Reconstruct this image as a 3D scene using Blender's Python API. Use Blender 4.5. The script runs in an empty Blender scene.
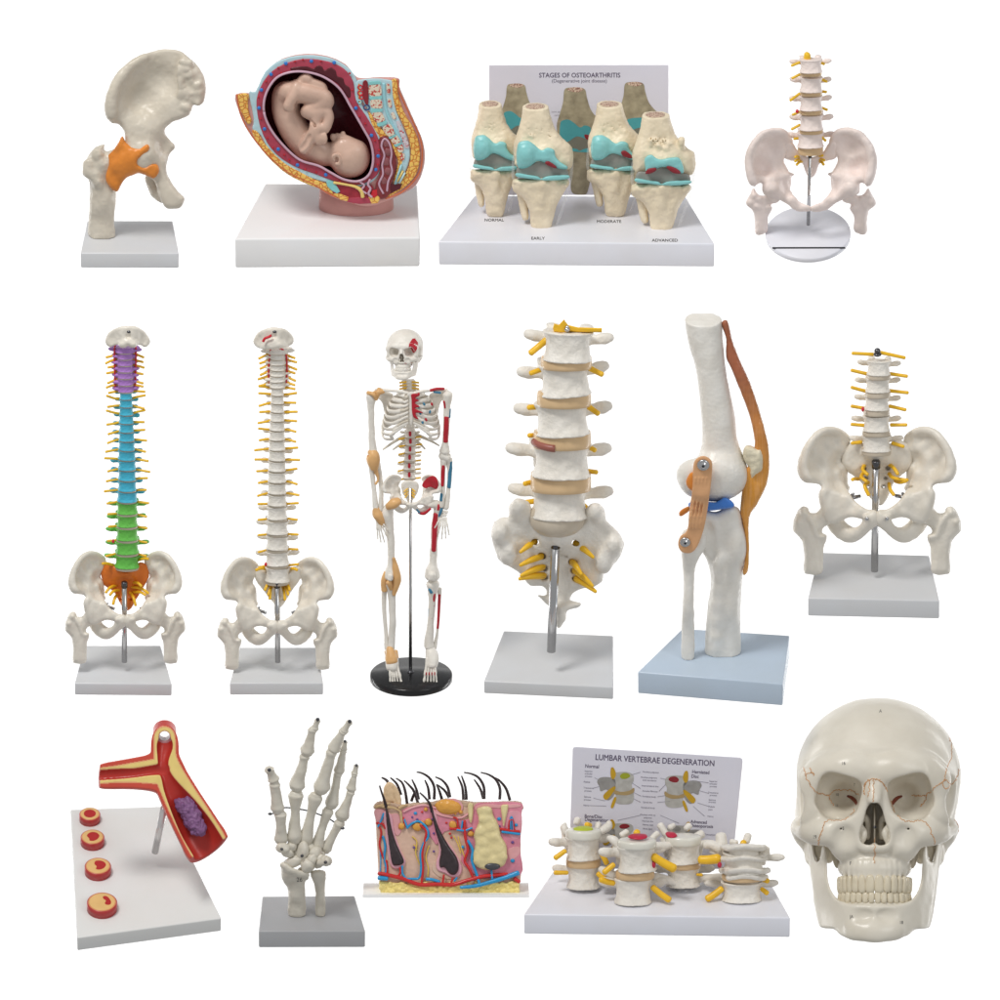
import bpy, math, random, os
import numpy as np
from math import sin, cos, tan, pi, radians
from mathutils import Vector
ONLY = os.environ.get('ONLY')
ONLY = ONLY.split(',') if ONLY else None
S = 0.001                                   # one drawing unit is a millimetre
scene = bpy.context.scene
COL = scene.collection

# ------------------------------------------------------------------ camera, world, lamps, exposure
CAMD = 6.0
cam = bpy.data.objects.new('camera', bpy.data.cameras.new('camera'))
COL.objects.link(cam)
cam.location = (0, -CAMD, 0); cam.rotation_euler = (pi/2, 0, 0)
cam.data.sensor_width = 36; cam.data.lens = 36*CAMD/1.0
cam.data.clip_end = 50; cam.data.clip_start = 0.1
scene.camera = cam
world = bpy.data.worlds.new('World'); scene.world = world; world.use_nodes = True
bg = world.node_tree.nodes['Background']
bg.inputs[0].default_value = (0.97, 0.985, 1, 1); bg.inputs[1].default_value = 0.42

def area(name, loc, target, size, power, color=(1, 1, 1)):
    l = bpy.data.lights.new(name, 'AREA'); l.shape = 'RECTANGLE'; l.size, l.size_y = size
    l.energy = power; l.color = color
    o = bpy.data.objects.new(name, l); COL.objects.link(o); o.location = loc
    o.rotation_euler = (Vector(target)-Vector(loc)).to_track_quat('-Z', 'Y').to_euler()
    return o
area('key_softbox', (-1.0, -2.0, 1.9), (0, 0, 0), (0.7, 0.7), 47, (1, .985, .96))
area('fill_softbox', (1.8, -2.6, 0.5), (0, 0, 0), (1.2, 1.2), 15, (.98, .99, 1))
area('backdrop_lamp', (-2.4, 1.6, 0), (0.2, 3.0, 0), (0.5, 3.0), 62)
area('backdrop_lamp', (2.4, 1.6, 0), (-0.2, 3.0, 0), (0.5, 3.0), 62)
scene.view_settings.view_transform = 'Standard'; scene.view_settings.look = 'None'
scene.view_settings.exposure = 0.0; scene.view_settings.gamma = 1
scene.view_settings.use_curve_mapping = False
scene.cycles.max_bounces = 6; scene.cycles.transmission_bounces = 6; scene.cycles.transparent_max_bounces = 8

# ------------------------------------------------------------------ materials
def mat(name, rgb, rough=0.45, var=0.05, vscale=60, bump=0.0, bscale=400, metal=0.0, sss=0.0, trans=0.0, coat=0.0,
        spot=None, spotscale=300, spotlim=(0.55, 0.62), ior=1.45, attr=False, alpha=1.0):
    m = bpy.data.materials.new(name); m.use_nodes = True
    nt = m.node_tree; N = nt.nodes; L = nt.links; b = N['Principled BSDF']
    b.inputs['Roughness'].default_value = rough; b.inputs['Metallic'].default_value = metal
    b.inputs['Transmission Weight'].default_value = trans; b.inputs['IOR'].default_value = ior
    b.inputs['Coat Weight'].default_value = coat; b.inputs['Coat Roughness'].default_value = 0.15
    b.inputs['Alpha'].default_value = alpha
    if sss:
        b.inputs['Subsurface Weight'].default_value = sss
        b.inputs['Subsurface Radius'].default_value = (1, .6, .4); b.inputs['Subsurface Scale'].default_value = 0.004
    g = N.new('ShaderNodeNewGeometry')
    def noise(sc, det=4):
        n = N.new('ShaderNodeTexNoise'); n.inputs['Scale'].default_value = sc; n.inputs['Detail'].default_value = det
        L.new(g.outputs['Position'], n.inputs['Vector']); return n
    base = None
    if attr:
        a = N.new('ShaderNodeAttribute'); a.attribute_name = 'Col'; base = a.outputs['Color']
    n = noise(vscale)
    mx = N.new('ShaderNodeMix'); mx.data_type = 'RGBA'; mx.blend_type = 'MULTIPLY'; mx.inputs[0].default_value = 1
    rp = N.new('ShaderNodeValToRGB'); lo = 1-var*2
    rp.color_ramp.elements[0].position = .3; rp.color_ramp.elements[0].color = (lo, lo*.985, lo*.96, 1)
    rp.color_ramp.elements[1].position = .7; rp.color_ramp.elements[1].color = (1, 1, 1, 1)
    L.new(n.outputs['Fac'], rp.inputs[0])
    if base: L.new(base, mx.inputs[6])
    else: mx.inputs[6].default_value = (*rgb, 1)
    L.new(rp.outputs[0], mx.inputs[7]); out = mx.outputs[2]
    if spot:
        n2 = noise(spotscale, 2); r2 = N.new('ShaderNodeValToRGB')
        r2.color_ramp.elements[0].position = spotlim[0]; r2.color_ramp.elements[1].position = spotlim[1]
        L.new(n2.outputs['Fac'], r2.inputs[0])
        m2 = N.new('ShaderNodeMix'); m2.data_type = 'RGBA'; L.new(r2.outputs[0], m2.inputs[0])
        L.new(out, m2.inputs[6]); m2.inputs[7].default_value = (*spot, 1); out = m2.outputs[2]
    L.new(out, b.inputs['Base Color'])
    if bump:
        n3 = noise(bscale, 5); bp = N.new('ShaderNodeBump'); bp.inputs['Strength'].default_value = bump
        bp.inputs['Distance'].default_value = 0.002; L.new(n3.outputs['Fac'], bp.inputs['Height'])
        L.new(bp.outputs[0], b.inputs['Normal'])
    return m
M = {}
M['bone'] = mat('ivory_bone_plastic', (.84, .79, .70), .34, .05, 45, .10, 350)
M['bone_warm'] = mat('cream_bone_plastic', (.68, .62, .52), .34, .06, 45, .14, 300)
M['bone_pink'] = mat('pale_pink_bone_plastic', (.92, .80, .755), .45, .05, 45, .12, 350)
M['bone_white'] = mat('white_bone_plastic', (.86, .82, .75), .42, .06, 70, .35, 450)
M['bone_tan'] = mat('tan_bone_resin', (.88, .76, .56), .42, .07, 60, .22, 400)
M['skull'] = mat('skull_plastic', (.76, .71, .61), .30, .05, 30, .06, 300)
M['hand'] = mat('hand_bone_plastic', (.70, .66, .57), .40, .07, 90, .12, 400)
M['base_grey'] = mat('grey_base_plastic', (.66, .67, .69), .28, .015, 20, .015, 500)
M['base_white'] = mat('glossy_white_base', (.86, .86, .87), .08, .01, 10)
M['base_pale'] = mat('pale_base_plastic', (.64, .66, .71), .25, .015, 20)
M['base_blue'] = mat('pale_blue_base_plastic', (.52, .62, .74), .25, .02, 20)
M['base_lilac'] = mat('pale_lilac_base_plastic', (.80, .81, .88), .3, .015, 20)
M['base_dgrey'] = mat('mid_grey_base_plastic', (.40, .405, .42), .4, .02, 20, .02, 500)
M['board'] = mat('white_board_plastic', (.78, .78, .77), .25, .015, 15)
M['black'] = mat('black_plastic', (.012, .012, .013), .22, .02, 20)
M['chrome'] = mat('polished_steel', (.58, .58, .59), .2, .02, 20, metal=1)
M['dark_metal'] = mat('dark_steel', (.12, .12, .13), .25, .02, 20, metal=.9)
M['bolt'] = mat('worn_steel_bolt', (.30, .30, .31), .3, .05, 200, metal=.9)
M['ink'] = mat('black_ink', (.02, .02, .025), .5, .02, 20)
M['nerve'] = mat('yellow_nerve_rubber', (.92, .54, .025), .32, .05, 80)
M['nerve2'] = mat('bright_yellow_nerve_rubber', (.90, .56, .03), .4, .05, 80)
M['disc'] = mat('tan_disc_rubber', (.72, .51, .29), .28, .06, 80, sss=.0)
M['disc_grey'] = mat('translucent_disc_rubber', (.62, .54, .43), .28, .06, 80)
M['orange_cap'] = mat('orange_ligament_rubber', (.80, .27, .04), .35, .10, 60, .05, 300)
M['amber'] = mat('amber_ligament_rubber', (.84, .42, .16), .35, .1, 60)
M['red'] = mat('red_paint', (.62, .02, .035), .4, .04, 80)
M['darkred'] = mat('dark_red_paint', (.28, .02, .03), .4, .1, 80, .1, 400)
M['blue'] = mat('blue_paint', (.04, .30, .62), .4, .04, 80)
M['painted'] = mat('painted_plastic', (1, 1, 1), .42, .05, 60, .10, 350, attr=True)

# ------------------------------------------------------------------ mesh tools
def catmull(pts, n=6, closed=False):
    P = [np.array(p, float) for p in pts]; out = []; m = len(P)
    rng = range(m) if closed else range(m-1)
    for i in rng:
        if closed: a, b, c, d = P[(i-1) % m], P[i], P[(i+1) % m], P[(i+2) % m]
        else: a, b, c, d = P[max(i-1, 0)], P[i], P[i+1], P[min(i+2, m-1)]
        for j in range(n):
            t = j/n
            out.append(.5*((2*b)+(-a+c)*t+(2*a-5*b+4*c-d)*t*t+(-a+3*b-3*c+d)*t**3))
    if not closed: out.append(P[-1])
    return np.array(out)

def vnoise(p, freq, seed=0):
    q = p*freq+seed*17.31; i = np.floor(q).astype(np.int64); f = q-i; f = f*f*(3-2*f)
    def h(a):
        n = (a[:, 0]*374761393+a[:, 1]*668265263+a[:, 2]*2147483647+seed*1013) & 0xffffffff
        n = ((n ^ (n >> 13))*1274126177) & 0xffffffff
        return ((n ^ (n >> 16)) & 0xffff)/32767.5-1
    r = 0
    for dx in (0, 1):
        for dy in (0, 1):
            for dz in (0, 1):
                w = (f[:, 0] if dx else 1-f[:, 0])*(f[:, 1] if dy else 1-f[:, 1])*(f[:, 2] if dz else 1-f[:, 2])
                r = r+w*h(i+np.array([dx, dy, dz]))
    return r

def vnormals(v, q):
    n = np.cross(v[q[:, 2]]-v[q[:, 0]], v[q[:, 3]]-v[q[:, 1]]); out = np.zeros_like(v)
    for k in range(4):
        for c in range(3): out[:, c] += np.bincount(q[:, k], n[:, c], len(v))
    return out/(np.linalg.norm(out, axis=1, keepdims=True)+1e-9)

def roughen(v, q, amp=.35, freq=.25, seed=1):
    n = vnormals(v, q)
    d = vnoise(v, freq, seed)*amp+vnoise(v, freq*2.3, seed+5)*amp*.5
    return v+n*d[:, None]

class F:                                    # a distance field on a grid, meshed with surface nets
    def __init__(s, h=1.0): s.h = h; s.ops = []; s.planes = []
    def op(s, lo, hi, fn, k=0., sub=False):
        s.ops.append((np.array(lo, float), np.array(hi, float), fn, k, sub)); return s
    def alloc(s):
        lo = np.min([o[0] for o in s.ops if not o[4]], 0)-3*s.h-5; hi = np.max([o[1] for o in s.ops if not o[4]], 0)+3*s.h+5; h = s.h
        s.lo = lo; n = np.ceil((hi-lo)/h).astype(int)+1
        s.ax = [lo[i]+h*np.arange(n[i]) for i in range(3)]; s.d = np.full(n, 50., np.float32)
        for o in s.ops: s.run(*o)
        for n3, off in s.planes:
            X, Y, Z = s.ax[0][:, None, None], s.ax[1][None, :, None], s.ax[2][None, None, :]
            s.d = np.maximum(s.d, (n3[0]*X+n3[1]*Y+n3[2]*Z-off).astype(np.float32))
    def run(s, lo, hi, fn, k=0., sub=False):
        m = k+2.5*s.h; sl = []
        for i in range(3):
            a = int(np.clip(np.floor((lo[i]-m-s.lo[i])/s.h), 0, len(s.ax[i])-1)); b = int(np.clip(np.ceil((hi[i]+m-s.lo[i])/s.h)+1, 0, len(s.ax[i])))
            if b <= a: return
            sl.append(slice(a, b))
        X = s.ax[0][sl[0]][:, None, None].astype(np.float32); Y = s.ax[1][sl[1]][None, :, None].astype(np.float32); Z = s.ax[2][sl[2]][None, None, :].astype(np.float32)
        v = fn(X, Y, Z); d = s.d[tuple(sl)]
        if sub:
            v = -v; r = np.maximum(d, v)
            if k: hh = np.maximum(k-np.abs(d-v), 0)/k; r = r+hh*hh*k/4
        else:
            r = np.minimum(d, v)
            if k: hh = np.maximum(k-np.abs(d-v), 0)/k; r = r-hh*hh*k/4
        s.d[tuple(sl)] = r
    def cone(s, a, b, ra, rb, k=0., sub=False, sy=1.):
        a = np.array(a, float); b = np.array(b, float); R = max(ra, rb)*max(sy, 1); ab = b-a; L2 = ab@ab+1e-9
        def fn(X, Y, Z):
            t = np.clip(((X-a[0])*ab[0]+(Y-a[1])*ab[1]+(Z-a[2])*ab[2])/L2, 0, 1)
            return (np.sqrt((X-a[0]-ab[0]*t)**2+((Y-a[1]-ab[1]*t)/sy)**2+(Z-a[2]-ab[2]*t)**2)-(ra+(rb-ra)*t))
        return s.op(np.minimum(a, b)-R, np.maximum(a, b)+R, fn, k, sub)
    def chain(s, pts, k=0., sub=False, n=4, sy=1.):          # pts: x,y,z,r
        c = catmull(pts, n) if n > 1 else np.array(pts, float)
        for i in range(len(c)-1): s.cone(c[i][:3], c[i+1][:3], abs(c[i][3]), abs(c[i+1][3]), k, sub, sy)
        return s
    def ell(s, c, r, k=0., sub=False, rz=0., rx=0., ry=0., p=2.):
        c = np.array(c, float); r = np.array(r, float)
        from mathutils import Euler
        R = np.array(Euler((rx, ry, rz)).to_matrix()).T; m = r.max()
        def fn(X, Y, Z):
            x, y, z = X-c[0], Y-c[1], Z-c[2]
            if rx or ry or rz:
                x, y, z = R[0, 0]*x+R[0, 1]*y+R[0, 2]*z, R[1, 0]*x+R[1, 1]*y+R[1, 2]*z, R[2, 0]*x+R[2, 1]*y+R[2, 2]*z
            if p == 2.:
                k0 = np.sqrt((x/r[0])**2+(y/r[1])**2+(z/r[2])**2)+1e-6; k1 = np.sqrt((x/r[0]**2)**2+(y/r[1]**2)**2+(z/r[2]**2)**2)+1e-6
                return k0*(k0-1)/k1
            k0 = (np.abs(x/r[0])**p+np.abs(y/r[1])**p+np.abs(z/r[2])**p)**(1/p)
            return (k0-1)*r.min()
        ext = (np.array([m, m, m]) if (rx or ry or rz) else r)
        return s.op(c-ext, c+ext, fn, k, sub)
    def box(s, c, hf, rd=1., k=0., sub=False, ry=0.):
        c = np.array(c, float); hf = np.array(hf, float); cr, sr = cos(ry), sin(ry)
        def fn(X, Y, Z):
            x, z = X-c[0], Z-c[2]
            if ry: x, z = cr*x+sr*z, -sr*x+cr*z
            qx, qy, qz = np.abs(x)-hf[0]+rd, np.abs(Y-c[1])-hf[1]+rd, np.abs(z)-hf[2]+rd
            return np.sqrt(np.maximum(qx, 0)**2+np.maximum(qy, 0)**2+np.maximum(qz, 0)**2)+np.minimum(np.maximum(qx, np.maximum(qy, qz)), 0)-rd
        e = hf if not ry else np.array([hf.max(), hf[1], hf.max()])*1.3
        return s.op(c-e, c+e, fn, k, sub)
    def poly(s, pts, yc=0., T=6., R=None, k=0., sub=False, smooth=3):
        """outline in x,z, rounded; T half thickness, R edge radius; yc number or list of (x,z,y[,T])"""
        R = T if R is None else R
        c = catmull(pts, smooth, True) if smooth > 1 else np.array(pts, float)
        lo2, hi2 = c.min(0), c.max(0)
        if isinstance(yc, list): q = np.array([list(t)+[T]*(4-len(t)) for t in yc], float); ylo, yhi, Tm = q[:, 2].min(), q[:, 2].max(), q[:, 3].max()
        elif callable(yc): q = None; xs_ = np.linspace(lo2[0], hi2[0], 40); zs_ = np.full(40, (lo2[1]+hi2[1])/2); g_ = yc(xs_, zs_); ylo, yhi, Tm = g_[0].min(), g_[0].max(), np.max(g_[1])
        else: q = None; ylo = yhi = yc; Tm = T
        def fn(X, Y, Z):
            x = X[:, 0, :]; z = Z[0, :, :][0:1, :] if False else Z[:, 0, :]
            x, z = np.broadcast_arrays(x, z); x = x.astype(np.float64); z = z.astype(np.float64)
            d2 = np.full(x.shape, 1e9); ins = np.zeros(x.shape, bool); n = len(c)
            for i in range(n):
                a = c[i]; b = c[(i+1) % n]; e = b-a; L2 = e@e+1e-9
                t = np.clip(((x-a[0])*e[0]+(z-a[1])*e[1])/L2, 0, 1)
                d2 = np.minimum(d2, (x-a[0]-e[0]*t)**2+(z-a[1]-e[1]*t)**2)
                cond = (a[1] > z) != (b[1] > z)
                if abs(e[1]) > 1e-9: ins ^= cond & (x < a[0]+e[0]*(z-a[1])/e[1])
            d = np.sqrt(d2); d[ins] *= -1
            if q is not None:
                w = 0; yy = 0; tt = 0
                for (qx, qz, qy, qt) in q:
                    g = 1/(((x-qx)**2+(z-qz)**2)+9)**1.5; w = w+g; yy = yy+g*qy; tt = tt+g*qt
                yy, tt = yy/w, tt/w
            elif callable(yc): yy, tt = yc(x, z); tt = tt+0*x
            else: yy, tt = yc, T
            if np.ndim(yy): yy = yy[:, None, :]; tt = tt[:, None, :]
            rr = np.minimum(R, tt) if np.ndim(tt) else min(R, tt)
            a = np.maximum(d[:, None, :]+rr, 0); b2 = np.maximum(np.abs(Y-yy)-(tt-rr), 0)
            ins_part = np.minimum(np.maximum(d[:, None, :]+rr, np.abs(Y-yy)-(tt-rr)), 0)
            return (np.sqrt(a*a+b2*b2)+ins_part-rr).astype(np.float32)
        return s.op((lo2[0], ylo-Tm, lo2[1]), (hi2[0], yhi+Tm, hi2[1]), fn, k, sub)
    def plane(s, n, off): s.planes.append((np.array(n, float), off)); return s      # keep the side where n.p < off
    def mesh(s, smooth=2, amp=0., freq=.25, seed=1, lam=.5):
        s.alloc(); d = s.d
        d[0], d[-1], d[:, 0], d[:, -1], d[:, :, 0], d[:, :, -1] = 9, 9, 9, 9, 9, 9
        ng = d < 0; nx, ny, nz = d.shape
        cnt = np.zeros((nx-1, ny-1, nz-1), np.int8); sl = lambda o, n: slice(o, n-1+o)
        for o in np.ndindex(2, 2, 2): cnt += ng[sl(o[0], nx), sl(o[1], ny), sl(o[2], nz)]
        act = (cnt > 0) & (cnt < 8); I = np.argwhere(act); idx = np.full(act.shape, -1, np.int64); idx[act] = np.arange(len(I))
        V = np.zeros((len(I), 3)); C = np.zeros(len(I)); cor = list(np.ndindex(2, 2, 2))
        val = {o: d[I[:, 0]+o[0], I[:, 1]+o[1], I[:, 2]+o[2]] for o in cor}
        for o in cor:
            for a in range(3):
                if o[a]: continue
                o2 = list(o); o2[a] = 1; o2 = tuple(o2); va, vb = val[o], val[o2]; m = (va < 0) != (vb < 0)
                t = np.where(m, va/np.where(m, va-vb, 1), 0)
                for c in range(3): V[:, c] += np.where(m, o[c]+(t if c == a else 0), 0)
                C += m
        V = V/C[:, None]+I; V = V*s.h+s.lo; Q = []
        for a in range(3):
            b, c = (a+1) % 3, (a+2) % 3
            A = [slice(None)]*3; B = [slice(None)]*3; A[a] = slice(0, -1); B[a] = slice(1, None)
            ch = ng[tuple(A)] != ng[tuple(B)]
            E = np.argwhere(ch); E = E[(E[:, b] > 0) & (E[:, c] > 0) & (E[:, b] < d.shape[b]-1) & (E[:, c] < d.shape[c]-1)]
            flip = ng[tuple(A)][E[:, 0], E[:, 1], E[:, 2]]
            def g(db, dc):
                e = E.copy(); e[:, b] -= db; e[:, c] -= dc; return idx[e[:, 0], e[:, 1], e[:, 2]]
            q = np.stack([g(1, 1), g(0, 1), g(0, 0), g(1, 0)], 1); q[~flip] = q[~flip][:, ::-1]; Q.append(q)
        Q = np.concatenate(Q); Q = Q[(Q >= 0).all(1)]
        for _ in range(smooth):
            E = np.concatenate([Q[:, [0, 1]], Q[:, [1, 2]], Q[:, [2, 3]], Q[:, [3, 0]]]); acc = np.zeros_like(V)
            n = np.bincount(E[:, 0], minlength=len(V))+np.bincount(E[:, 1], minlength=len(V))
            for c in range(3): acc[:, c] = np.bincount(E[:, 0], V[E[:, 1], c], len(V))+np.bincount(E[:, 1], V[E[:, 0], c], len(V))
            V = V+lam*(acc/np.maximum(n, 1)[:, None]-V)
        if amp: V = roughen(V, Q, amp, freq, seed)
        return V, Q

def make_mesh(name, V, faces, mats, smooth=True, fmat=None, col=None):
    me = bpy.data.meshes.new(name); V = np.asarray(V, float)
    if isinstance(faces, np.ndarray):
        k = faces.shape[1]; me.vertices.add(len(V)); me.vertices.foreach_set('co', V.ravel())
        me.loops.add(faces.size); me.loops.foreach_set('vertex_index', faces.ravel().astype(np.int32))
        me.polygons.add(len(faces)); me.polygons.foreach_set('loop_start', np.arange(0, faces.size, k, dtype=np.int32))
        me.update(calc_edges=True)
    else: me.from_pydata([tuple(v) for v in V], [], faces); me.update()
    for m in (mats if isinstance(mats, (list, tuple)) else [mats]): me.materials.append(m)
    me.polygons.foreach_set('use_smooth', np.full(len(me.polygons), smooth))
    if fmat is not None: me.polygons.foreach_set('material_index', np.asarray(fmat, np.int32))
    if col is not None:
        a = me.color_attributes.new('Col', 'FLOAT_COLOR', 'POINT')
        a.data.foreach_set('color', np.concatenate([col, np.ones((len(col), 1))], 1).astype(np.float32).ravel())
    me.validate(); return me

def tube_geo(path, rad, seg=12, sy=1., cap=True):
    path = np.asarray(path, float); n = len(path); rad = np.full(n, rad) if np.isscalar(rad) else np.asarray(rad, float)
    V = []; T = np.gradient(path, axis=0); T /= np.linalg.norm(T, axis=1, keepdims=True)+1e-9
    up = np.array([0, 1., 0]) if abs(T[0][1]) < .9 else np.array([1., 0, 0])
    for i in range(n):
        u = up-T[i]*(up@T[i]); u /= np.linalg.norm(u)+1e-9; w = np.cross(T[i], u); up = u
        for j in range(seg):
            a = 2*pi*j/seg; V.append(path[i]+rad[i]*(u*sy*cos(a)+w*sin(a)))
    Fc = [[i*seg+j, i*seg+(j+1) % seg, (i+1)*seg+(j+1) % seg, (i+1)*seg+j] for i in range(n-1) for j in range(seg)]
    if cap: Fc.append(list(range(seg))[::-1]); Fc.append([(n-1)*seg+j for j in range(seg)])
    return V, Fc
def merge(gs):
    V = []; Fc = []
    for v, f in gs:
        o = len(V); V += [np.asarray(p, float) for p in v]; Fc += [[i+o for i in q] for q in f]
    return V, Fc
def bone_geo(pts, n=5, seg=16, sy=1.):       # pts (x,y,z,r): rounded closed ends
    c = catmull(pts, n); d = np.linalg.norm(np.diff(c[:, :3], axis=0), axis=1)
    P = []; R = []; r0, r1 = c[0][3], c[-1][3]; t0 = (c[1]-c[0])[:3]; t0 /= np.linalg.norm(t0)+1e-9; t1 = (c[-1]-c[-2])[:3]; t1 /= np.linalg.norm(t1)+1e-9
    for a in (.99, .9, .7, .4): P.append(c[0][:3]-t0*r0*a*.7+t0*0); R.append(r0*math.sqrt(1-a*a))
    for q in c: P.append(q[:3]); R.append(max(q[3], .05))
    for a in (.4, .7, .9, .99): P.append(c[-1][:3]+t1*r1*a*.7); R.append(r1*math.sqrt(1-a*a))
    return tube_geo(P, R, seg, sy)
def ell_geo(c, r, seg=16, rings=10, rot=0., lump=0., seed=0):
    V = [(0, 0, 1)]; Fc = []
    for i in range(1, rings):
        for j in range(seg): t = pi*i/rings; a = 2*pi*j/seg; V.append((sin(t)*cos(a), sin(t)*sin(a), cos(t)))
    V.append((0, 0, -1)); V = np.array(V)
    for j in range(seg): Fc.append([0, 1+j, 1+(j+1) % seg]); o = 1+(rings-2)*seg; Fc.append([len(V)-1, o+(j+1) % seg, o+j])
    for i in range(rings-2):
        for j in range(seg): Fc.append([1+i*seg+j, 1+(i+1)*seg+j, 1+(i+1)*seg+(j+1) % seg, 1+i*seg+(j+1) % seg])
    if lump: V = V*(1+lump*vnoise(V, 1.6, seed)+lump*.5*vnoise(V, 3.3, seed+3))[:, None]
    V = V*np.array(r); cr, sr = cos(rot), sin(rot)
    V = np.stack([cr*V[:, 0]+sr*V[:, 2], V[:, 1], -sr*V[:, 0]+cr*V[:, 2]], 1)+np.array(c)
    return V, Fc
def lathe_geo(prof, seg=48, c=(0, 0, 0), sx=1., sy=1.):      # prof (r,z)
    V = []; Fc = []; n = len(prof)
    for r, z in prof:
        for j in range(seg): a = 2*pi*j/seg; V.append((c[0]+r*sx*cos(a), c[1]+r*sy*sin(a), c[2]+z))
    for i in range(n-1):
        for j in range(seg): Fc.append([i*seg+j, i*seg+(j+1) % seg, (i+1)*seg+(j+1) % seg, (i+1)*seg+j])
    Fc.append(list(range(seg))[::-1]); Fc.append([(n-1)*seg+j for j in range(seg)])
    return V, Fc

class Model:
    def __init__(s, name, label, cat, ox, oy, pitch, depth=0., yaw=0.):
        s.ox, s.oy, s.p = ox, oy, radians(pitch); s.sp, s.cp = sin(s.p), cos(s.p)
        X, Z = (ox-500)*S, (500-oy)*S
        o = bpy.data.objects.new(name, None); COL.objects.link(o); o.empty_display_size = .02
        o.location = (X, depth*S, Z); o.rotation_euler = (s.p+math.atan2(Z, CAMD), 0, -math.atan2(X, CAMD))
        o['label'] = label; o['category'] = cat; s.root = o
    def _loc(s, x, y, v):                    # seen offset x,v from the base centre, y behind it -> local
        D = CAMD/S; z = (v*(1+y*s.cp/D)-y*s.sp)/(s.cp+v*s.sp/D); w = y*s.cp-z*s.sp
        return x*(1+w/D), y, z
    def P(s, px, py, y=0.): return np.array(s._loc(px-s.ox, y, s.oy-py))
    def v(s, V): V = np.asarray(V, float); return np.stack(s._loc(V[:, 0]-s.ox, V[:, 2], s.oy-V[:, 1]), 1)   # (px,py,y) rows
    def sl(s, V): V = np.asarray(V, float); return np.stack(s._loc(V[:, 0], V[:, 1], V[:, 2]), 1)               # field axes (x,y,up)
    def obj(s, name, me, parent=None, loc=(0, 0, 0), scale=1., rot=(0, 0, 0)):
        o = bpy.data.objects.new(name, me); COL.objects.link(o); o.parent = parent or s.root
        o.location = tuple(np.array(loc)*S); o.scale = (scale,)*3 if np.isscalar(scale) else tuple(scale); o.rotation_euler = rot
        return o
    def part(s, name, geo, m, parent=None, smooth=True, **kw):
        V, Fc = geo; me = make_mesh(name, np.asarray(V, float)*S, Fc, m, smooth, **kw)
        return s.obj(name, me, parent)
    def field(s, name, f, m, parent=None, smooth=2, amp=.3, freq=.25, seed=1, fm=None, colf=None):
        V, Q = f.mesh(smooth, amp, freq, seed); kw = {}
        if fm: kw['fmat'] = fm(V, V[Q].mean(1), Q)
        if colf: kw['col'] = colf(V)
        return s.part(name, (s.sl(V), Q), m, parent, **kw)
    def level(s, f, zl, keep='above'):       # cut a field at local height zl
        n = np.array([0, s.sp, -1.]) if keep == 'above' else np.array([0, -s.sp, 1.]); return f.plane(n, -zl*s.cp if keep == 'above' else zl*s.cp)
    def zof(s, py, y=0.): return ((s.oy-py)-y*s.sp)/s.cp
    def X(s, pts): return [(p[0]-s.ox, s.oy-p[1])+tuple(p[2:]) for p in pts]      # px outline -> field x,z
    def C(s, pts): return [(p[0]-s.ox, p[2], s.oy-p[1], p[3]) for p in pts]         # (px,py,y,r) -> field x,y,z,r
    def tube(s, name, pts, r, m, parent=None, seg=12, n=6, sy=1.):
        c = catmull([tuple(p) for p in pts], n) if n > 1 else np.array(pts, float)
        rr = r if np.isscalar(r) else np.interp(np.linspace(0, 1, len(c)), np.linspace(0, 1, len(r)), r)
        return s.part(name, tube_geo(s.v(c), rr, seg, sy), m, parent)
    def bone(s, name, pts, m, parent=None, n=5, seg=16, sy=1.):   # (px,py,y,r)
        q = s.v([p[:3] for p in pts]); g = bone_geo([tuple(a)+(p[3],) for a, p in zip(q, pts)], n, seg, sy); r = max(p[3] for p in pts)
        if r > 2 and name != 'nerve':        # slightly uneven cast surface
            V = np.asarray(g[0]); k = .13*r*.7; V = V+np.stack([vnoise(V, .9/r, 3), vnoise(V, .9/r, 4), vnoise(V, .9/r, 5)], 1)*k+np.stack([vnoise(V, 2.6/r, 6), vnoise(V, 2.6/r, 7), vnoise(V, 2.6/r, 8)], 1)*k*.3; g = (V, g[1])
        return s.part(name, g, m, parent)
    def front(s, V, w0=0.):                  # turned to face straight out of the page, (x, back, up)
        V = np.asarray(V, float); w = V[:, 1]+w0; k = 1+w/(CAMD/S); v = V[:, 2]*k
        return np.stack([V[:, 0]*k, w*s.cp+v*s.sp, -w*s.sp+v*s.cp], 1)
    def plate(s, name, pts, y, th, m, parent=None, bev=.6, smooth=1, seg=2):   # flat piece parallel to the base front; y = front face
        c = catmull(pts, smooth, True) if smooth > 1 else np.array(pts, float)
        return s.part(name, plate_geo([(a-s.ox, (s.oy-b)) for a, b in c], y, th, bev, s), m, parent, smooth=False)
    def base(s, corners, hpx, m, name='base', bev=1.5, ref=None):   # corners FL,FR,BR,BL of the top face in px
        import bmesh
        H = hpx/s.cp; bm = bmesh.new(); top = []; bot = []
        for (px, py) in corners:
            y = (s.oy-py-H*s.cp)/s.sp; top.append(bm.verts.new((px-s.ox, y, H))); bot.append(bm.verts.new((px-s.ox, y, 0)))
        bm.faces.new(top); bm.faces.new(bot[::-1])
        for i in range(4): j = (i+1) % 4; bm.faces.new((bot[i], bot[j], top[j], top[i]))
        bmesh.ops.recalc_face_normals(bm, faces=bm.faces)
        bmesh.ops.bevel(bm, geom=list(bm.edges), offset=bev, segments=4, profile=.5, affect='EDGES')
        bmesh.ops.scale(bm, vec=(S, S, S), verts=bm.verts)
        me = bpy.data.meshes.new(name); bm.to_mesh(me); bm.free(); me.materials.append(m)
        me.polygons.foreach_set('use_smooth', [True]*len(me.polygons)); me.set_sharp_from_angle(angle=.5)
        s.H = H; return s.obj(name, me)

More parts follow.
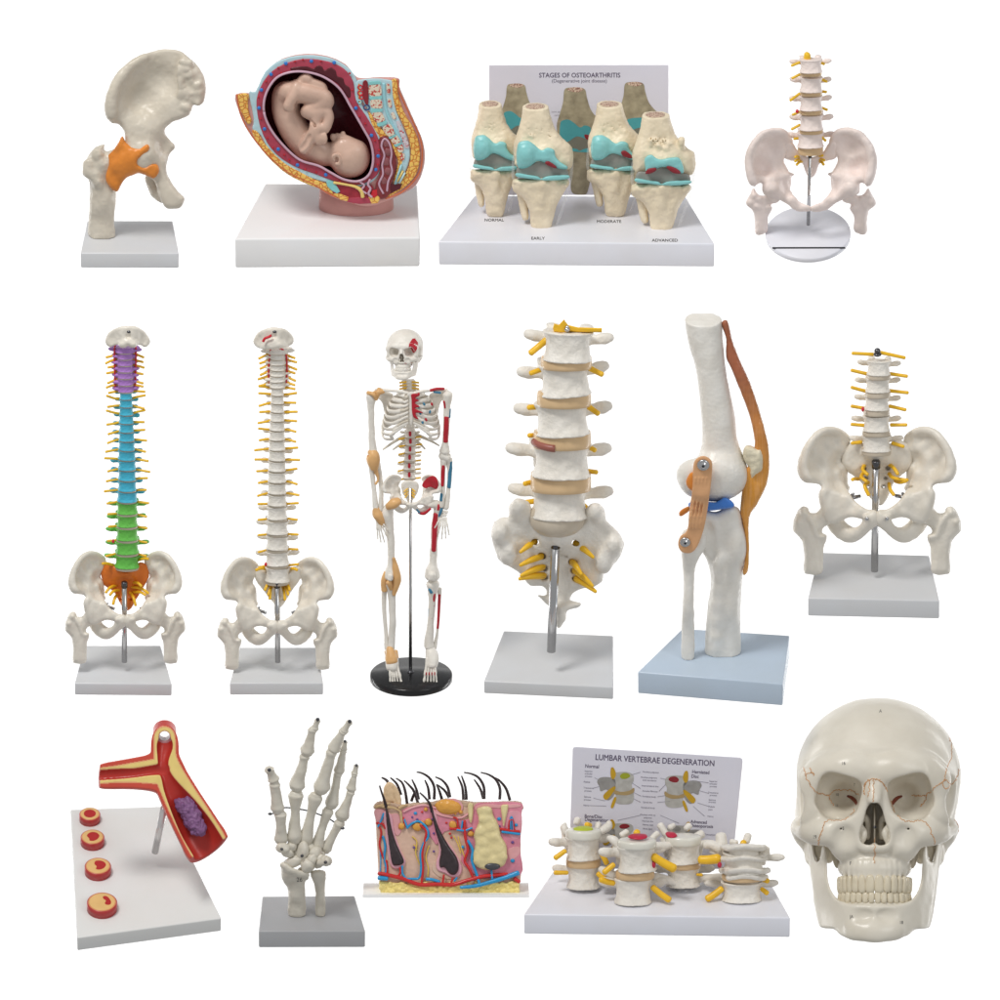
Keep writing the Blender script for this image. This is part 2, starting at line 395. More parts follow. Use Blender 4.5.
def plate_geo(c, y, th, bev, model=None):
    """closed outline (x,up) to a slab with chamfered front edge, front at y"""
    from mathutils.geometry import tessellate_polygon
    c = np.array(c, float); n = len(c)
    A = .5*np.sum(c[:, 0]*np.roll(c[:, 1], -1)-np.roll(c[:, 0], -1)*c[:, 1])
    if A < 0: c = c[::-1]
    e = np.roll(c, -1, 0)-np.roll(c, 1, 0); nr = np.stack([e[:, 1], -e[:, 0]], 1); nr /= np.linalg.norm(nr, axis=1, keepdims=True)+1e-9
    inn = c-nr*bev; V = [(a, y, b) for a, b in inn]+[(a, y+bev, b) for a, b in c]+[(a, y+th, b) for a, b in c]
    tri = tessellate_polygon([[Vector((a, b, 0)) for a, b in inn]]); Fc = []
    for t in tri:
        a, b, d = inn[t[0]], inn[t[1]], inn[t[2]]; cr = (b[0]-a[0])*(d[1]-a[1])-(b[1]-a[1])*(d[0]-a[0])
        t = list(t) if cr > 0 else list(t)[::-1]
        Fc.append(t); Fc.append([i+2*n for i in t[::-1]])
    for k in (0, n):
        for i in range(n): j = (i+1) % n; Fc.append([k+i, k+n+i, k+n+j, k+j])
    V = np.array(V)
    if model: V = model.sl(V)
    return V, Fc

def text_geo(txt, size, align='CENTER', extrude=.05, bold=0., spacing=1.):
    if bold:                                 # heavier strokes: shifted copies, each a hair deeper
        return merge([(np.asarray(g[0])+np.array([dx*bold, dy*bold, -.01*i]), g[1]) for i, (dx, dy) in enumerate(((0, 0), (-1, 0), (1, 0), (0, 1), (0, -1))) for g in [text_geo(txt, size, align, extrude, 0., spacing)]])
    cu = bpy.data.curves.new('lettering', 'FONT'); cu.body = txt; cu.size = size; cu.align_x = align; cu.align_y = 'CENTER'
    cu.extrude = extrude; cu.offset = bold; cu.space_character = spacing; cu.resolution_u = 3
    o = bpy.data.objects.new('lettering', cu); COL.objects.link(o)
    dg = bpy.context.evaluated_depsgraph_get(); me = bpy.data.meshes.new_from_object(o.evaluated_get(dg))
    V = np.array([v.co[:] for v in me.vertices]); Fc = [list(p.vertices) for p in me.polygons]
    bpy.data.objects.remove(o); bpy.data.curves.remove(cu); bpy.data.meshes.remove(me)
    return (V if len(V) else np.zeros((0, 3))), Fc
def bvh_of(V, Q):
    from mathutils.bvhtree import BVHTree
    return BVHTree.FromPolygons([tuple(v) for v in V], [tuple(int(i) for i in q) for q in Q])
def drop(bvh, x, z, y0=-300, lift=.0, default=None):          # first surface met going back at x,z
    h = bvh.ray_cast(Vector((x, y0, z)), Vector((0, 1, 0)))
    return (h[0].y-lift if h[0] is not None else default)
def want(k): return ONLY is None or k in ONLY

# ------------------------------------------------------------------ the white wall behind
def backdrop():
    V = [(x, y, z) for y in (3., 3.05) for x, z in ((-2, -1.8), (2, -1.8), (2, 1.8), (-2, 1.8))]
    Fc = [[0, 1, 2, 3], [7, 6, 5, 4], [0, 4, 5, 1], [1, 5, 6, 2], [2, 6, 7, 3], [3, 7, 4, 0]]
    me = make_mesh('backdrop', V, Fc, mat('white_backdrop_paint', (.93, .93, .93), .9, .0), False)
    o = bpy.data.objects.new('backdrop', me); COL.objects.link(o); o['kind'] = 'structure'
    return o
backdrop()

# ------------------------------------------------------------------ hip bones, femurs, sacrum, vertebrae shared by several models
def zf(ox, oy, s): return lambda L: [(ox+p[0]/s, oy+p[1]/s)+tuple(p[2:]) for p in L]

def m_hip():
    m = Model('hip_joint_model', 'hip bone and cut thigh bone with orange ligament on a small grey base', 'anatomy model', 130, 254, 22)
    m.base([(81, 253), (178.5, 253), (173, 220.5), (87, 220.5)], 15, M['base_grey'])
    z = zf(60, 30, 4)
    f = F(1.0)
    out = z([(185, 340), (190, 290), (205, 230), (230, 180), (270, 140), (320, 105), (375, 85), (430, 78), (480, 85), (515, 110), (545, 140), (570, 175), (582, 215), (580, 260), (570, 295), (535, 300), (520, 335), (490, 355), (450, 368), (420, 395), (420, 415), (440, 440), (460, 468), (440, 495), (425, 540), (430, 580), (450, 615), (475, 650), (497, 670), (490, 700), (470, 714), (425, 712), (405, 680), (390, 640), (375, 600), (335, 575), (290, 540), (262, 440), (258, 410), (235, 378), (205, 372)])
    yc = z([(190, 300, -14, 4), (230, 200, -12, 4), (300, 120, -6, 3.5), (430, 85, 2, 3.5), (330, 260, 4, 2.5), (400, 200, 6, 2.5), (540, 200, -2, 7), (560, 270, -3, 7), (480, 320, -4, 6), (330, 420, -8, 8), (340, 500, -9, 11), (300, 530, -8, 12), (400, 560, -6, 8), (470, 690, -8, 8), (430, 470, 2, 4)])
    f.poly(m.X(out), m.X(yc), T=6, R=6)
    f.chain(m.C(z([(207, 345, -16, 4), (203, 300, -17, 4), (215, 245, -16, 3.6), (240, 195, -13, 3.2), (285, 145, -10, 2.6), (340, 112, -6, 2)])), 5)
    rng = random.Random(4)
    for i in range(46):
        a = rng.uniform(478, 560); b = rng.uniform(115, 325)
        if a > 500+(b-90)*.5 or a > 505+(345-b)*.9: continue
        p = z([(a, b)])[0]; f.ell((p[0]-m.ox, -8, m.oy-p[1]), (rng.uniform(1.5, 4), 3, rng.uniform(1.5, 4)), 3)
    f.chain(m.C(z([(360, 590, 8, 4), (375, 625, 10, 4), (392, 650, 6, 5), (425, 670, 0, 5)])), 5)   # far ramus
    f.ell((z([(330, 500)])[0][0]-m.ox, -6, m.oy-z([(330, 500)])[0][1]), (18, 14, 15), 10)
    m.field('hip_bone', f, M['bone_warm'], amp=.35, freq=.2)
    f = F(.9)
    fem = z([(97, 560), (105, 520), (130, 480), (158, 462), (180, 459), (176, 480), (188, 500), (205, 500), (235, 500), (240, 560), (218, 610), (225, 650), (222, 700), (216, 765), (217, 850), (118, 850), (120, 690), (118, 610), (100, 580)])
    f.poly(m.X(fem), m.X(z([(150, 500, 0, 12), (165, 650, 2, 12), (165, 820, 9, 12)])), T=12, R=12)
    for a, b, r in [(115, 540, 6), (150, 500, 6), (135, 580, 7), (110, 570, 5), (165, 540, 5), (150, 610, 5)]:
        p = z([(a, b)])[0]; f.ell((p[0]-m.ox, -10, m.oy-p[1]), (r, 5, r), 4)
    f.cone(m.C(z([(190, 540, 0, 1)]))[0][:3], m.C(z([(310, 500, -4, 1)]))[0][:3], 12, 14, 6); m.level(f, m.H)
    m.field('thigh_bone', f, M['bone_warm'], amp=.5, freq=.2, seed=3)
    f = F(.8)
    cap = z([(250, 425), (262, 450), (285, 466), (320, 472), (345, 458), (358, 465), (352, 488), (330, 508), (320, 520), (318, 540), (335, 548), (365, 535), (390, 540), (395, 565), (375, 595), (340, 580), (300, 572), (265, 590), (245, 620), (228, 648), (200, 630), (183, 590), (195, 540), (190, 505), (215, 480), (235, 450)])
    f.poly(m.X(cap), m.X(z([(200, 600, -12, 5), (200, 500, -9, 5), (250, 550, -12, 8), (250, 450, -14, 6), (300, 520, -16, 8), (350, 470, -20, 4), (380, 560, -16, 4)])), T=8, R=5)
    f.ell((m.C(z([(265, 530, -14, 1)]))[0][:3]), (12, 10, 11), 8)
    f.ell((m.C(z([(318, 530, -27, 1)]))[0][:3]), (3.5, 8, 6), 2, sub=True)
    m.field('joint_capsule', f, M['orange_cap'], amp=.4, freq=.15, seed=5)

_H = {}
def hip_mesh():
    """right-hand (in view) hip bone and femur drawn about the middle of the symphysis; one unit = one mm of the rectangular-base model"""
    if 'hip' in _H: return _H
    sc = 3.511
    def q(L): return [((p[0]-305)/sc, (635-p[1])/sc)+tuple(p[2:]) for p in L]
    f = F(.9)
    out = q([(398, 350), (420, 326), (448, 311), (478, 308), (508, 322), (536, 352), (562, 392), (576, 428), (578, 462), (562, 492), (538, 503), (512, 505), (500, 520), (505, 545), (500, 570), (488, 592), (478, 640), (440, 640), (400, 622), (360, 628), (312, 645), (306, 600), (345, 592), (385, 560), (412, 518), (428, 475), (432, 440), (418, 400)])
    f.poly(out, q([(405, 350, 22, 5), (470, 312, 8, 3.5), (540, 350, -4, 4.5), (575, 440, -14, 5), (550, 490, -17, 5.5), (480, 375, 9, 2.4), (500, 430, 3, 2.6), (530, 400, -1, 2.8), (450, 350, 14, 2.6), (430, 420, 22, 4), (430, 490, 10, 5), (500, 540, -10, 5), (460, 560, -6, 6.5), (460, 610, -6, 8), (400, 570, -10, 5), (350, 605, -20, 4.5), (310, 625, -23, 5)]), T=5, R=5)
    f.chain([(p[0], p[2], p[1], p[3]) for p in q([(412, 345, 20, 1.8), (435, 328, 15, 2), (470, 317, 7, 2), (508, 328, -1, 2.1), (540, 364, -8, 2.3), (560, 408, -12, 2.8), (565, 455, -15, 3.2), (552, 482, -17, 3.2)])], 5)
    p = q([(498, 545)])[0]; f.ell((p[0], -12, p[1]), (2.6, 3, 5), 5)
    f.chain([(p[0], p[2], p[1], p[3]) for p in q([(440, 560, 14, 6), (455, 600, 14, 7), (452, 640, 8, 7), (425, 670, 2, 7), (395, 684, -4, 6.2), (362, 672, -12, 4.2), (338, 648, -18, 4.5), (318, 628, -22, 5.5)])], 4)
    f.chain([(p[0], p[2], p[1], p[3]) for p in q([(432, 450, 20, 5), (432, 500, 22, 4.5), (440, 545, 22, 5)])], 6)   # sciatic border
    p = q([(418, 520)])[0]; f.ell((p[0], 22, p[1]), (5, 3, 3), 4)
    p = q([(480, 590)])[0]; f.ell((p[0], -9, p[1]), (5, 6, 9), 8)
    p = q([(340, 622)])[0]; f.ell((p[0], -26, p[1]), (4, 3, 3), 3)
    V, Q = f.mesh(2, .3, .16, 2)
    _H['hipV'], _H['hipQ'] = V, Q
    f = F(.9)
    fem = q([(470, 590), (490, 588), (518, 606), (540, 604), (548, 588), (566, 584), (584, 600), (596, 632), (598, 668), (578, 690), (566, 712), (560, 770), (559, 819), (500, 819), (495, 770), (492, 728), (483, 702), (482, 685), (498, 676), (490, 655), (470, 640)])
    f.poly(fem, 0, T=8.5, R=7)
    f.chain([(p[0], p[2], p[1], p[3]) for p in q([(545, 618, -8, 1.4), (528, 650, -9, 1.8), (515, 690, -8, 1.4)])], 3)
    for (a, b, r) in [(564, 608, 3), (582, 640, 3.4), (495, 692, 2.6)]:
        p = q([(a, b)])[0]; f.ell((p[0], -6, p[1]), (r, 5, r), 4)
    p = q([(478, 612)])[0]; f.ell((p[0], -3, p[1]), (9, 9, 9), 4)
    V, Q = f.mesh(2, .35, .18, 6)
    _H['femV'], _H['femQ'] = V, Q
    return _H

def put_pelvis(m, cx, cy, sx, sz, mt, y0=0., femur=True, fem_dx=0., fem_dy=0., sy=None):
    """cx,cy = symphysis in px. both hip bones and femurs as parts"""
    H = hip_mesh(); hips = []
    for sg in (1, -1):
        for k, nm in (('hip', 'hip_bone'), ('fem', 'thigh_bone')):
            if k == 'fem' and not femur: continue
            V = H[k+'V'].copy()*[sx*sg, sy or sx, sz]+[cx-m.ox, y0, m.oy-cy]; Q = H[k+'Q']
            if k == 'fem': V = V+[fem_dx*sg, 0, fem_dy]
            o = m.part(nm, (m.sl(V), Q if sg > 0 else Q[:, ::-1]), mt)
            if k == 'hip': hips.append(o)
    return hips

def vert_mesh(kind, mt):
    key = (kind, mt.name)
    if key in _H: return _H[key]
    if ('g', kind) not in _H:
        # units: body half width 20
        f = F(1.0)
        hz = {'lumbar': 13.2, 'thoracic': 13.4, 'cervical': 11}[kind]; wa = {'lumbar': 3.1, 'thoracic': 2.3, 'cervical': 2.6}[kind]; kk = {'lumbar': 1.28, 'thoracic': 1.12, 'cervical': 1.3}[kind]
        f.op((-24, -20, -16), (24, 20, 16), lambda X, Y, Z: (np.sqrt(X**2+(Y*kk)**2)-((20.8-wa)+wa*(np.minimum(np.abs(Z+.3)/(hz-.6), 1.05))**2.2))*.85, 0)
        if kind == 'lumbar':
            for sg in (1, -1):
                f.chain([(sg*11, 14, 3, 5), (sg*13, 22, 3, 4.8), (sg*14, 30, 2, 5)], 4)
                f.chain([(sg*12, 18, 3, 5.5), (sg*20, 18, 3, 3.2), (sg*28, 17, 4, 3.9), (sg*34, 17, 5.5, 2.8)], 3, sy=.7)
                f.chain([(sg*13, 28, 6, 5), (sg*14, 30, 12, 4.6)], 3); f.chain([(sg*10, 31, -4, 4.6), (sg*10, 33, -12, 4.4)], 3)
                f.chain([(sg*12, 30, 0, 4.5), (0, 36, -2, 4)], 3)
            f.chain([(0, 36, -1, 4), (0, 46, -4, 3.4), (0, 56, -7, 4.4)], 3)
        elif kind == 'thoracic':
            for sg in (1, -1):
                f.chain([(sg*11, 14, 4, 5), (sg*14, 24, 4, 5), (sg*25, 27, 5, 5), (sg*29, 27, 6, 6)], 4)
                f.chain([(sg*12, 27, 0, 4.5), (0, 33, -3, 4)], 3)
            f.chain([(0, 34, -2, 4), (0, 45, -10, 4)], 3)
        else:
            for sg in (1, -1):
                f.chain([(sg*15, 3, -2, 5), (sg*26, 6, -2, 5.5), (sg*29, 12, -2, 5)], 4)
                f.chain([(sg*22, 20, 0, 8), (sg*20, 26, 2, 7)], 4); f.chain([(sg*20, 26, 0, 4.5), (0, 38, -2, 4)], 3)
            f.chain([(0, 38, -2, 4), (0, 50, -6, 4)], 3)
        f.plane((0, 0, 1), hz); f.plane((0, 0, -1), hz)
        _H[('g', kind)] = f.mesh(1, .45, .22, 7)
    V, Q = _H[('g', kind)]
    _H[key] = make_mesh(kind+'_vertebra', V*S, Q, mt); return _H[key]

def disc_mesh(mt, key='disc', h=4.0):
    kk = ('disc', mt.name, h)
    if kk not in _H:
        pr = [(0.5, -h), (18, -h), (20.2, -h*.93), (20.8, -h*.5), (20.9, 0), (20.8, h*.5), (20.2, h*.93), (18, h), (.5, h)]
        V, Fc = lathe_geo(pr, 40, sy=.80); _H[kk] = make_mesh('disc', np.array(V)*S, Fc, mt)
    return _H[kk]

def nerve(m, pts, r, mt=None, parent=None, name='nerve'):
    return m.bone(name, [tuple(p)+(r*(1 if i == 0 else .92),) for i, p in enumerate(pts)], mt or M['nerve'], parent, n=4, seg=10)

def rod(m, px, py0, py1, r, y=0., px1=None, mt=None, name='rod'):
    return m.tube(name, [(px, py0, y), ((px1 or px), py1, y)], r, mt or M['chrome'], n=1, seg=20)

def sacrum_field(m, z, out, y0, ds=1.0):
    pass

def lumbar_pelvis():
    m = Model('spine_and_pelvis_model', 'lower spine with pelvis, yellow nerves and steel rod on a rectangular grey base', 'anatomy model', 874, 596, 26)
    z = zf(790, 340, 3.511)
    m.base([(808.5, 598), (938.7, 600.6), (929.5, 555), (818.5, 552)], 18, M['base_grey'])
    rod(m, 874.5, 571, 462, 3.6, 0, 876)
    put_pelvis(m, 877, 521, 1, 1, M['bone'])
    # sacrum
    f = F(.9)
    so = z([(186, 390), (228, 350), (262, 365), (305, 400), (350, 365), (385, 350), (424, 378), (426, 440), (395, 472), (365, 500), (350, 540), (325, 578), (300, 575), (272, 540), (250, 500), (215, 472), (184, 440)])
    f.poly(m.X(so), m.X(z([(305, 400, 10, 9), (305, 470, 24, 6), (305, 560, 14, 4), (220, 400, 20, 8), (395, 400, 20, 8)])), T=7, R=7)
    f.ell((2, 10, m.oy-(340+398/3.511)), (15, 11, 5), 4)
    for sg in (1, -1):
        for (a, b) in ((42, 450), (34, 485), (27, 515)): f.ell((2+sg*a/3.511, 14, m.oy-(340+b/3.511)), (2.6, 9, 2.2), 1.5, sub=True)
    m.field('sacrum', f, M['bone'], amp=.3)
    ys = [96, 156, 218, 292, 362]; w = [40, 42, 43, 46, 50]; cxs = [311, 308, 305, 303, 303]
    for i in range(5):
        o = m.obj('vertebra', vert_mesh('lumbar', M['bone_white']), loc=m.P(790+cxs[i]/3.511, 340+ys[i]/3.511, 6), scale=(w[i]/3.511/20*1.02, .60, [.54, .54, .56, .58, .60][i]), rot=(radians(-12), 0, radians([-4, 0, -4, 0, 0][i])))
        dy = [126, 190, 252, 325, 388][i]
        o2 = m.obj('disc', disc_mesh(M['disc_grey']), loc=m.P(790+cxs[i]/3.511, 340+dy/3.511, 6), scale=(w[i]/3.511/20*.99, .62, [.75, .75, .85, .8, 1.1][i]), rot=(radians(-12), 0, 0))
    V, Fc = ell_geo(m.P(790+256/3.511, 340+243/3.511, -3), (1.6, 2, 2.6)); m.part('bulge', (V, Fc), M['red'])
    for (x0, y0, x1, y1) in [(292, 50, 220, 46), (320, 44, 402, 62), (268, 118, 217, 106), (350, 118, 410, 127), (268, 180, 217, 166), (350, 178, 413, 185), (262, 240, 217, 232), (350, 232, 405, 245), (262, 300, 217, 296), (355, 298, 408, 298), (250, 358, 218, 362), (360, 362, 398, 374)]:
        nerve(m, z([(x0, y0, 10), ((x0+x1)/2, (y0+y1)/2, 9), (x1, y1, 7)]), 1.9)
    for (x0, y0, x1, y1, x2, y2) in [(262, 440, 255, 455, 272, 472), (350, 438, 365, 450, 378, 470), (262, 462, 250, 480, 268, 496), (348, 470, 365, 485, 412, 492), (275, 500, 262, 512, 276, 544), (348, 505, 352, 525, 364, 543), (240, 488, 225, 488, 220, 490), (370, 495, 385, 500, 405, 496)]:
        nerve(m, z([(x0, y0, 12), (x1, y1, 4), (x2, y2, -2)]), 2.0)
    g = merge([ell_geo(m.P(790+307/3.511, 340+38/3.511, 4), (3.2, 3.2, 3)), ell_geo(m.P(790+307/3.511, 340+50/3.511, 4), (4, 4, 2.2))]); m.part('nut', g, M['dark_metal'])
    m.part('rod_cap', lathe_geo([(.1, -4), (4.3, -4), (4.3, 3), (3.4, 4), (.1, 4)], 24, tuple(m.P(876, 464, 0))), M['dark_metal'])
    for (x, y, sg) in [(225, 552, -1), (392, 550, 1)]:
        p = z([(x, y)])[0]
        m.part('wing_bolt', merge([tube_geo([m.P(p[0]-sg*6, p[1]-1, 6), m.P(p[0]+sg*5, p[1]+1, 0)], 1.9, 12), ell_geo(m.P(p[0]+sg*2, p[1]+2.5, -2), (1.7, 1.5, 4), rot=.6*sg), ell_geo(m.P(p[0]+sg*2, p[1]-2, -2), (1.7, 1.5, 3.4), rot=-.7*sg)]), M['bolt'])
    for x in (270, 340):
        p = z([(x, 628)])[0]; m.part('screw', ell_geo(m.P(p[0], p[1], -29), (2, 1.6, 2.4)), M['chrome'])
M['purple'] = mat('purple_paint', (.42, .20, .58), .38, .05, 80, .06)
M['sky'] = mat('sky_blue_paint', (.06, .47, .66), .38, .05, 80, .06)
M['green'] = mat('green_paint', (.14, .53, .08), .38, .05, 80, .06)
M['orange'] = mat('orange_paint', (.76, .19, .02), .38, .06, 80, .06)

def spine(m, z, rows, disc_mt, y=6, tilt=-8):
    """rows: (zx, zy, kind, half width px, height px, material, disc)"""
    rj = random.Random(len(rows)*7+int(m.ox))
    for i, (zx, zy, kind, hw, h, mt, dd) in enumerate(rows):
        jz, jy, js = rj.uniform(-.09, .09), rj.uniform(-.045, .045), rj.uniform(.97, 1.04)
        if kind == 'cervical' and i == 0: js *= 1.28
        p = z([(zx, zy)])[0]; hz = {'lumbar': 26.4, 'thoracic': 26.8, 'cervical': 22}[kind]
        m.obj('vertebra', vert_mesh(kind, mt), loc=m.P(p[0], p[1], y), scale=(hw/20.5*js, hw/20.5, h*.93/m.cp/hz), rot=(radians(tilt), jy, jz))
        if dd: m.obj('disc', disc_mesh(disc_mt), loc=m.P(p[0], p[1]+h*.5+dd*.5, y), scale=(hw/21.9, hw/22.2, dd/m.cp/7), rot=(radians(tilt), 0, 0))

def sacral_nerves(m, z, L, r, mt=None):
    for (x0, y0, x1, y1) in L: nerve(m, z([(x0, y0, 14), ((x0+x1)/2+(x1-x0)*.1, (y0+y1)/2-3, 4), (x1, y1, 0)]), r, mt)

def full_spine(key):
    colour = key == 5
    if colour:
        m = Model('spine_model', 'full spine painted purple, blue, green and orange above a white pelvis', 'anatomy model', 126, 684, 26)
        z = zf(50, 310, 2.5); cx = 189; B = [(75, 683), (171.6, 684), (161, 645), (84, 645)]
        C3 = [M['purple'], M['sky'], M['green']]; sac = M['orange']; ys = (92, 205, 481, 648); sym = (188, 782); px0 = 124.6
    else:
        m = Model('spine_model', 'full unpainted ivory spine with yellow nerves above a white pelvis', 'anatomy model', 277, 684, 26)
        z = zf(205, 310, 2.5); cx = 182; B = [(230, 683), (323, 683), (318, 647), (239, 647)]
        C3 = [M['bone_white']]*3; sac = M['bone']; ys = (97, 194, 490, 684); sym = (181, 797); px0 = 277.5
    m.base(B, 12, M['base_grey'])
    X = (lambda t: 187+5*t+3*math.sin(t*3)) if colour else (lambda t: 182-2*math.sin(t*3))
    bt = z([(cx-3 if colour else 182, 880)])[0]; tp = z([(cx-3 if colour else 180, 686)])[0]
    rod(m, bt[0], bt[1], tp[1], 2.7, 0, tp[0])
    m.part('rod_cap', lathe_geo([(.1, -3), (3.2, -3), (3.2, 2), (2.6, 3), (.1, 3)], 20, tuple(m.P(tp[0], tp[1], 0))), M['dark_metal'])
    cs = z([sym])[0]
    put_pelvis(m, cs[0], cs[1], .715, .76, M['bone'], 0)
    rows = []; ny = []
    for n, (a, b, hw0, hw1, kind, mt) in zip((7, 12, 5), ((ys[0], ys[1], 7.6, 7.8, 'cervical', C3[0]), (ys[1], ys[2], 6.4, 9.8, 'thoracic', C3[1]), (ys[2], ys[3], 10.6, 12.2, 'lumbar', C3[2]))):
        wts = [1+(.5 if kind == 'thoracic' else .15)*k/max(n-1, 1) for k in range(n)]; tot = sum(wts); y = a
        for k in range(n):
            hgt = (b-a)*wts[k]/tot; dd = hgt*.16
            rows.append((X((y-ys[0])/(ys[3]-ys[0])), y+(hgt-dd)/2, kind, hw0+(hw1-hw0)*k/(n-1), (hgt-dd)/2.5, mt, dd/2.5))
            ny.append((X((y-ys[0])/(ys[3]-ys[0])), y+hgt-dd, kind)); y += hgt
    spine(m, z, rows, M['disc_grey'])
    rng = random.Random(key)
    for i, (x, y, kind) in enumerate(ny[:-1]):
        for sg in (-1, 1):
            ln = {'cervical': 46, 'thoracic': 47, 'lumbar': 50}[kind]*rng.uniform(.92, 1.05) if kind != 'thoracic' or i < 13 else 54*rng.uniform(.85, 1.05)
            dr = rng.uniform(6, 14) if i < 6 else rng.uniform(-4, 9); y += rng.uniform(-1.5, 1.5)
            if colour and i in (7, 9): dr = -8
            nerve(m, z([(x+sg*14, y, 10), (x+sg*ln*.6, y+dr*rng.uniform(.2, .6), 8), (x+sg*ln, y+dr, 5)]), 1.3)
    # sacrum
    f = F(.8)
    if colour: so = z([(128, 650), (150, 632), (188, 655), (225, 630), (247, 645), (246, 672), (232, 695), (215, 725), (197, 752), (178, 738), (160, 705), (138, 690), (130, 672)])
    else: so = z([(128, 640), (155, 655), (182, 680), (210, 655), (238, 640), (240, 670), (218, 700), (200, 730), (184, 745), (165, 725), (145, 700), (126, 672)])
    f.poly(m.X(so), m.X(z([(188, 655, 8, 6), (188, 700, 18, 4), (190, 745, 10, 3), (130, 660, 14, 5), (245, 660, 14, 5)])), T=5, R=5)
    for sg in (1, -1):
        for (a, b) in ((22, 690), (18, 708), (13, 724)):
            p = z([(cx+sg*a, b)])[0]; f.ell((p[0]-m.ox, 8, m.oy-p[1]), (1.6, 6, 1.3), 1, sub=True)
    m.field('sacrum', f, sac, amp=.3)
    if colour:
        sacral_nerves(m, z, [(165, 640, 132, 634), (212, 628, 245, 622), (165, 688, 140, 706), (172, 700, 150, 712), (168, 712, 158, 735), (205, 680, 228, 690), (205, 692, 245, 708), (208, 705, 238, 712), (200, 706, 214, 738)], 1.6)
    else:
        sacral_nerves(m, z, [(160, 648, 128, 650), (205, 648, 230, 650), (170, 690, 158, 712), (166, 686, 162, 722), (165, 680, 150, 700), (196, 686, 208, 712), (194, 690, 200, 724), (200, 682, 212, 700)], 1.6)
    # occiput
    f = F(.7)
    if colour: oc = z([(137, 78), (147, 55), (170, 42), (195, 38), (220, 42), (240, 56), (251, 78), (240, 92), (222, 86), (205, 92), (195, 84), (183, 92), (168, 86), (150, 92)])
    else: oc = z([(120, 78), (130, 58), (150, 46), (172, 42), (200, 47), (218, 62), (222, 80), (205, 92), (180, 96), (150, 98), (130, 92)])
    ocx = 195 if colour else 172
    f.poly(m.X(oc), m.X(z([(ocx, 60, -2, 3), (ocx-50, 70, 6, 3), (ocx+50, 70, 6, 3), (ocx, 90, -6, 3)])), T=3.5, R=3.5)
    for dx, dy, r, sb in ((0, 14, 5, 0), (-12, 20, 4, 0), (12, 20, 4, 0), (0, -2, 3.2, 1), (-25, 5, 3, 1), (25, 5, 3, 1)):
        p = z([(ocx+dx, 66+dy)])[0]; f.ell((p[0]-m.ox, -4 if not sb else -7, m.oy-p[1]), (r, 4, r*.8), 1.5, sub=bool(sb))
    m.field('skull_base', f, M['bone'], amp=.3)
    p = z([(ocx+2, 50)])[0]; m.part('nut', merge([ell_geo(m.P(p[0], p[1]+1, -4), (2.2, 2.2, 1.8)), ell_geo(m.P(p[0], p[1]-1, -3), (1.5, 1.5, 1.8))]), M['dark_metal'])
    if not colour:
        m.tube('artery', z([(145, 78, -9), (150, 70, -9), (160, 66, -9), (166, 62, -9)]), 1.3, M['red'])
        for sg in (-1, 1):
            m.tube('artery', z([(172+sg*8, 92, -2), (182+sg*19, 105, 5), (182+sg*23, 150, 6), (182+sg*20, 190, 8)]), .9, M['red'])
    else:
        for sg in (-1, 1): m.tube('artery', z([(188+sg*25, 88, 3), (188+sg*27, 100, 6), (188+sg*26, 150, 7), (188+sg*25, 198, 8)]), .9, M['red'])
    for (x, y, sg) in ([(148, 742, -1), (238, 742, 1)] if colour else [(140, 752, -1), (230, 752, 1)]):
        p = z([(x, y)])[0]
        m.part('wing_bolt', merge([tube_geo([m.P(p[0]-sg*5, p[1]+2, 3), m.P(p[0]+sg*4, p[1]-1, 0)], 1.5, 12), ell_geo(m.P(p[0]+sg*2, p[1]+1, -2), (1.4, 1.3, 3.6), rot=.6*sg), ell_geo(m.P(p[0]+sg*3, p[1]-2, -2), (1.4, 1.3, 3), rot=-.7*sg)]), M['bolt'])
    p = z([(158 if colour else 152, 578 if colour else 636)])[0]; m.part('bulge', ell_geo(m.P(p[0], p[1], -4), (1.5, 2, 2)), M['red'])

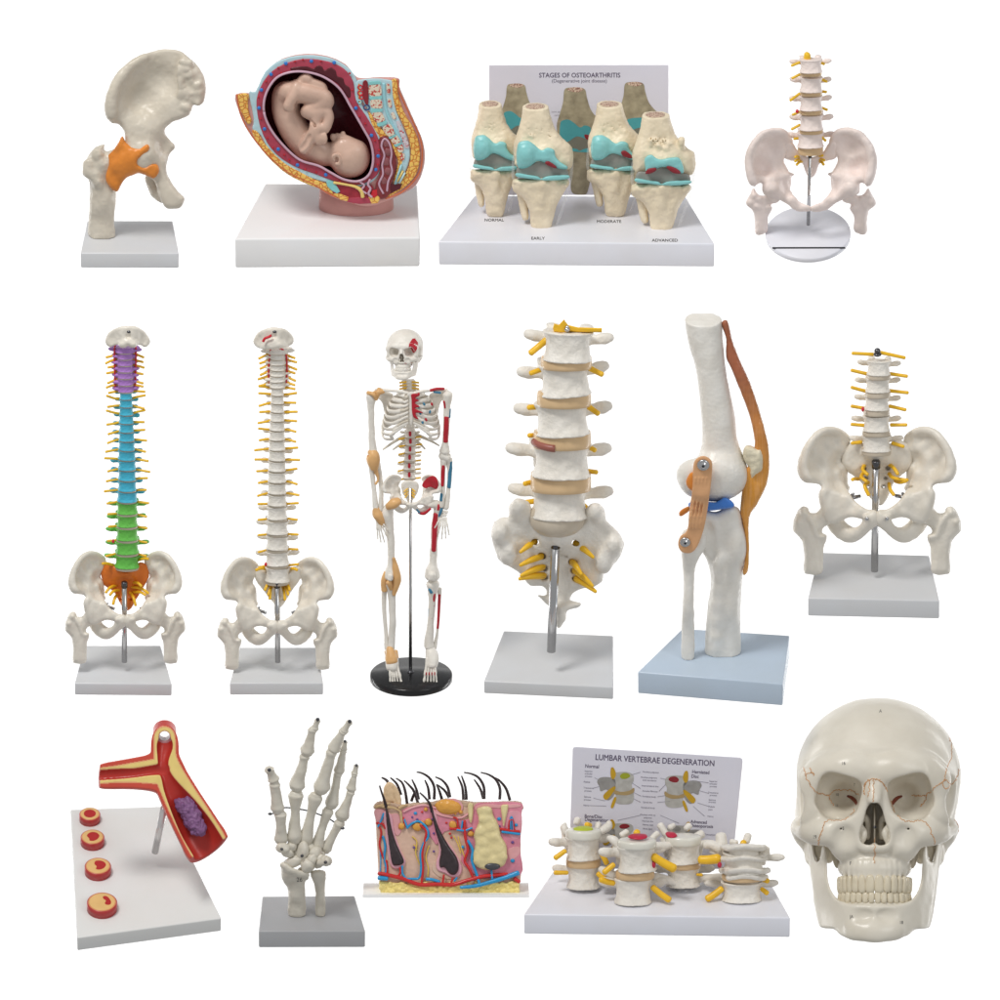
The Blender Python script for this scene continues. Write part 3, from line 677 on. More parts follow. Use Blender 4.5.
def round_pelvis():
    m = Model('spine_and_pelvis_model', 'pinkish white pelvis with lower spine on a round white base with black stripe', 'anatomy model', 808, 237, 38)
    z = zf(730, 40, 4.167)
    V, Fc = lathe_geo([(.1, 0), (41.5, 0), (42.6, 1.2), (42.6, 5.2), (41.6, 6.4), (.1, 6.4)], 96)
    m.part('base', (V, Fc), M['base_lilac']).data.set_sharp_from_angle(angle=.9)
    yy = (m.oy-(40+866/4.167)-6.4*m.cp)/m.sp
    xs = (177/4.167+730-m.ox, 480/4.167+730-m.ox)
    m.part('stripe', ([(xs[0], yy-1.3, 6.45), (xs[1], yy-1.3, 6.45), (xs[1], yy+1.3, 6.45), (xs[0], yy+1.3, 6.45), (xs[0], yy-1.3, 6.2), (xs[1], yy-1.3, 6.2), (xs[1], yy+1.3, 6.2), (xs[0], yy+1.3, 6.2)], [[0, 1, 2, 3], [0, 4, 5, 1], [2, 6, 7, 3], [1, 5, 6, 2], [3, 7, 4, 0]]), M['ink'], smooth=False)
    rod(m, 730+326/4.167, 40+770/4.167, 40+486/4.167, 1.75, 0, 730+333/4.167)
    m.part('rod_cap', ell_geo(m.P(730+333/4.167, 40+488/4.167, -1), (2.1, 2.1, 1.4)), M['dark_metal'])
    cx = 337
    for sg in (1, -1):
        q = lambda L: z([((cx+sg*p[0]), p[1])+tuple(p[2:]) for p in L])
        f = F(.8)
        f.poly(m.X(q([(78, 432), (92, 395), (120, 374), (160, 371), (205, 385), (245, 425), (267, 480), (268, 535), (255, 580), (236, 612), (222, 600), (205, 596), (190, 612), (172, 640), (150, 655), (105, 680), (60, 712), (4, 714), (2, 692), (40, 678), (70, 648), (88, 618), (92, 590), (84, 562), (98, 535), (112, 500), (96, 465)])),
               m.X(q([(85, 430, 12, 4), (120, 376, 6, 2.6), (200, 385, -4, 2.8), (262, 480, -12, 3.4), (255, 575, -16, 3.6), (160, 450, 8, 2), (190, 520, 4, 2.6), (110, 500, 8, 3.4), (170, 600, -8, 6), (150, 640, -8, 6), (90, 610, 2, 4), (70, 680, -10, 3.4), (10, 703, -14, 3.4)])), T=4, R=4)
        f.chain(m.C(q([(88, 425, 12, 2.2), (118, 388, 5, 2.3), (160, 384, 1, 2.3), (205, 402, -4, 2.4), (240, 445, -9, 2.6), (256, 500, -12, 2.8), (252, 550, -16, 3), (238, 595, -18, 3)])), 4)
        f.ell(m.C(q([(165, 625, -10, 1)]))[0][:3], (9, 9, 7), 6)
        f.chain(m.C(q([(100, 560, 8, 3.4), (105, 610, 8, 4), (120, 650, 2, 4)])), 3)
        f.ell(m.C(q([(80, 560, 8, 1)]))[0][:3], (2.6, 2, 1.6), 2)
        m.field('hip_bone', f, M['bone_pink'], amp=.3, freq=.2, seed=3)
        f = F(.8)
        f.poly(m.X(q([(130, 645), (165, 640), (200, 648), (222, 640), (238, 618), (252, 640), (266, 668), (262, 690), (240, 715), (234, 760), (232, 800), (218, 812), (192, 805), (178, 792), (180, 740), (166, 712), (172, 694), (150, 672)])), 0, T=6, R=6)
        for a, b, r in [(235, 650, 3.5), (252, 680, 4.5), (215, 665, 4), (175, 700, 3.5), (225, 695, 4)]: f.ell(m.C(q([(a, b, -4, 1)]))[0][:3], (r, 4, r*.8), 3)
        f.ell(m.C(q([(155, 655, -4, 1)]))[0][:3], (7, 7, 6), 3)
        m.field('thigh_bone', f, M['bone_pink'], amp=.35, freq=.2, seed=4)
    f = F(.8)
    f.poly(m.X(z([(217, 450), (228, 425), (262, 430), (290, 470), (337, 490), (385, 470), (415, 425), (445, 428), (452, 460), (440, 495), (400, 505), (370, 520), (358, 560), (330, 575), (310, 540), (300, 515), (265, 505), (225, 492)])), m.X(z([(335, 470, 6, 5), (335, 530, 16, 3), (225, 450, 10, 4), (445, 450, 10, 4)])), T=4.5, R=4.5)
    m.field('sacrum', f, M['bone_pink'], amp=.3)
    rows = [(337, 108, 'lumbar', 11.2, 11, M['bone_pink'], 3.6), (338, 185, 'lumbar', 11.4, 12.5, M['bone_pink'], 4), (337, 262, 'lumbar', 11.6, 12, M['bone_pink'], 4.4), (338, 342, 'lumbar', 12.2, 13, M['bone_pink'], 4), (335, 415, 'lumbar', 13.2, 12.5, M['bone_pink'], 7)]
    spine(m, z, rows, M['disc'], 4, -24)
    for (x0, y0, x1, y1) in [(290, 95, 258, 108), (375, 95, 392, 102), (290, 145, 260, 160), (380, 165, 402, 175), (290, 225, 252, 252), (380, 215, 400, 218), (290, 300, 262, 312), (385, 285, 404, 292), (290, 355, 258, 372), (290, 410, 268, 412), (380, 405, 398, 420)]:
        nerve(m, z([(x0, y0, 10), ((x0+x1)/2, (y0+y1)/2, 9), (x1, y1, 8)]), 1.5, M['nerve2'])
    sacral_nerves(m, z, [(300, 490, 272, 488), (300, 500, 272, 505), (305, 505, 278, 520), (365, 490, 385, 482), (365, 500, 392, 502), (370, 505, 390, 520)], 1.5, M['nerve2'])
    m.part('spinal_cord', bone_geo([tuple(m.P(730+320/4.167, 40+90/4.167, 10))+(3.6,), tuple(m.P(730+322/4.167, 40+68/4.167, 8))+(3.4,), tuple(m.P(730+318/4.167, 40+60/4.167, 8))+(2.6,)]), M['nerve2'])
    p = z([(280, 298)])[0]; m.part('bulge', ell_geo(m.P(p[0], p[1], -2), (1.7, 2, 2)), M['red'])

def big_lumbar():
    m = Model('lumbar_spine_model', 'large lumbar column and sacrum on a steel rod above a tilted grey base', 'anatomy model', 550, 686, 28)
    z = zf(470, 310, 2.5)
    m.base([(484, 681), (613, 687), (614, 635), (503, 630)], 12.5, M['base_grey'])
    rod(m, 470+203/2.5, 310+853/2.5, 310+580/2.5, 4.4, 0, 470+214/2.5)
    m.part('rod_cap', merge([lathe_geo([(.1, -5), (4.8, -5), (4.8, 2), (4, 3), (.1, 3)], 24, tuple(m.P(470+214/2.5, 310+582/2.5, 0))), ell_geo(m.P(470+214/2.5, 310+574/2.5, 0), (3, 3, 2.4))]), M['dark_metal'])
    f = F(1.0)
    so = z([(55, 565), (60, 532), (78, 518), (97, 516), (100, 490), (120, 474), (145, 478), (158, 510), (170, 540), (220, 552), (275, 540), (288, 500), (310, 488), (333, 496), (342, 527), (375, 560), (384, 595), (362, 632), (336, 655), (331, 678), (310, 692), (286, 695), (262, 705), (250, 725), (278, 732), (270, 745), (243, 752), (240, 772), (225, 795), (217, 790), (216, 765), (216, 752), (200, 742), (182, 728), (168, 712), (192, 712), (182, 690), (150, 690), (125, 660), (95, 640), (70, 620)])
    f.poly(m.X(so), m.X(z([(220, 560, 4, 14), (75, 560, 10, 8), (360, 590, 10, 8), (220, 640, 22, 8), (220, 700, 20, 6), (225, 770, 8, 4), (120, 490, 6, 6), (315, 505, 6, 6), (120, 620, 16, 8), (320, 640, 16, 8)])), T=9, R=8)
    c = m.C(z([(75, 560, -1, 8), (95, 610, 2, 9), (360, 590, -1, 8), (335, 630, 2, 9), (120, 495, -2, 7), (315, 505, -2, 7)]))
    for p in c: f.ell(p[:3], (p[3], 8, p[3]*1.3), 8)
    for (a, b) in [(165, 580), (180, 615), (186, 645), (186, 668), (262, 582), (256, 630), (260, 652), (264, 672)]:
        p = m.C(z([(a, b, 8, 1)]))[0]; f.ell(p[:3], (4.6, 14, 3.4), 3, sub=True, ry=.3)
    for b in (610, 650, 690):
        f.chain(m.C(z([(195, b+2, 12, 1.2), (220, b+6, 12, 1.2), (248, b+3, 12, 1.2)])), 1.5, sub=True)
    m.field('sacrum', f, M['bone_white'], amp=.55, freq=.16)
    rows = [(244, 88, 'lumbar', 24.4, 27, M['bone_white'], 8), (238, 172, 'lumbar', 25.2, 29, M['bone_white'], 10), (230, 270, 'lumbar', 27, 30, M['bone_white'], 11), (229, 374, 'lumbar', 29.2, 31, M['bone_white'], 13), (223, 478, 'lumbar', 29, 30, M['bone_white'], 0)]
    for i, r in enumerate(rows):
        p = z([(r[0], r[1])])[0]; hw, h = r[3], r[4]
        m.obj('vertebra', vert_mesh('lumbar', M['bone_white']), loc=m.P(p[0], p[1], 8), scale=(hw/20.5, hw/20.5, h*.96/m.cp/26.4), rot=(radians(-14), radians([1, -2, -3, 3, 0][i]), radians([-4, 5, -3, 6, -4][i])))
    for i, (dx, dy, hw, dd) in enumerate([(241, 130, 25.4, 13), (235, 221, 27, 15.5), (230, 322, 29, 18), (227, 428, 30.4, 20)]):
        p = z([(dx, dy)])[0]
        o = m.obj('disc', disc_mesh(M['disc'] if i < 4 else M['disc_grey']), loc=m.P(p[0], p[1], 8), scale=(hw/21.2, hw/21.5, dd/m.cp/9), rot=(radians(-16), 0, 0))
    m.part('disc', ell_geo(m.P(*z([(218, 518)])[0], 6), (28.2, 22, 21), 40, 24), M['disc_grey'])
    m.part('torn_disc', tube_geo([m.P(470+a/2.5, 310+322/2.5, 8)+np.array([0, -math.sqrt(max(0, 1-((a-230)/72)**2))*23.4+1.2, 0]) for a in (161, 166, 174, 184, 196, 207, 213)], 3.9, 12), mat('dark_torn_disc', (.36, .12, .09), .35, .1, 80))
    for (x0, y0, x1, y1, r) in [(190, 75, 152, 106, 3.4), (185, 145, 152, 157, 2.8), (300, 145, 330, 160, 3), (185, 240, 147, 243, 3), (295, 240, 320, 258, 3), (170, 312, 148, 313, 2.6), (290, 338, 312, 350, 2.8), (290, 402, 316, 405, 2.6), (160, 428, 137, 434, 2.8), (160, 478, 128, 482, 2.8), (285, 490, 298, 502, 3)]:
        nerve(m, z([(x0, y0, 14), ((x0+x1)/2, (y0+y1)/2, 12), (x1, y1, 8)]), r)
    for (x0, y0, x1, y1) in [(162, 580, 126, 605), (178, 616, 126, 638), (182, 642, 128, 664), (184, 664, 124, 672), (264, 584, 308, 618), (256, 630, 278, 660), (262, 650, 306, 690), (266, 672, 314, 704)]:
        m.bone('nerve', [p+(r,) for p, r in zip(z([(x0, y0, 14), ((x0+x1)/2, (y0+y1)/2-2, 2), (x1, y1, -4)]), (4.0, 3.4, 2.0))], M['nerve'], n=5, seg=12, sy=.8)
    star = z([(207, 45), (210, 32), (222, 36), (235, 22), (245, 36), (270, 42), (330, 44), (330, 55), (270, 54), (250, 52), (235, 56), (210, 54)])
    m.plate('spinal_cord', star, 2, 9, M['nerve'], bev=1.2)
    m.part('nut', merge([ell_geo(m.P(470+243/2.5, 310+47/2.5, 0), (3, 3, 2.4)), ell_geo(m.P(470+243/2.5, 310+42/2.5, 0), (2, 2, 2))]), M['chrome'])

# ------------------------------------------------------------------ skull (full size, and small on the skeleton)
M['tooth'] = mat('ivory_teeth', (.74, .66, .50), .3, .06, 120)
M['suture'] = mat('orange_suture_paint', (.72, .36, .14), .5, .1, 200)
_SK = {}
def skull_data():
    if _SK: return _SK
    c = lambda zx, zy: ((zx-338)/3.774, (948-zy)/3.774)
    def E(f, zx, zy, y, rx, ry, rz, k=0., **kw): x, z = c(zx, zy); f.ell((x, y, z), (rx, ry, rz), k, **kw)
    def CH(f, L, k=0., both=True, **kw):
        for sg in ((1, -1) if both else (1,)):
            f.chain([(sg*c(a, b)[0], y, c(a, b)[1], r) for a, b, y, r in L], k, **kw)
    f = F(1.05)
    E(f, 357, 322, 28, 80.5, 96, 76.3)
    E(f, 342, 318, 0, 69, 68.5, 64, 30)
    for sg in (1, -1):
        x, z = c(338, 470); f.ell((sg*62, 42, z), (18, 50, 34), 14)
    CH(f, [(300, 312, -62, 5), (250, 300, -62, 5), (190, 306, -57, 5), (138, 335, -49, 5), (104, 380, -40, 7), (98, 430, -36, 8), (108, 480, -38, 8)], 22)
    CH(f, [(118, 482, -44, 6), (165, 512, -54, 6), (215, 515, -59, 5.5), (262, 490, -61, 4.5), (292, 440, -62, 4), (300, 380, -62, 5)], 7)
    E(f, 338, 305, -60, 20, 8, 9, 20)
    for sg in (1, -1): f.ell((sg*c(150, 0)[0], -40, c(0, 535)[1]), (13, 12, 9), 8)
    # cheek bones and arches
    CH(f, [(190, 545, -57, 10), (140, 540, -49, 10), (100, 535, -38, 9), (62, 522, -20, 6.5), (50, 518, 2, 5), (54, 520, 22, 5)], 8)
    CH(f, [(54, 518, 20, 5), (70, 530, 30, 8), (85, 560, 36, 8)], 8)
    # maxilla
    f.ell((0, -26, c(338, 590)[1]), (34, 34, 38), 12)
    f.ell((0, -26, c(338, 676)[1]), (35.6, 38.4, 13), 15)
    CH(f, [(290, 440, -62, 4), (262, 520, -58, 7), (250, 600, -54, 8)], 8)
    CH(f, [(200, 560, -53, 8), (225, 610, -46, 9)], 8)
    # nasal bridge
    CH(f, [(338, 335, -67, 6), (338, 375, -70, 6), (336, 425, -77, 5)], 6, both=False)
    CH(f, [(318, 350, -66, 4), (312, 420, -69, 4), (292, 480, -66, 3.6), (276, 545, -63, 3.6), (292, 592, -62, 3.6), (330, 598, -64, 3.6)], 4)
    # orbits
    for sg in (1, -1):
        x, z = c(205, 405); x = -x*sg*-1
        f.ell((sg*c(204, 0)[0], -62, c(0, 400)[1]), (21.6, 23, 20.2), 3.5, sub=True, p=3.6, ry=sg*.25)
        f.ell((sg*c(190, 0)[0], -56, c(0, 425)[1]), (15, 17, 17.8), 3.5, sub=True, p=2.6)
        f.ell((sg*c(222, 0)[0], -42, c(0, 404)[1]), (14, 20, 14), 6, sub=True)
        f.ell((sg*c(222, 0)[0], -69, c(0, 560)[1]), (9, 6, 10), 8, sub=True)          # canine hollow
        f.ell((sg*c(212, 0)[0], -60, c(0, 527)[1]), (1.8, 5, 1.3), 1, sub=True)
        f.ell((sg*c(220, 0)[0], -71, c(0, 292)[1]), (1.5, 3, 1.2), 1, sub=True)
        f.ell((sg*c(60, 0)[0], -26, c(0, 420)[1]), (7, 26, 24), 14, sub=True)         # temporal hollow
    # nose
    no = [c(a, b) for a, b in [(336, 428), (318, 438), (306, 462), (298, 500), (285, 535), (282, 562), (292, 582), (318, 590), (338, 586), (358, 590), (384, 582), (395, 560), (390, 530), (378, 500), (368, 462), (356, 438)]]
    f.poly(no, -55, T=26, R=2, sub=True, k=1.5)
    E(f, 338, 520, -30, 1.2, 34, 26, 0)
    for sg in (1, -1):
        f.chain([(sg*11.8, -58, c(0, 520)[1], 1.5), (sg*10.5, -60, c(0, 545)[1], 3.2), (sg*12, -58, c(0, 572)[1], 2.6)], 1.5)
        f.chain([(sg*9, -44, c(0, 480)[1], 2.2), (sg*6.5, -44, c(0, 505)[1], 2.6), (sg*7, -44, c(0, 560)[1], 2.6)], 1.5)
    f.chain([(0, -62, c(0, 590)[1], 2.2), (0, -66, c(0, 596)[1], 2)], 2)
    # spikes behind
    CH(f, [(120, 600, 4, 3), (128, 655, 0, 1.4)], 2); CH(f, [(185, 600, -8, 4), (196, 668, -12, 2)], 3); CH(f, [(150, 590, 10, 8), (165, 640, 6, 4)], 4)
    CH(f, [(100, 560, 30, 10), (105, 620, 34, 6)], 6)
    for i in range(-6, 7):
        x = i*5.0; y = -27-37.2*math.sqrt(max(0, 1-(x/35)**2)); f.chain([(x, y+1.2, c(0, 650)[1], .3), (x, y+1.6, c(0, 722)[1], 2.2)], 4, n=1)
    V, Q = f.mesh(3, .35, .06, 4); _SK['skull'] = (V, Q)
    # jaw
    f = F(1.05)
    L = [(84, 575), (90, 640), (100, 720), (110, 800), (126, 880), (140, 898), (185, 903), (212, 925), (262, 940), (338, 948)]
    I = [(338, 812), (285, 812), (235, 806), (200, 792), (176, 760), (162, 715), (159, 660), (157, 615), (148, 584), (139, 600), (133, 640), (118, 646), (108, 600), (98, 566)]
    mir = lambda P: [(676-a, b) for a, b in P]
    out = [c(*p) for p in L+mir(L[:-1])[::-1]+mir(I[1:])[::-1]+I]
    f.poly(out, lambda x, z: (-60+79*(np.abs(x)/68)**2.2, 7+5*(np.abs(x)/66)), T=8, R=3.8)
    f.ell((0, -63, c(0, 912)[1]), (16, 7, 8), 8)
    for sg in (1, -1):
        f.ell((sg*18, -58, c(0, 905)[1]), (9, 6, 8), 8); f.ell((sg*13, -66, c(0, 850)[1]), (10, 3.5, 5), 6, sub=True)
        f.chain([(sg*64, 14, c(0, 640)[1], 5), (sg*64, 22, c(0, 590)[1], 5.5)], 4)
    for i in range(-6, 7):
        x = i*4.6; y = -25-38.2*math.sqrt(max(0, 1-(x/35)**2)); f.chain([(x, y+2.5, c(0, 845)[1], .8), (x, y+2, c(0, 806)[1], 2.0)], 3.5, n=1)
    V, Q = f.mesh(3, .35, .06, 9); _SK['jaw'] = (V, Q)
    teeth = []; tr = random.Random(6)
    rx, ry = 34.4, 39.5
    def arch(widths, ztop, zbot, dy, low):
        for sg in (1, -1):
            s0 = 0.
            for i, w in enumerate(widths):
                s1 = s0+w/2; s0 += w; t = 0.; acc = 0.                      # walk the arch
                while acc < s1: acc += math.hypot(rx*cos(t), ry*sin(t))*.01; t += .01
                x = rx*sin(t); y = -24-ry*cos(t)+dy+tr.uniform(-.35, .35); hz = abs(zbot-ztop)/2/3.774*tr.uniform(.93, 1.03); t += tr.uniform(-.012, .012)
                up = c(0, (ztop+zbot)/2)[1]; curve = -(1-cos(t))*2.0 if not low else -(1-cos(t))*1.0
                V, Fc = ell_geo((0, 0, 0), (w*.56, 3.0+(i > 3)*1.2, hz*1.08*(1.05 if i == 2 else 1-.05*(i == 1))), 14, 12)
                V = np.asarray(V); r = np.linalg.norm(V/np.array([w*.56, 3+(i > 3)*1.2, hz*1.08]), axis=1, keepdims=True)+1e-9
                U = V/np.array([w*.56, 3+(i > 3)*1.2, hz*1.08]); m4 = (np.abs(U)**4).sum(1, keepdims=True)**(1/4); V = V/m4*.98
                tp = (V[:, 2]/hz) if not low else -(V[:, 2]/hz)
                V[:, 0] *= 1-.22*np.clip(tp, 0, 1)                          # narrower at the gum
                V[:, 1] += (-V[:, 2]*.05 if not low else V[:, 2]*.05)
                ca, sa = cos(t*sg), sin(t*sg); X2 = V[:, 0]*ca-V[:, 1]*sa; Y2 = V[:, 0]*sa+V[:, 1]*ca
                teeth.append((np.stack([X2+sg*x, Y2+y, V[:, 2]+up+curve], 1), Fc))
    arch([8.8, 7.2, 7.6, 6.6, 6.4, 7, 7.5], 702, 766, 0, False)
    arch([5.8, 6.2, 6.6, 6.8, 6.8, 8, 8], 764, 806, 1.2, True)
    _SK['teeth'] = teeth
    return _SK

def put_skull(m, parent, mt, mj=None):
    D = skull_data(); o = m.part('cranium', D['skull'], mt, parent); j = m.part('jaw', D['jaw'], mj or mt, parent)
    return o, j
def big_skull():
    m = Model('skull_model', 'life size ivory human skull with orange suture lines and full teeth', 'anatomy model', 874.6, 941.3, 0)
    D = skull_data(); o, j = put_skull(m, None, M['skull'])
    for i, g in enumerate(D['teeth']): m.part('tooth', g, M['tooth'], o if i < 14 else j)
    B = bvh_of(*D['skull']); J = bvh_of(*D['jaw'])
    c = lambda zx, zy: ((zx-338)/3.774, (948-zy)/3.774)
    rng = random.Random(3)
    def line(pts, r=.40, jag=2.0, mt='suture'):
        P = catmull([c(*p) for p in pts], 10); P = [(x+rng.uniform(-jag, jag)*.45, z+rng.uniform(-jag, jag)*.45) for x, z in P]; path = []
        for x, z in P:
            y = drop(B, x, z, -200, .05)
            if y is None or (path and abs(y-path[-1][1]) > 14):
                if len(path) > 3: m.part('suture_line', tube_geo(path, r, 6), M[mt], o)
                path = []
                if y is None: continue
            path.append((x, y, z))
        if len(path) > 3: m.part('suture_line', tube_geo(path, r, 6), M[mt], o)
    for L in ([(300, 372), (306, 355), (320, 347), (338, 345), (356, 348), (368, 360), (378, 372), (388, 392)], [(302, 360), (298, 385), (300, 400)], [(318, 352), (318, 385), (314, 410)], [(333, 350), (335, 390), (333, 430)],
              [(338, 560), (338, 600), (338, 655)], [(262, 455), (245, 480), (215, 497), (165, 498), (148, 515), (140, 545), (130, 570), (128, 592)],
              [(400, 455), (425, 480), (450, 498), (480, 500), (515, 498), (538, 515), (550, 545), (563, 570), (563, 592)],
              [(75, 300), (80, 330), (95, 360), (115, 388), (145, 398), (165, 402), (172, 420), (185, 440)], [(165, 402), (190, 382), (230, 380), (258, 385), (275, 398)], [(82, 325), (105, 320), (112, 330)], [(95, 300), (102, 320)],
              [(480, 400), (510, 402), (535, 398), (560, 375), (590, 355), (600, 345), (625, 358), (645, 340)], [(600, 345), (608, 300), (625, 260), (628, 210), (620, 180)], [(535, 398), (525, 425), (510, 440)], [(590, 355), (605, 378), (625, 360)], [(400, 420), (405, 445), (415, 470)], [(645, 340), (650, 320), (655, 300)], [(640, 490), (652, 510), (655, 530)]):
        line(L)
    for zx, zy, t, sz in [(360, 85, 'A', 5), (222, 286, '16', 5), (262, 362, '7', 3.6), (197, 398, '10', 4), (196, 440, '11', 4), (221, 528, '5', 4.5), (114, 560, '19', 5), (248, 658, 'F', 5), (142, 640, 'E', 5)]:
        x, z = c(zx, zy); y = drop(B, x, z, -200) 
        if y is None: continue
        V, Fc = text_geo(t, sz); V = np.array([(x+a*.8, (drop(B, x+a*.8, z+b, -200) or y)-.12-q, z+b) for a, b, q in V]); m.part('lettering', (V, Fc), M['ink'], o, smooth=False)
    for zx, zy, t in [(252, 857, 'JA'), (438, 878, '18')]:
        x, z = c(zx, zy); V, Fc = text_geo(t, 4.6); V = np.array([(x+a*.8, (drop(J, x+a*.8, z+b, -200) or -60)-.12-q, z+b) for a, b, q in V]); m.part('lettering', (V, Fc), M['ink'], j, smooth=False)
    for sg in (1, -1):
        P = [(sg*c(a, b)[0], (drop(B, sg*c(a, b)[0], c(a, b)[1], -200) or -20), c(a, b)[1]) for a, b in ((235, 402), (250, 408), (264, 420), (272, 434))]
        m.part('orbital_slit', tube_geo(P, [1.0, 1.8, 2.2, 1.6], 12, .6), M['slit'], o)
    m.part('pin_hole', ell_geo((0, (drop(B, 0, c(0, 522)[1], -200) or -60), c(0, 522)[1]), (1.6, .6, 1.6)), M['ink'], o)
M['slit'] = mat('brown_slit_paint', (.22, .05, .025), .5, .1, 200)

# ------------------------------------------------------------------ hand skeleton
def hand_model():
    m = Model('hand_model', 'life size hand skeleton with spread fingers upright on a mid grey base', 'anatomy model', 312, 936, 25)
    z = zf(245, 705, 4)
    m.base([(259, 931), (365, 931), (355, 895.5), (262, 896)], 16.5, M['base_dgrey'])
    H = M['hand']
    def ray(L, name='finger_bone'):
        for seg in L:
            pts = z([(a, b, y) for a, b, y, r in seg])
            m.bone(name, [p+(s_[3]/4*1.2,) for p, s_ in zip(pts, seg)], H, n=6, seg=18, sy=.85)
    def phal(x0, y0, x1, y1, r0, rm, r1, d0=0, d1=0):
        f = lambda t: (x0+(x1-x0)*t, y0+(y1-y0)*t, d0+(d1-d0)*t)
        return [f(0)+(r0*.85,), f(.09)+(r0,), f(.3)+((rm+r0)/2,), f(.6)+(rm*1.12,), f(.84)+(r1*.86,), f(.95)+(r1,), f(1)+(r1*.85,)]
    # fingers: tip .. knuckle
    ray([phal(205, 330, 240, 203, 27, 16, 18, 0, -2), phal(247, 190, 272, 96, 25, 13, 15, -2, -4), phal(278, 96, 290, 62, 14, 8, 11, -4, -5)])
    ray([phal(303, 340, 346, 184, 28, 17, 19, 2, 0), phal(352, 180, 392, 106, 23, 14, 15, 0, -3), phal(396, 106, 418, 68, 15, 9, 12, -3, -5)])
    ray([phal(345, 402, 374, 272, 22, 13, 15, 8, 8), phal(376, 268, 394, 182, 19, 11, 12, 8, 8), phal(395, 180, 400, 148, 12, 7, 9, 8, 8)])
    ray([phal(386, 450, 424, 346, 24, 13, 14, 8, 8), phal(424, 340, 438, 278, 17, 10, 11, 8, 8), phal(438, 276, 446, 244, 12, 7, 9, 8, 8)])
    ray([phal(130, 420, 118, 315, 24, 15, 19, -6, -8), phal(116, 302, 96, 256, 20, 12, 17, -8, -10)])
    # palm bones
    ray([phal(145, 545, 140, 432, 23, 15, 22, -2, -6), phal(196, 540, 204, 355, 25, 14, 26, 0, 0), phal(240, 548, 282, 362, 24, 13, 24, 3, 2), phal(284, 572, 332, 420, 22, 12, 20, 7, 8), phal(320, 580, 380, 470, 20, 12, 19, 10, 8)], 'palm_bone')
    rng = random.Random(8)
    for (a, b, rx, rz, y, rot) in [(152, 572, 26, 19, -6, .3), (186, 566, 18, 22, -2, 0), (195, 626, 38, 20, -4, -.5), (232, 586, 22, 34, -3, .1), (252, 640, 26, 26, -8, .4), (282, 592, 24, 24, -2, .2), (292, 632, 18, 20, -2, 0), (326, 624, 21, 20, -12, .4), (208, 590, 14, 18, 0, .2), (300, 600, 18, 16, 2, 0), (240, 660, 26, 14, 2, 0), (170, 590, 22, 18, -4, .4), (214, 612, 20, 18, -1, .2), (268, 615, 20, 18, -7, 0), (226, 560, 17, 20, 1, 0), (262, 575, 17, 20, 2, 0), (304, 618, 20, 18, -6, .3)]:
        p = z([(a, b, y)])[0]; V, Fc = ell_geo((0, 0, 0), (rx/3.5, min(rx, rz)/3.6, rz/3.5), 22, 14, rot, .16, rng.randint(0, 99)); V = np.asarray(V)+m.P(*p)
        m.part('wrist_bone', (V, Fc), H)
    m.bone('wrist_bone', [p+(r/4,) for p, r in zip(z([(296, 632, -10), (318, 628, -14), (330, 622, -15)]), (12, 16, 17))], H, n=4)
    # radius and ulna
    f = F(.8)
    f.poly(m.X(z([(146, 650), (148, 630), (160, 626), (178, 645), (205, 658), (240, 664), (256, 676), (252, 700), (240, 716), (240, 850), (175, 850), (174, 745), (156, 712), (146, 685)])), m.X(z([(200, 660, 0, 9), (200, 740, 6, 8), (200, 830, 11, 8)])), T=9, R=8)
    f.chain(m.C(z([(150, 640, -6, 2.4), (180, 660, -9, 2.2), (215, 674, -9, 2.2), (248, 680, -8, 2.4)])), 3)
    m.level(f, m.H); m.field('radius_bone', f, H, amp=.3)
    f = F(.8)
    f.poly(m.X(z([(262, 672), (275, 662), (298, 660), (318, 664), (324, 680), (320, 740), (321, 850), (283, 850), (282, 760), (276, 715), (265, 690)])), m.X(z([(290, 660, 2, 7), (300, 740, 7, 5), (300, 830, 10, 5)])), T=7, R=5.5)
    m.level(f, m.H); m.field('ulna_bone', f, H, amp=.3)
    m.tube('wire', z([(100, 436, -2), (112, 434, -3), (150, 414, 6), (170, 411, 6), (205, 416, 5), (245, 422, 5), (290, 436, 6), (340, 458, 8), (370, 480, 8), (392, 495, 6)]), .75, M['dark_metal'], seg=8)
    for (a, b, y) in [(100, 436, -3), (390, 494, 5)]:
        p = z([(a, b, y)])[0]; m.part('wire_nut', ell_geo(m.P(*p), (2.2, 1.6, 1.4)), M['dark_metal'])
    for (a, b, r, y) in [(291, 58, 8, -8), (419, 66, 8, -8), (400, 146, 6, 5), (446, 242, 6, 5), (97, 260, 8, -14), (147, 577, 6, -12), (228, 604, 7, -12), (322, 630, 7, -20)]:
        p = z([(a, b, y)])[0]; m.part('pin_head', ell_geo(m.P(*p), (r/4, 1.2, r/4)), M['dark_metal'])
    V, Fc = text_geo('26', 6); m.part('lettering', (m.sl([(a+245+218/4-m.ox, -8.2-q, b+m.oy-705-700/4) for a, b, q in V]), Fc), M['ink'], smooth=False)

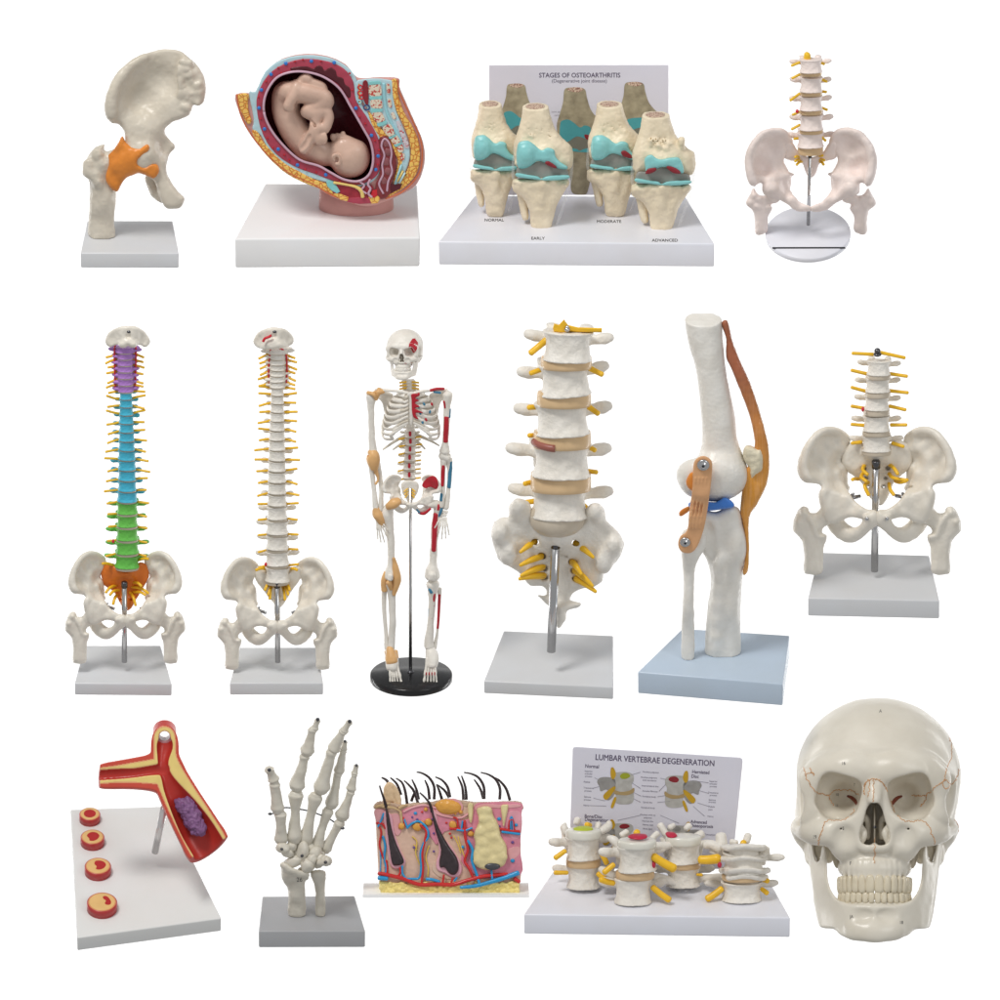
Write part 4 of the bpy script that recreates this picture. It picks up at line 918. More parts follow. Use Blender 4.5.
# ------------------------------------------------------------------ knee joint with patellar tendon
M['bone_rough'] = mat('rough_white_bone', (.88, .85, .79), .3, .05, 60, .32, 260)
M['fibre'] = mat('amber_strap_rubber', (.80, .44, .22), .35, .08, 60)
M['clear'] = mat('clear_plastic', (.9, .92, .95), .08, .0, 10, alpha=.16)
M['teal'] = mat('turquoise_cartilage_paint', (.27, .64, .64), .35, .05, 80, .05)
M['grey_gap'] = mat('grey_meniscus_rubber', (.34, .33, .30), .4, .06, 80)
M['sponge'] = mat('spongy_bone_paint', (.72, .56, .42), .6, .06, 80, spot=(.28, .12, .10), spotscale=900, spotlim=(.50, .56))
M['panel'] = mat('lilac_grey_panel_print', (.74, .73, .82), .3, .015, 15)
M['print_ink'] = mat('dark_violet_print', (.10, .08, .14), .5, .02, 30)
M['print_grey'] = mat('grey_print', (.30, .29, .34), .5, .02, 30)

def knee_model():
    m = Model('knee_joint_model', 'tall white knee joint with amber knee tendon on a pale blue base', 'anatomy model', 712, 680, 28)
    z = zf(630, 310, 2.5)
    m.base([(638, 672), (782, 684), (790, 635), (682, 628)], 21.5, M['base_blue'])
    f = F(1.1)
    f.poly(m.X(z([(139, 42), (138, -10), (175, -20), (205, -20), (226, -10), (230, 40), (240, 150), (262, 260), (268, 320), (285, 370), (294, 400), (286, 440), (260, 462), (225, 475), (180, 474), (140, 452), (118, 420), (120, 395), (138, 380), (165, 372), (180, 330), (178, 260), (165, 150), (148, 90)])), m.X(z([(185, 40, 0, 15), (210, 200, 0, 16), (225, 330, 0, 17), (210, 420, 0, 24), (140, 420, 0, 18), (280, 420, 0, 18)])), T=16, R=16)
    f.ell(m.C(z([(222, 418, -12, 1)]))[0][:3], (28, 18, 22), 8); f.ell(m.C(z([(160, 420, -12, 1)]))[0][:3], (15, 15, 18), 8)
    m.level(f, m.zof(310+22/2.5), 'below')
    m.field('thigh_bone', f, M['bone_rough'], amp=.18, freq=.15)
    f = F(1.1)
    f.poly(m.X(z([(146, 530), (150, 505), (180, 498), (215, 505), (245, 490), (270, 494), (280, 520), (286, 560), (288, 620), (280, 680), (276, 760), (275, 890), (240, 890), (190, 890), (192, 760), (203, 680), (190, 620), (165, 590), (146, 560)])), m.X(z([(210, 520, 2, 22), (230, 600, 2, 17), (235, 700, 8, 14), (235, 850, 16, 14)])), T=15, R=12)
    f.chain(m.C(z([(225, 620, -14, 3), (222, 700, -5, 3), (215, 846, 3, 3)])), 8)
    f.ell(m.C(z([(268, 590, -10, 1)]))[0][:3], (8, 10, 16), 8)
    f.chain(m.C(z([(195, 540, -20, 2), (200, 580, -18, 3), (205, 620, -16, 2)])), 6, sub=True)
    m.level(f, m.H); m.field('shin_bone', f, M['bone_rough'], amp=.2, freq=.15, seed=2)
    f = F(1.0)
    f.poly(m.X(z([(128, 600), (128, 560), (145, 545), (170, 548), (190, 562), (190, 590), (170, 625), (161, 660), (160, 740), (160, 890), (130, 890), (130, 760), (134, 680)])), m.X(z([(155, 570, -14, 9), (145, 700, -7, 6), (145, 850, 1, 6)])), T=7, R=6)
    m.level(f, m.H); m.field('calf_bone', f, M['bone_rough'], amp=.3, freq=.15, seed=3)
    f = F(.9)
    f.poly(m.X(z([(147, 482), (175, 478), (215, 480), (235, 468), (255, 478), (260, 492), (235, 497), (195, 502), (155, 499)])), -4, T=22, R=3)
    m.field('meniscus', f, mat('blue_meniscus_rubber', (.06, .22, .68), .25, .05, 60), amp=.2)
    # strap with two screws
    f = F(.8)
    f.poly(m.X(z([(158, 390), (165, 372), (183, 364), (202, 374), (206, 395), (202, 440), (194, 500), (184, 550), (168, 592), (150, 608), (128, 604), (120, 585), (126, 565), (143, 550), (148, 500), (155, 450)])), m.X(z([(180, 385, -38, 2), (178, 450, -38, 1.8), (165, 500, -30, 1.8), (140, 580, -25, 2)])), T=2, R=1.6)
    for a in (162, 171, 180, 189): f.chain(m.C(z([(a+2, 420, -40, .8), (a-4, 480, -35, .8), (a-14, 545, -30, .8)])), 1.4)
    m.field('side_ligament', f, M['fibre'], amp=.1)
    f = F(.8); f.poly(m.X(z([(140, 430), (150, 408), (170, 402), (176, 430), (172, 455), (150, 450)])), -32, T=6, R=4)
    m.field('side_ligament', f, M['orange_cap'], amp=.2)
    for (a, b, y, r) in [(183, 387, -41, 6), (138, 580, -28, 5.2)]:
        p = m.P(*z([(a, b, y)])[0]); V, Fc = lathe_geo([(.1, 0), (r, 0), (r, .8), (r*.8, 1.8), (r*.62, 1.4), (r*.55, 2.6), (.1, 3)], 28)
        V = np.asarray(V); V = np.stack([V[:, 0], -V[:, 2], V[:, 1]], 1)+p; o = m.part('screw', (V, [q[::-1] for q in Fc]), M['chrome'])
        V2, F2 = lathe_geo([(.1, 0), (r*.26, 0), (r*.26, .4), (.1, .4)], 6); V2 = np.asarray(V2); m.part('socket', (np.stack([V2[:, 0], -V2[:, 2]-2.9, V2[:, 1]], 1)+p, [q[::-1] for q in F2]), M['ink'], o)
    f = F(.8); f.poly(m.X(z([(122, 508), (130, 498), (148, 490), (150, 500), (138, 510), (126, 516)])), 0, T=6, R=2)
    m.field('back_ligament', f, M['orange_cap'], amp=.1)
    # tendon
    f = F(.9)
    f.poly(m.X(z([(229, 35), (236, 24), (246, 30), (256, 75), (275, 125), (300, 180), (322, 245), (340, 310), (347, 350), (348, 400), (340, 440), (318, 485), (298, 520), (298, 600), (296, 645), (288, 662), (282, 655), (290, 600), (284, 540), (276, 505), (278, 470), (284, 430), (290, 400), (306, 370), (312, 330), (299, 265), (275, 200), (253, 145), (240, 115), (240, 70)])), m.X(z([(240, 60, 0, 6), (300, 220, -2, 9), (330, 340, -4, 12), (315, 450, -4, 11), (290, 560, -6, 8), (290, 650, -6, 4)])), T=8, R=5)
    def tc(V):
        zz = np.clip((V[:, 2]-(m.oy-(310+420/2.5)))/(400/2.5), 0, 1)[:, None]; fib = .08*vnoise(V*np.array([1.2, 1, .08]), 1., 3)[:, None]
        t = np.clip(zz*1.5, 0, 1); return np.clip(np.array([[.78, .36, .08]])*(1-t)+np.array([[.42, .14, .07]])*t+fib*.5*(1-t)+fib*.2, .01, 1)
    m.field('knee_tendon', f, mat('tendon_rubber', (1, 1, 1), .2, .05, 60, attr=True), amp=.25, colf=tc)
    f = F(.9)
    f.poly(m.X(z([(284, 370), (285, 345), (300, 338), (318, 348), (328, 345), (336, 372), (332, 400), (315, 412), (303, 425), (298, 395)])), -6, T=13, R=7)
    m.field('kneecap', f, mat('cream_kneecap', (.80, .73, .55), .4, .05, 60, .4, 260), amp=.6, freq=.25)

# ------------------------------------------------------------------ four knees showing stages of joint wear
def text_on(m, txt, px, py, size, y, mt, parent=None, flat=False, bold=0., rot=0., sx=1., align='CENTER', name='lettering'):
    V, Fc = text_geo(txt, size, bold=bold, align=align); V = np.asarray(V)
    if flat:                                 # lies on the base top
        p = m.P(px, py, y); W = np.stack([V[:, 0]*sx+p[0], V[:, 1]+p[1], V[:, 2]+p[2]+.15], 1)
    else:
        cr, sr = cos(rot), sin(rot); a = V[:, 0]*sx*cr-V[:, 1]*sr; b = V[:, 0]*sx*sr+V[:, 1]*cr
        W = m.sl(np.stack([px-m.ox+a, y-.12-V[:, 2]*.2, m.oy-py+b], 1))
    return m.part(name, (W, Fc), mt, parent, smooth=False)

def four_knees():
    m = Model('knee_stages_model', 'four cut tan knee joints with turquoise cartilage on a white base with back panel', 'anatomy model', 578, 242, 21)
    z = zf(430, 50, 3.448)
    m.base([(440, 241.5), (712.8, 243.7), (686.7, 196.5), (473.5, 195)], 23, M['base_lilac'])
    pan = m.plate('back_panel', z([(204, 53), (822, 53), (822, 500), (160, 500), (204, 300)]), 60, 2.5, M['panel'], bev=.4)
    text_on(m, 'STAGES OF OSTEOARTHRITIS', 430+516/3.448, 50+89/3.448, 6.6, 60, M['print_ink'], pan, bold=.12, sx=.93)
    text_on(m, '(Degenerative joint disease)', 430+515/3.448, 50+108/3.448, 5.0, 60, M['print_ink'], pan, sx=.98)
    for (a, b, t) in [(440, 214, 'joint space'), (445, 226, 'cartilage'), (508, 440, 'Moderate'), (520, 467, 'of cartilage')]:
        text_on(m, t, 430+a/3.448, 50+b/3.448, 2.8, 60, M['print_grey'], pan)
    # template outlines drawn on the second knee
    fem = [(320, 190), (321, 150), (345, 145), (385, 145), (406, 150), (408, 190), (414, 220), (430, 270), (458, 306), (485, 330), (494, 360), (490, 400), (470, 414), (430, 408), (400, 392), (345, 402), (300, 404), (290, 370), (288, 330), (300, 290), (314, 240)]
    car = [(302, 332), (310, 317), (338, 313), (362, 328), (385, 346), (405, 337), (428, 345), (432, 365), (448, 386), (474, 402), (470, 412), (440, 408), (400, 390), (370, 384), (335, 405), (305, 407), (300, 370)]
    gap = [(306, 400), (340, 400), (372, 382), (400, 386), (440, 404), (472, 410), (472, 440), (400, 446), (304, 436)]
    tca = [(298, 424), (340, 431), (372, 436), (384, 444), (410, 434), (476, 432), (476, 444), (430, 450), (384, 449), (350, 445), (300, 438)]
    tib = [(284, 462), (292, 445), (340, 444), (375, 446), (420, 448), (470, 446), (480, 460), (468, 480), (444, 520), (430, 560), (416, 616), (400, 628), (360, 624), (347, 605), (344, 560), (322, 512), (288, 486)]
    fib = [(300, 480), (334, 495), (338, 540), (340, 580), (322, 586), (312, 560), (305, 520)]
    def knee(dx, dy, sx, sy, yd, kind, label, flat=False):
        T = lambda L: z([((p[0]-385)*sx+dx, (p[1]-400)*sy+dy)+tuple(p[2:]) for p in L])
        Xp = lambda L: m.X(T(L))
        def Pf(L, y, Tk, R=None): f = F(.8); f.poly(Xp(L), y+yd, T=Tk, R=R or Tk); return f
        s3 = (sx+sy)/2
        kn = bpy.data.objects.new('knee', None); COL.objects.link(kn); kn.parent = m.root; kn['label'] = label
        q = lambda a, b, y, r: (lambda p: ((p[0]-m.ox), y+yd, m.oy-p[1]))(T([(a, b)])[0])
        f = F(.8); f.poly(Xp(fem), [(x, v, yy+yd, tt) for x, v, yy, tt in m.X(T([(365, 190, 0, 11), (365, 280, 0, 12), (385, 380, 0, 20), (310, 370, 0, 17), (480, 370, 0, 15)]))], T=14, R=11)
        rng = random.Random(int(dx))
        if kind >= 2:
            for _ in range({2: 8, 3: 12, 4: 36}[kind]):
                a, b = (rng.choice([rng.uniform(296, 312), rng.uniform(462, 484)]), rng.uniform(335, 400)) if rng.random() < .5 else (rng.uniform(325, 455), rng.uniform(285, 325))
                r = rng.uniform(1.5, 3.4)*(.7 if kind < 4 else 1.0); f.ell(q(a, b, (-3 if abs(a-388) > 72 else -12) if kind == 4 else -10, r), (r, r*1.6, r), 2.5)
        for _ in range(14): f.ell(q(rng.uniform(330, 420), rng.uniform(270, 300), -13, 1), (.7, 2.4, .7), .3, sub=True)
        pc = T([(363, 195)])[0]; zt = m.zof(pc[1], yd); m.level(f, zt, 'below')
        o = m.field('thigh_bone', f, M['bone_tan'], kn, amp=.35)
        pz = m.P(pc[0], pc[1], yd); m.part('cut_face', ell_geo((pz[0], yd, pz[2]+.1), (9.6*sx, 8.2, .7), 28, 8), M['sponge'], kn)
        cr = car if kind < 4 else [(330, 385), (328, 352), (350, 338), (366, 352), (385, 356), (410, 350), (440, 350), (452, 372), (455, 405), (430, 400), (405, 385), (375, 385), (350, 400), (335, 412)]
        f = Pf(cr, -17 if kind < 4 else -20, 5, 3); f.ell(q(330, 365, -22, 1), (7, 5, 9), 6) if kind < 4 else None
        m.field('cartilage', f, M['teal'], kn, amp=.2)
        m.field('meniscus', Pf(gap, -4, 13, 2), M['grey_gap'], kn, amp=.2)
        m.field('cartilage', Pf(tca, -8, 15, 1.8), M['teal'], kn, amp=.15)
        f = F(.8); f.poly(Xp(tib), [(x, v, yy+yd, tt) for x, v, yy, tt in m.X(T([(380, 450, -2, 19), (300, 460, -2, 15), (470, 460, -2, 14), (385, 520, -2, 13), (385, 615, -2, 9)]))], T=12, R=8)
        f.ell(q(382, 500, -15, 1), (5, 4, 9), 5); f.chain([q(385, 452, -18, 1)+(2.,), q(388, 470, -17, 1)+(2.6,)], 4)
        for _ in range(10 if kind < 4 else 30):
            a = rng.uniform(290, 472); r = rng.uniform(1.6, 3.2); f.ell(q(a, rng.uniform(452, 470), -14, 1), (r, r*1.6, r*.8), 3)
        m.field('shin_bone', f, M['bone_tan'], kn, amp=.45)
        m.field('calf_bone', Pf(fib, 2, 6, 4.4), M['bone_tan'], kn, amp=.4)
        for L in {2: [[(396, 388), (410, 384), (436, 402), (432, 409), (404, 398)]], 3: [[(404, 376), (420, 374), (442, 392), (438, 404), (410, 394)]], 4: [[(330, 408), (338, 390), (362, 386), (366, 396), (345, 408)], [(398, 384), (412, 380), (438, 392), (446, 408), (420, 404)]]}.get(kind, []):
            m.field('lesion', Pf(L, -24, 3.5, 1.6), M['darkred'], kn, amp=.2)
        for L in ([[(484, 360), (494, 365), (492, 430), (476, 500), (446, 590), (434, 600), (462, 510), (480, 440)], [(284, 372), (290, 366), (292, 440), (286, 450), (281, 430)]]):
            m.plate('clear_strap', T(L), yd-4, 8, M['clear'], kn, bev=.3, smooth=4)
        p = m.P(*(T([(385, 628)])[0]), yd-2); m.part('peg', lathe_geo([(.1, -2.5), (4.6, -2.5), (4.6, 4), (.1, 4)], 20, tuple(p)), M['clear'], kn)
    knee(226, 372, .86, .905, 12, 1, 'smooth knee with undamaged cartilage above the word NORMAL')
    knee(385, 400, 1, 1, -16, 2, 'knee with one small dark red spot above the word EARLY')
    knee(640, 372, .98, .90, 12, 3, 'knee with one larger red spot above the word MODERATE')
    knee(800, 420, 1.05, .955, -20, 4, 'lumpy knee with two red spots above the word ADVANCED')
    for (dx, dy, s, i) in [(312, 262, .70, 0), (517, 300, .82, 1), (720, 265, .74, 2)]:
        T = lambda L: z([((p[0]-385)*s+dx, (p[1]-385)*s*(1.0)+dy) for p in L])
        tb = M['print_bone']
        a = m.plate('printed_picture', T([(320, 188), (345, 178), (385, 178), (407, 188)]+fem[6:]), 59.6, .3, tb, pan, bev=.02, smooth=4)
        m.plate('printed_cartilage', T(car if i < 2 else [(335, 350), (450, 350), (470, 405), (400, 388), (330, 405)]), 59.4, .15, M['print_teal'], pan, bev=.02, smooth=4)
        m.plate('printed_bone', T(tib[:-1]), 59.6, .3, M['print_bone2'], pan, bev=.02, smooth=4); m.plate('printed_meniscus', T(gap), 59.5, .2, M['print_gap'], pan, bev=.02, smooth=3)
        m.plate('printed_cartilage', T(tca), 59.4, .15, M['print_teal'], pan, bev=.02, smooth=3)
        m.plate('printed_cut', T([(330, 188), (350, 178), (385, 178), (400, 188), (370, 198)]), 59.4, .15, M['sponge'], pan, bev=.02, smooth=4)
        if i: m.plate('printed_lesion', T([(404, 376), (424, 378), (440, 392), (438, 402), (410, 394)]), 59.3, .1, M['darkred'], pan, bev=.02, smooth=3)
    for (a, b, t) in [(221, 587, 'NORMAL'), (372, 650, 'EARLY'), (617, 592, 'MODERATE'), (810, 657, 'ADVANCED')]:
        px, py = 430+a/3.448, 50+b/3.448; y = (m.oy-py-m.H*m.cp)/m.sp
        text_on(m, t, px, py, 11, y, M['ink'], flat=True, sx=.43, bold=.12)
M['print_bone'] = mat('printed_tan_bone', (.46, .40, .27), .45, .22, 110)
M['print_bone2'] = mat('printed_olive_bone', (.40, .35, .24), .45, .22, 110)
M['print_teal'] = mat('printed_teal', (.08, .38, .42), .45, .05, 60)
M['print_gap'] = mat('printed_grey', (.20, .20, .16), .45, .05, 60)

# ------------------------------------------------------------------ four pairs of lumbar vertebrae with a printed panel
M['milky'] = mat('milky_disc_plastic', (.80, .78, .70), .15, .04, 80)
M['lime'] = mat('lime_nucleus_paint', (.50, .58, .04), .3, .08, 80)
M['crimson'] = mat('crimson_nucleus_paint', (.55, .02, .06), .3, .1, 80)
def four_lumbar():
    m = Model('lumbar_stages_model', 'four pairs of white vertebrae with thick yellow nerves before a printed panel', 'anatomy model', 657, 914, 22)
    z = zf(515, 735, 3.509)
    m.base([(525, 914.5), (788.6, 917.4), (767, 874), (552, 871)], 19.5, M['base_lilac'])
    Y = 50
    pan = m.plate('back_panel', z([(202, 50), (206, 43), (215, 42), (790, 79), (798, 84), (799, 95), (768, 400), (760, 470), (190, 470), (194, 300)]), Y, 2.2, M['panel'], bev=.4)
    text_on(m, 'LUMBAR VERTEBRAE DEGENERATION', 515+491/3.509, 735+90/3.509, 8.2, Y, M['print_ink'], pan, bold=.14, rot=-.052, sx=.86)
    for (a, b, t, s) in [(270, 111, 'Normal', 5), (652, 131, 'Herniated', 4.8), (632, 146, 'Disc', 4.8), (275, 287, 'Bone/Disc', 4.8), (286, 299, 'Degeneration', 4.8), (645, 306, 'Advanced', 4.6), (655, 320, 'Osteoporosis', 4.6)]:
        text_on(m, t, 515+a/3.509, 735+b/3.509, s, Y, M['print_ink'], pan, bold=.1, rot=-.052, sx=.9)
    rows = [(258, 128, 'Superior'), (258, 137, 'articular'), (258, 146, 'process'), (252, 166, 'Pedicle'), (258, 187, 'Transverse'), (256, 197, 'process'), (254, 218, 'Spinous'), (254, 228, 'process'), (250, 248, 'Nerve'),
            (476, 131, 'Nucleus pulposus'), (470, 150, 'Nucleus pulposus'), (472, 160, 'with herniation'), (474, 180, 'Intervertebral disc'), (474, 198, 'Annulus fibrosus'), (470, 217, 'Vertebral body'), (466, 237, 'Spinal disc'), (466, 256, 'Vertebral body'), (466, 281, 'Nucleus with no'), (466, 291, 'pulposus'), (466, 303, 'Normal disc'), (466, 316, 'Nerve root'), (466, 330, 'Bone spur'),
            (696, 163, 'Superior'), (696, 172, 'articular'), (696, 181, 'process'), (696, 203, 'Transverse'), (696, 212, 'process'), (692, 228, 'Spinous'), (692, 236, 'process'), (690, 252, 'Pedicle'), (686, 262, 'joint'), (686, 286, 'Nerve'), (684, 350, 'Osteophyte')]
    for (a, b, t) in rows: text_on(m, t, 515+a/3.509, 735+b/3.509, 2.3, Y, M['print_ink'], pan, rot=-.05)
    for L in [[(408, 140), (440, 131)], [(405, 165), (440, 188)], [(412, 200), (442, 215)], [(412, 222), (440, 236)], [(278, 150), (305, 165)], [(275, 187), (300, 180)], [(275, 222), (315, 232)], [(262, 248), (320, 250)], [(510, 152), (548, 160)], [(505, 198), (530, 172)], [(500, 217), (545, 210)], [(500, 237), (545, 232)], [(622, 160), (680, 168)], [(645, 195), (680, 205)], [(640, 238), (678, 250)], [(625, 250), (665, 285)], [(360, 300), (440, 282)], [(510, 282), (575, 310)]]:
        m.tube('leader_line', z([(a, b, Y-.2) for a, b in L]), .22, M['print_grey'], pan, seg=4, n=1)
    PB, PS, PY = mat('printed_white_bone', (.50, .49, .46), .45, .1, 200), mat('printed_shaded_bone', (.33, .32, .31), .45, .1, 200), mat('printed_yellow', (.60, .36, .02), .45, .1, 80)
    def pic(cx, cy, sg, nuc, sy=1.):
        T = lambda L: z([(cx+sg*p[0], cy+p[1]*sy) for p in L])
        a = m.plate('printed_picture', T([(-42, -25), (-30, -35), (10, -38), (34, -28), (36, -8), (30, 6), (32, 22), (36, 36), (36, 62), (20, 75), (-18, 74), (-30, 62), (-26, 40), (-34, 22), (-28, 4), (-38, -8)]), Y-.3, .25, PB, pan, bev=.02, smooth=4)
        m.plate('printed_process', T([(-30, -12), (-60, -20), (-84, -16), (-92, -2), (-84, 14), (-80, 30), (-60, 24), (-48, 36), (-66, 50), (-52, 62), (-34, 46), (-28, 20)]), Y-.3, .25, PS, pan, bev=.02, smooth=4)
        m.plate('printed_disc', T([(-30, 26), (-10, 32), (20, 28), (37, 18), (36, 34), (12, 44), (-20, 42), (-32, 38)]), Y-.45, .12, mat('printed_tan', (.42, .30, .14), .45, .05, 90), pan, bev=.02, smooth=4)
        m.plate('printed_nucleus', T([(-12, -24), (0, -34), (18, -32), (24, -22), (10, -14), (-6, -14)]), Y-.45, .12, nuc, pan, bev=.02, smooth=4)
        m.plate('printed_nerve', T([(-44, -50), (-34, -52), (-26, -30), (-34, -12), (-44, -20)]), Y-.4, .1, PY, pan, bev=.02, smooth=4)
        m.plate('printed_nerve', T([(-70, 44), (-36, 14), (-28, 22), (-58, 60)]), Y-.5, .1, PY, pan, bev=.02, smooth=4)
        m.plate('printed_nerve', T([(-44, 84), (-32, 52), (-24, 56), (-36, 88)]), Y-.5, .1, PY, pan, bev=.02, smooth=4)
    pic(380, 168, 1, mat('printed_lime', (.38, .42, .03), .5, .1, 80)); pic(563, 180, -1, M['darkred']); pic(378, 340, 1, M['darkred'], .8); pic(570, 348, -1, PS, .8)
    V = M['bone_white']
    def pair(cx, y1, y2, hw, h, yd, dtop, dmid, ddx=0, topmat=None, tz=-10, label=''):
        pr = bpy.data.objects.new('vertebra_pair', None); COL.objects.link(pr); pr.parent = m.root; pr['label'] = label
        for k, yy in enumerate((y1, y2)):
            p = z([(cx, yy)])[0]
            m.obj('vertebra', vert_mesh('lumbar', V), pr, loc=m.P(p[0]+ddx*k, p[1], yd), scale=(hw/20.5*(1-.03*k), hw/20.5*1.0, h/m.cp/26.4), rot=(radians(tz), 0, .22*(1 if cx < 600 else -1)*(0 if k else 1)))
        p = z([(cx, (y1+y2)/2+1)])[0]
        m.obj('disc', disc_mesh(M['disc']), pr, loc=m.P(p[0]+ddx*.5, p[1], yd), scale=(hw/21.2, hw/21.2, dmid/9), rot=(radians(tz), 0, 0))
        if dtop:
            p = z([(cx, y1-dtop*3.5-6)])[0]; m.obj('disc', disc_mesh(M['milky']), pr, loc=m.P(p[0], z([(0, y1)])[0][1]-h*.5-dtop*.35, yd), scale=(hw/21, hw/21, dtop/7), rot=(radians(tz), 0, 0))
        p = z([(cx, y2)])[0]; m.part('peg', lathe_geo([(.1, -6), (8.5, -6), (8.5, 2), (.1, 2)], 28, tuple(m.P(p[0]+ddx, p[1]+h*.5+3, yd))), mat('grey_clear_peg', (.55, .55, .58), .1, 0, 20, alpha=.75), pr)
        return pr
    a = pair(240, 395, 496, 17.8, 21.5, 14, 8, 10, 0, tz=-8, label='pair with a lime green centre in its top disc')
    b = pair(428, 432, 545, 19.6, 24, -20, 7, 9, -4, tz=-8, label='front pair with a round crimson centre in its top disc')
    c = pair(590, 412, 494, 18.2, 19, 14, 8, 8, 0, tz=-8, label='pair behind with two crimson blobs in its top disc')
    d = pair(802, 446, 546, 21.2, 18, -12, 0, 7, -2, tz=-8, label='worn pair with rough lipped edges and a thin disc')
    def lipped():
        f = F(.9)
        for (yy, hw, zz) in ((396, 80, 0), (436, 84, 1), (476, 90, 2), (500, 82, 3)):
            cxx = z([(802+(zz > 1)*4, yy)])[0]; x0 = cxx[0]-m.ox; vv = m.oy-cxx[1]
            f.op((x0-30, -12-26, vv-3), (x0+30, 14, vv+3), lambda X, Y, Z, x0=x0, vv=vv, hw=hw: (lambda a_: np.sqrt(np.maximum(np.sqrt((X-x0)**2+((Y+12)*1.25)**2)*(1+.05*np.sin(a_*5+zz))-hw/3.509+2, 0)**2+(np.abs(Z-vv+1.0*np.sin(a_*3+zz))*.9)**2)-2.1)(np.arctan2(Y+12, X-x0)), 3)
        return f
    f = lipped(); p0 = z([(802, 448)])[0]; f.cone((p0[0]-m.ox, -12, m.oy-p0[1]+0), (p0[0]-m.ox, -12, m.oy-p0[1]-10), 18, 18, 3, sy=.8)
    f.ell((p0[0]-m.ox, -12, m.oy-z([(0, 398)])[0][1]+1), (21, 16.5, 3.2), 2)
    m.field('worn_vertebra', f, V, d, amp=.4)
    # nuclei lie in the top discs
    def blob(px, py, y, rx, ry, mt, par, rz=1.1, rot=0.):
        p = m.P(*z([(px, py)])[0], y); Vv, Fc = ell_geo((0, 0, 0), (rx, ry, rz), 24, 12, 0, .10, int(px)); Vv = np.asarray(Vv); ca, sa = cos(rot), sin(rot)
        Vv = np.stack([Vv[:, 0]*ca-Vv[:, 1]*sa, Vv[:, 0]*sa+Vv[:, 1]*ca, Vv[:, 2]], 1)+p; m.part('disc_nucleus', (Vv, Fc), mt, par)
    blob(240, 330, 14, 9.5, 7, M['lime'], a, 1.6); blob(432, 357, -20, 10, 7.5, M['crimson'], b, 1.8)
    blob(548, 350, 12, 5.5, 8, M['crimson'], c, 1.8, .3); blob(585, 364, 8, 8, 3, M['crimson'], c, 1.6)
    pc = m.P(*z([(486, 455)])[0], -24); m.part('bulge', ell_geo(pc, (2.4, 4, 4)), M['crimson'], b)
    pc = m.P(*z([(718, 456)])[0], -24); m.part('bulge', ell_geo(pc, (2.2, 4, 3)), M['crimson'], d)
    # rising processes around the top discs
    for par, L in ((a, [[(180, 345, 30, 3.4), (172, 326, 34, 4), (176, 314, 36, 2)], [(215, 310, 44, 3), (220, 296, 46, 3.4)], [(300, 340, 30, 3.6), (325, 322, 36, 4.4), (330, 308, 38, 3)], [(290, 330, 40, 3), (292, 312, 44, 3)]]),
                   (b, [[(365, 390, 0, 4), (345, 368, 4, 4.4), (328, 362, 6, 2.6)], [(375, 352, 10, 3.4), (392, 340, 12, 3)], [(490, 390, 0, 4.4), (520, 390, 4, 4.6), (552, 384, 6, 3)], [(480, 365, 10, 3), (500, 345, 12, 3)], [(345, 490, 0, 4), (315, 478, 2, 4.4), (300, 470, 4, 3)], [(490, 498, 0, 4.6), (530, 508, 2, 4.6), (560, 520, 4, 3)]]),
                   (c, [[(530, 350, 34, 3.4), (510, 318, 38, 3.6)], [(630, 360, 34, 4), (655, 348, 38, 4.4)], [(600, 330, 40, 3), (612, 318, 42, 3.4)], [(545, 325, 40, 3), (555, 318, 44, 2.6)], [(640, 430, 30, 4), (655, 380, 34, 3)]]),
                   (d, [[(720, 400, 8, 5), (690, 385, 12, 5), (668, 388, 14, 4)], [(725, 385, 14, 6), (722, 355, 18, 5.6)], [(760, 375, 16, 3), (776, 378, 14, 3)], [(812, 372, 14, 4), (818, 352, 16, 3.6)], [(862, 400, 6, 3.6), (876, 395, 8, 3.4)], [(640, 505, 16, 4), (700, 500, 10, 4), (730, 500, 6, 4)]])):
        for l in L:
            m.bone('process', [p+(q[3],) for p, q in zip(z([t[:3] for t in l]), l)], V, par, n=5, seg=14)
    for (x0, y0, x1, y1, r, y, par) in [(175, 408, 142, 432, 2.7, 4, a), (182, 484, 141, 484, 2.4, 6, a), (300, 410, 322, 450, 2.8, 4, a), (292, 488, 322, 512, 3, 2, a), (262, 318, 252, 316, 3, 40, a), (345, 456, 314, 482, 3, -22, b), (345, 520, 302, 508, 3.2, -20, b), (488, 428, 556, 468, 4.6, -24, b), (484, 535, 540, 578, 3.4, -24, b), (424, 348, 428, 342, 3.4, 6, b), (652, 438, 712, 434, 5, -8, c), (640, 490, 655, 491, 1.6, 6, c), (724, 540, 676, 574, 3.6, -16, d), (866, 540, 884, 554, 2.6, -14, d), (872, 508, 886, 512, 2.6, -12, d), (798, 382, 802, 378, 3.2, 8, d)]:
        m.bone('nerve', [p+(q,) for p, q in zip(z([(x0, y0, y), ((x0+x1)/2, (y0+y1)/2+(2 if r > 3 else 0), y-2), (x1, y1, y-4)]), (r*.9, r*.95, r))], M['nerve'], par, n=5, seg=14)

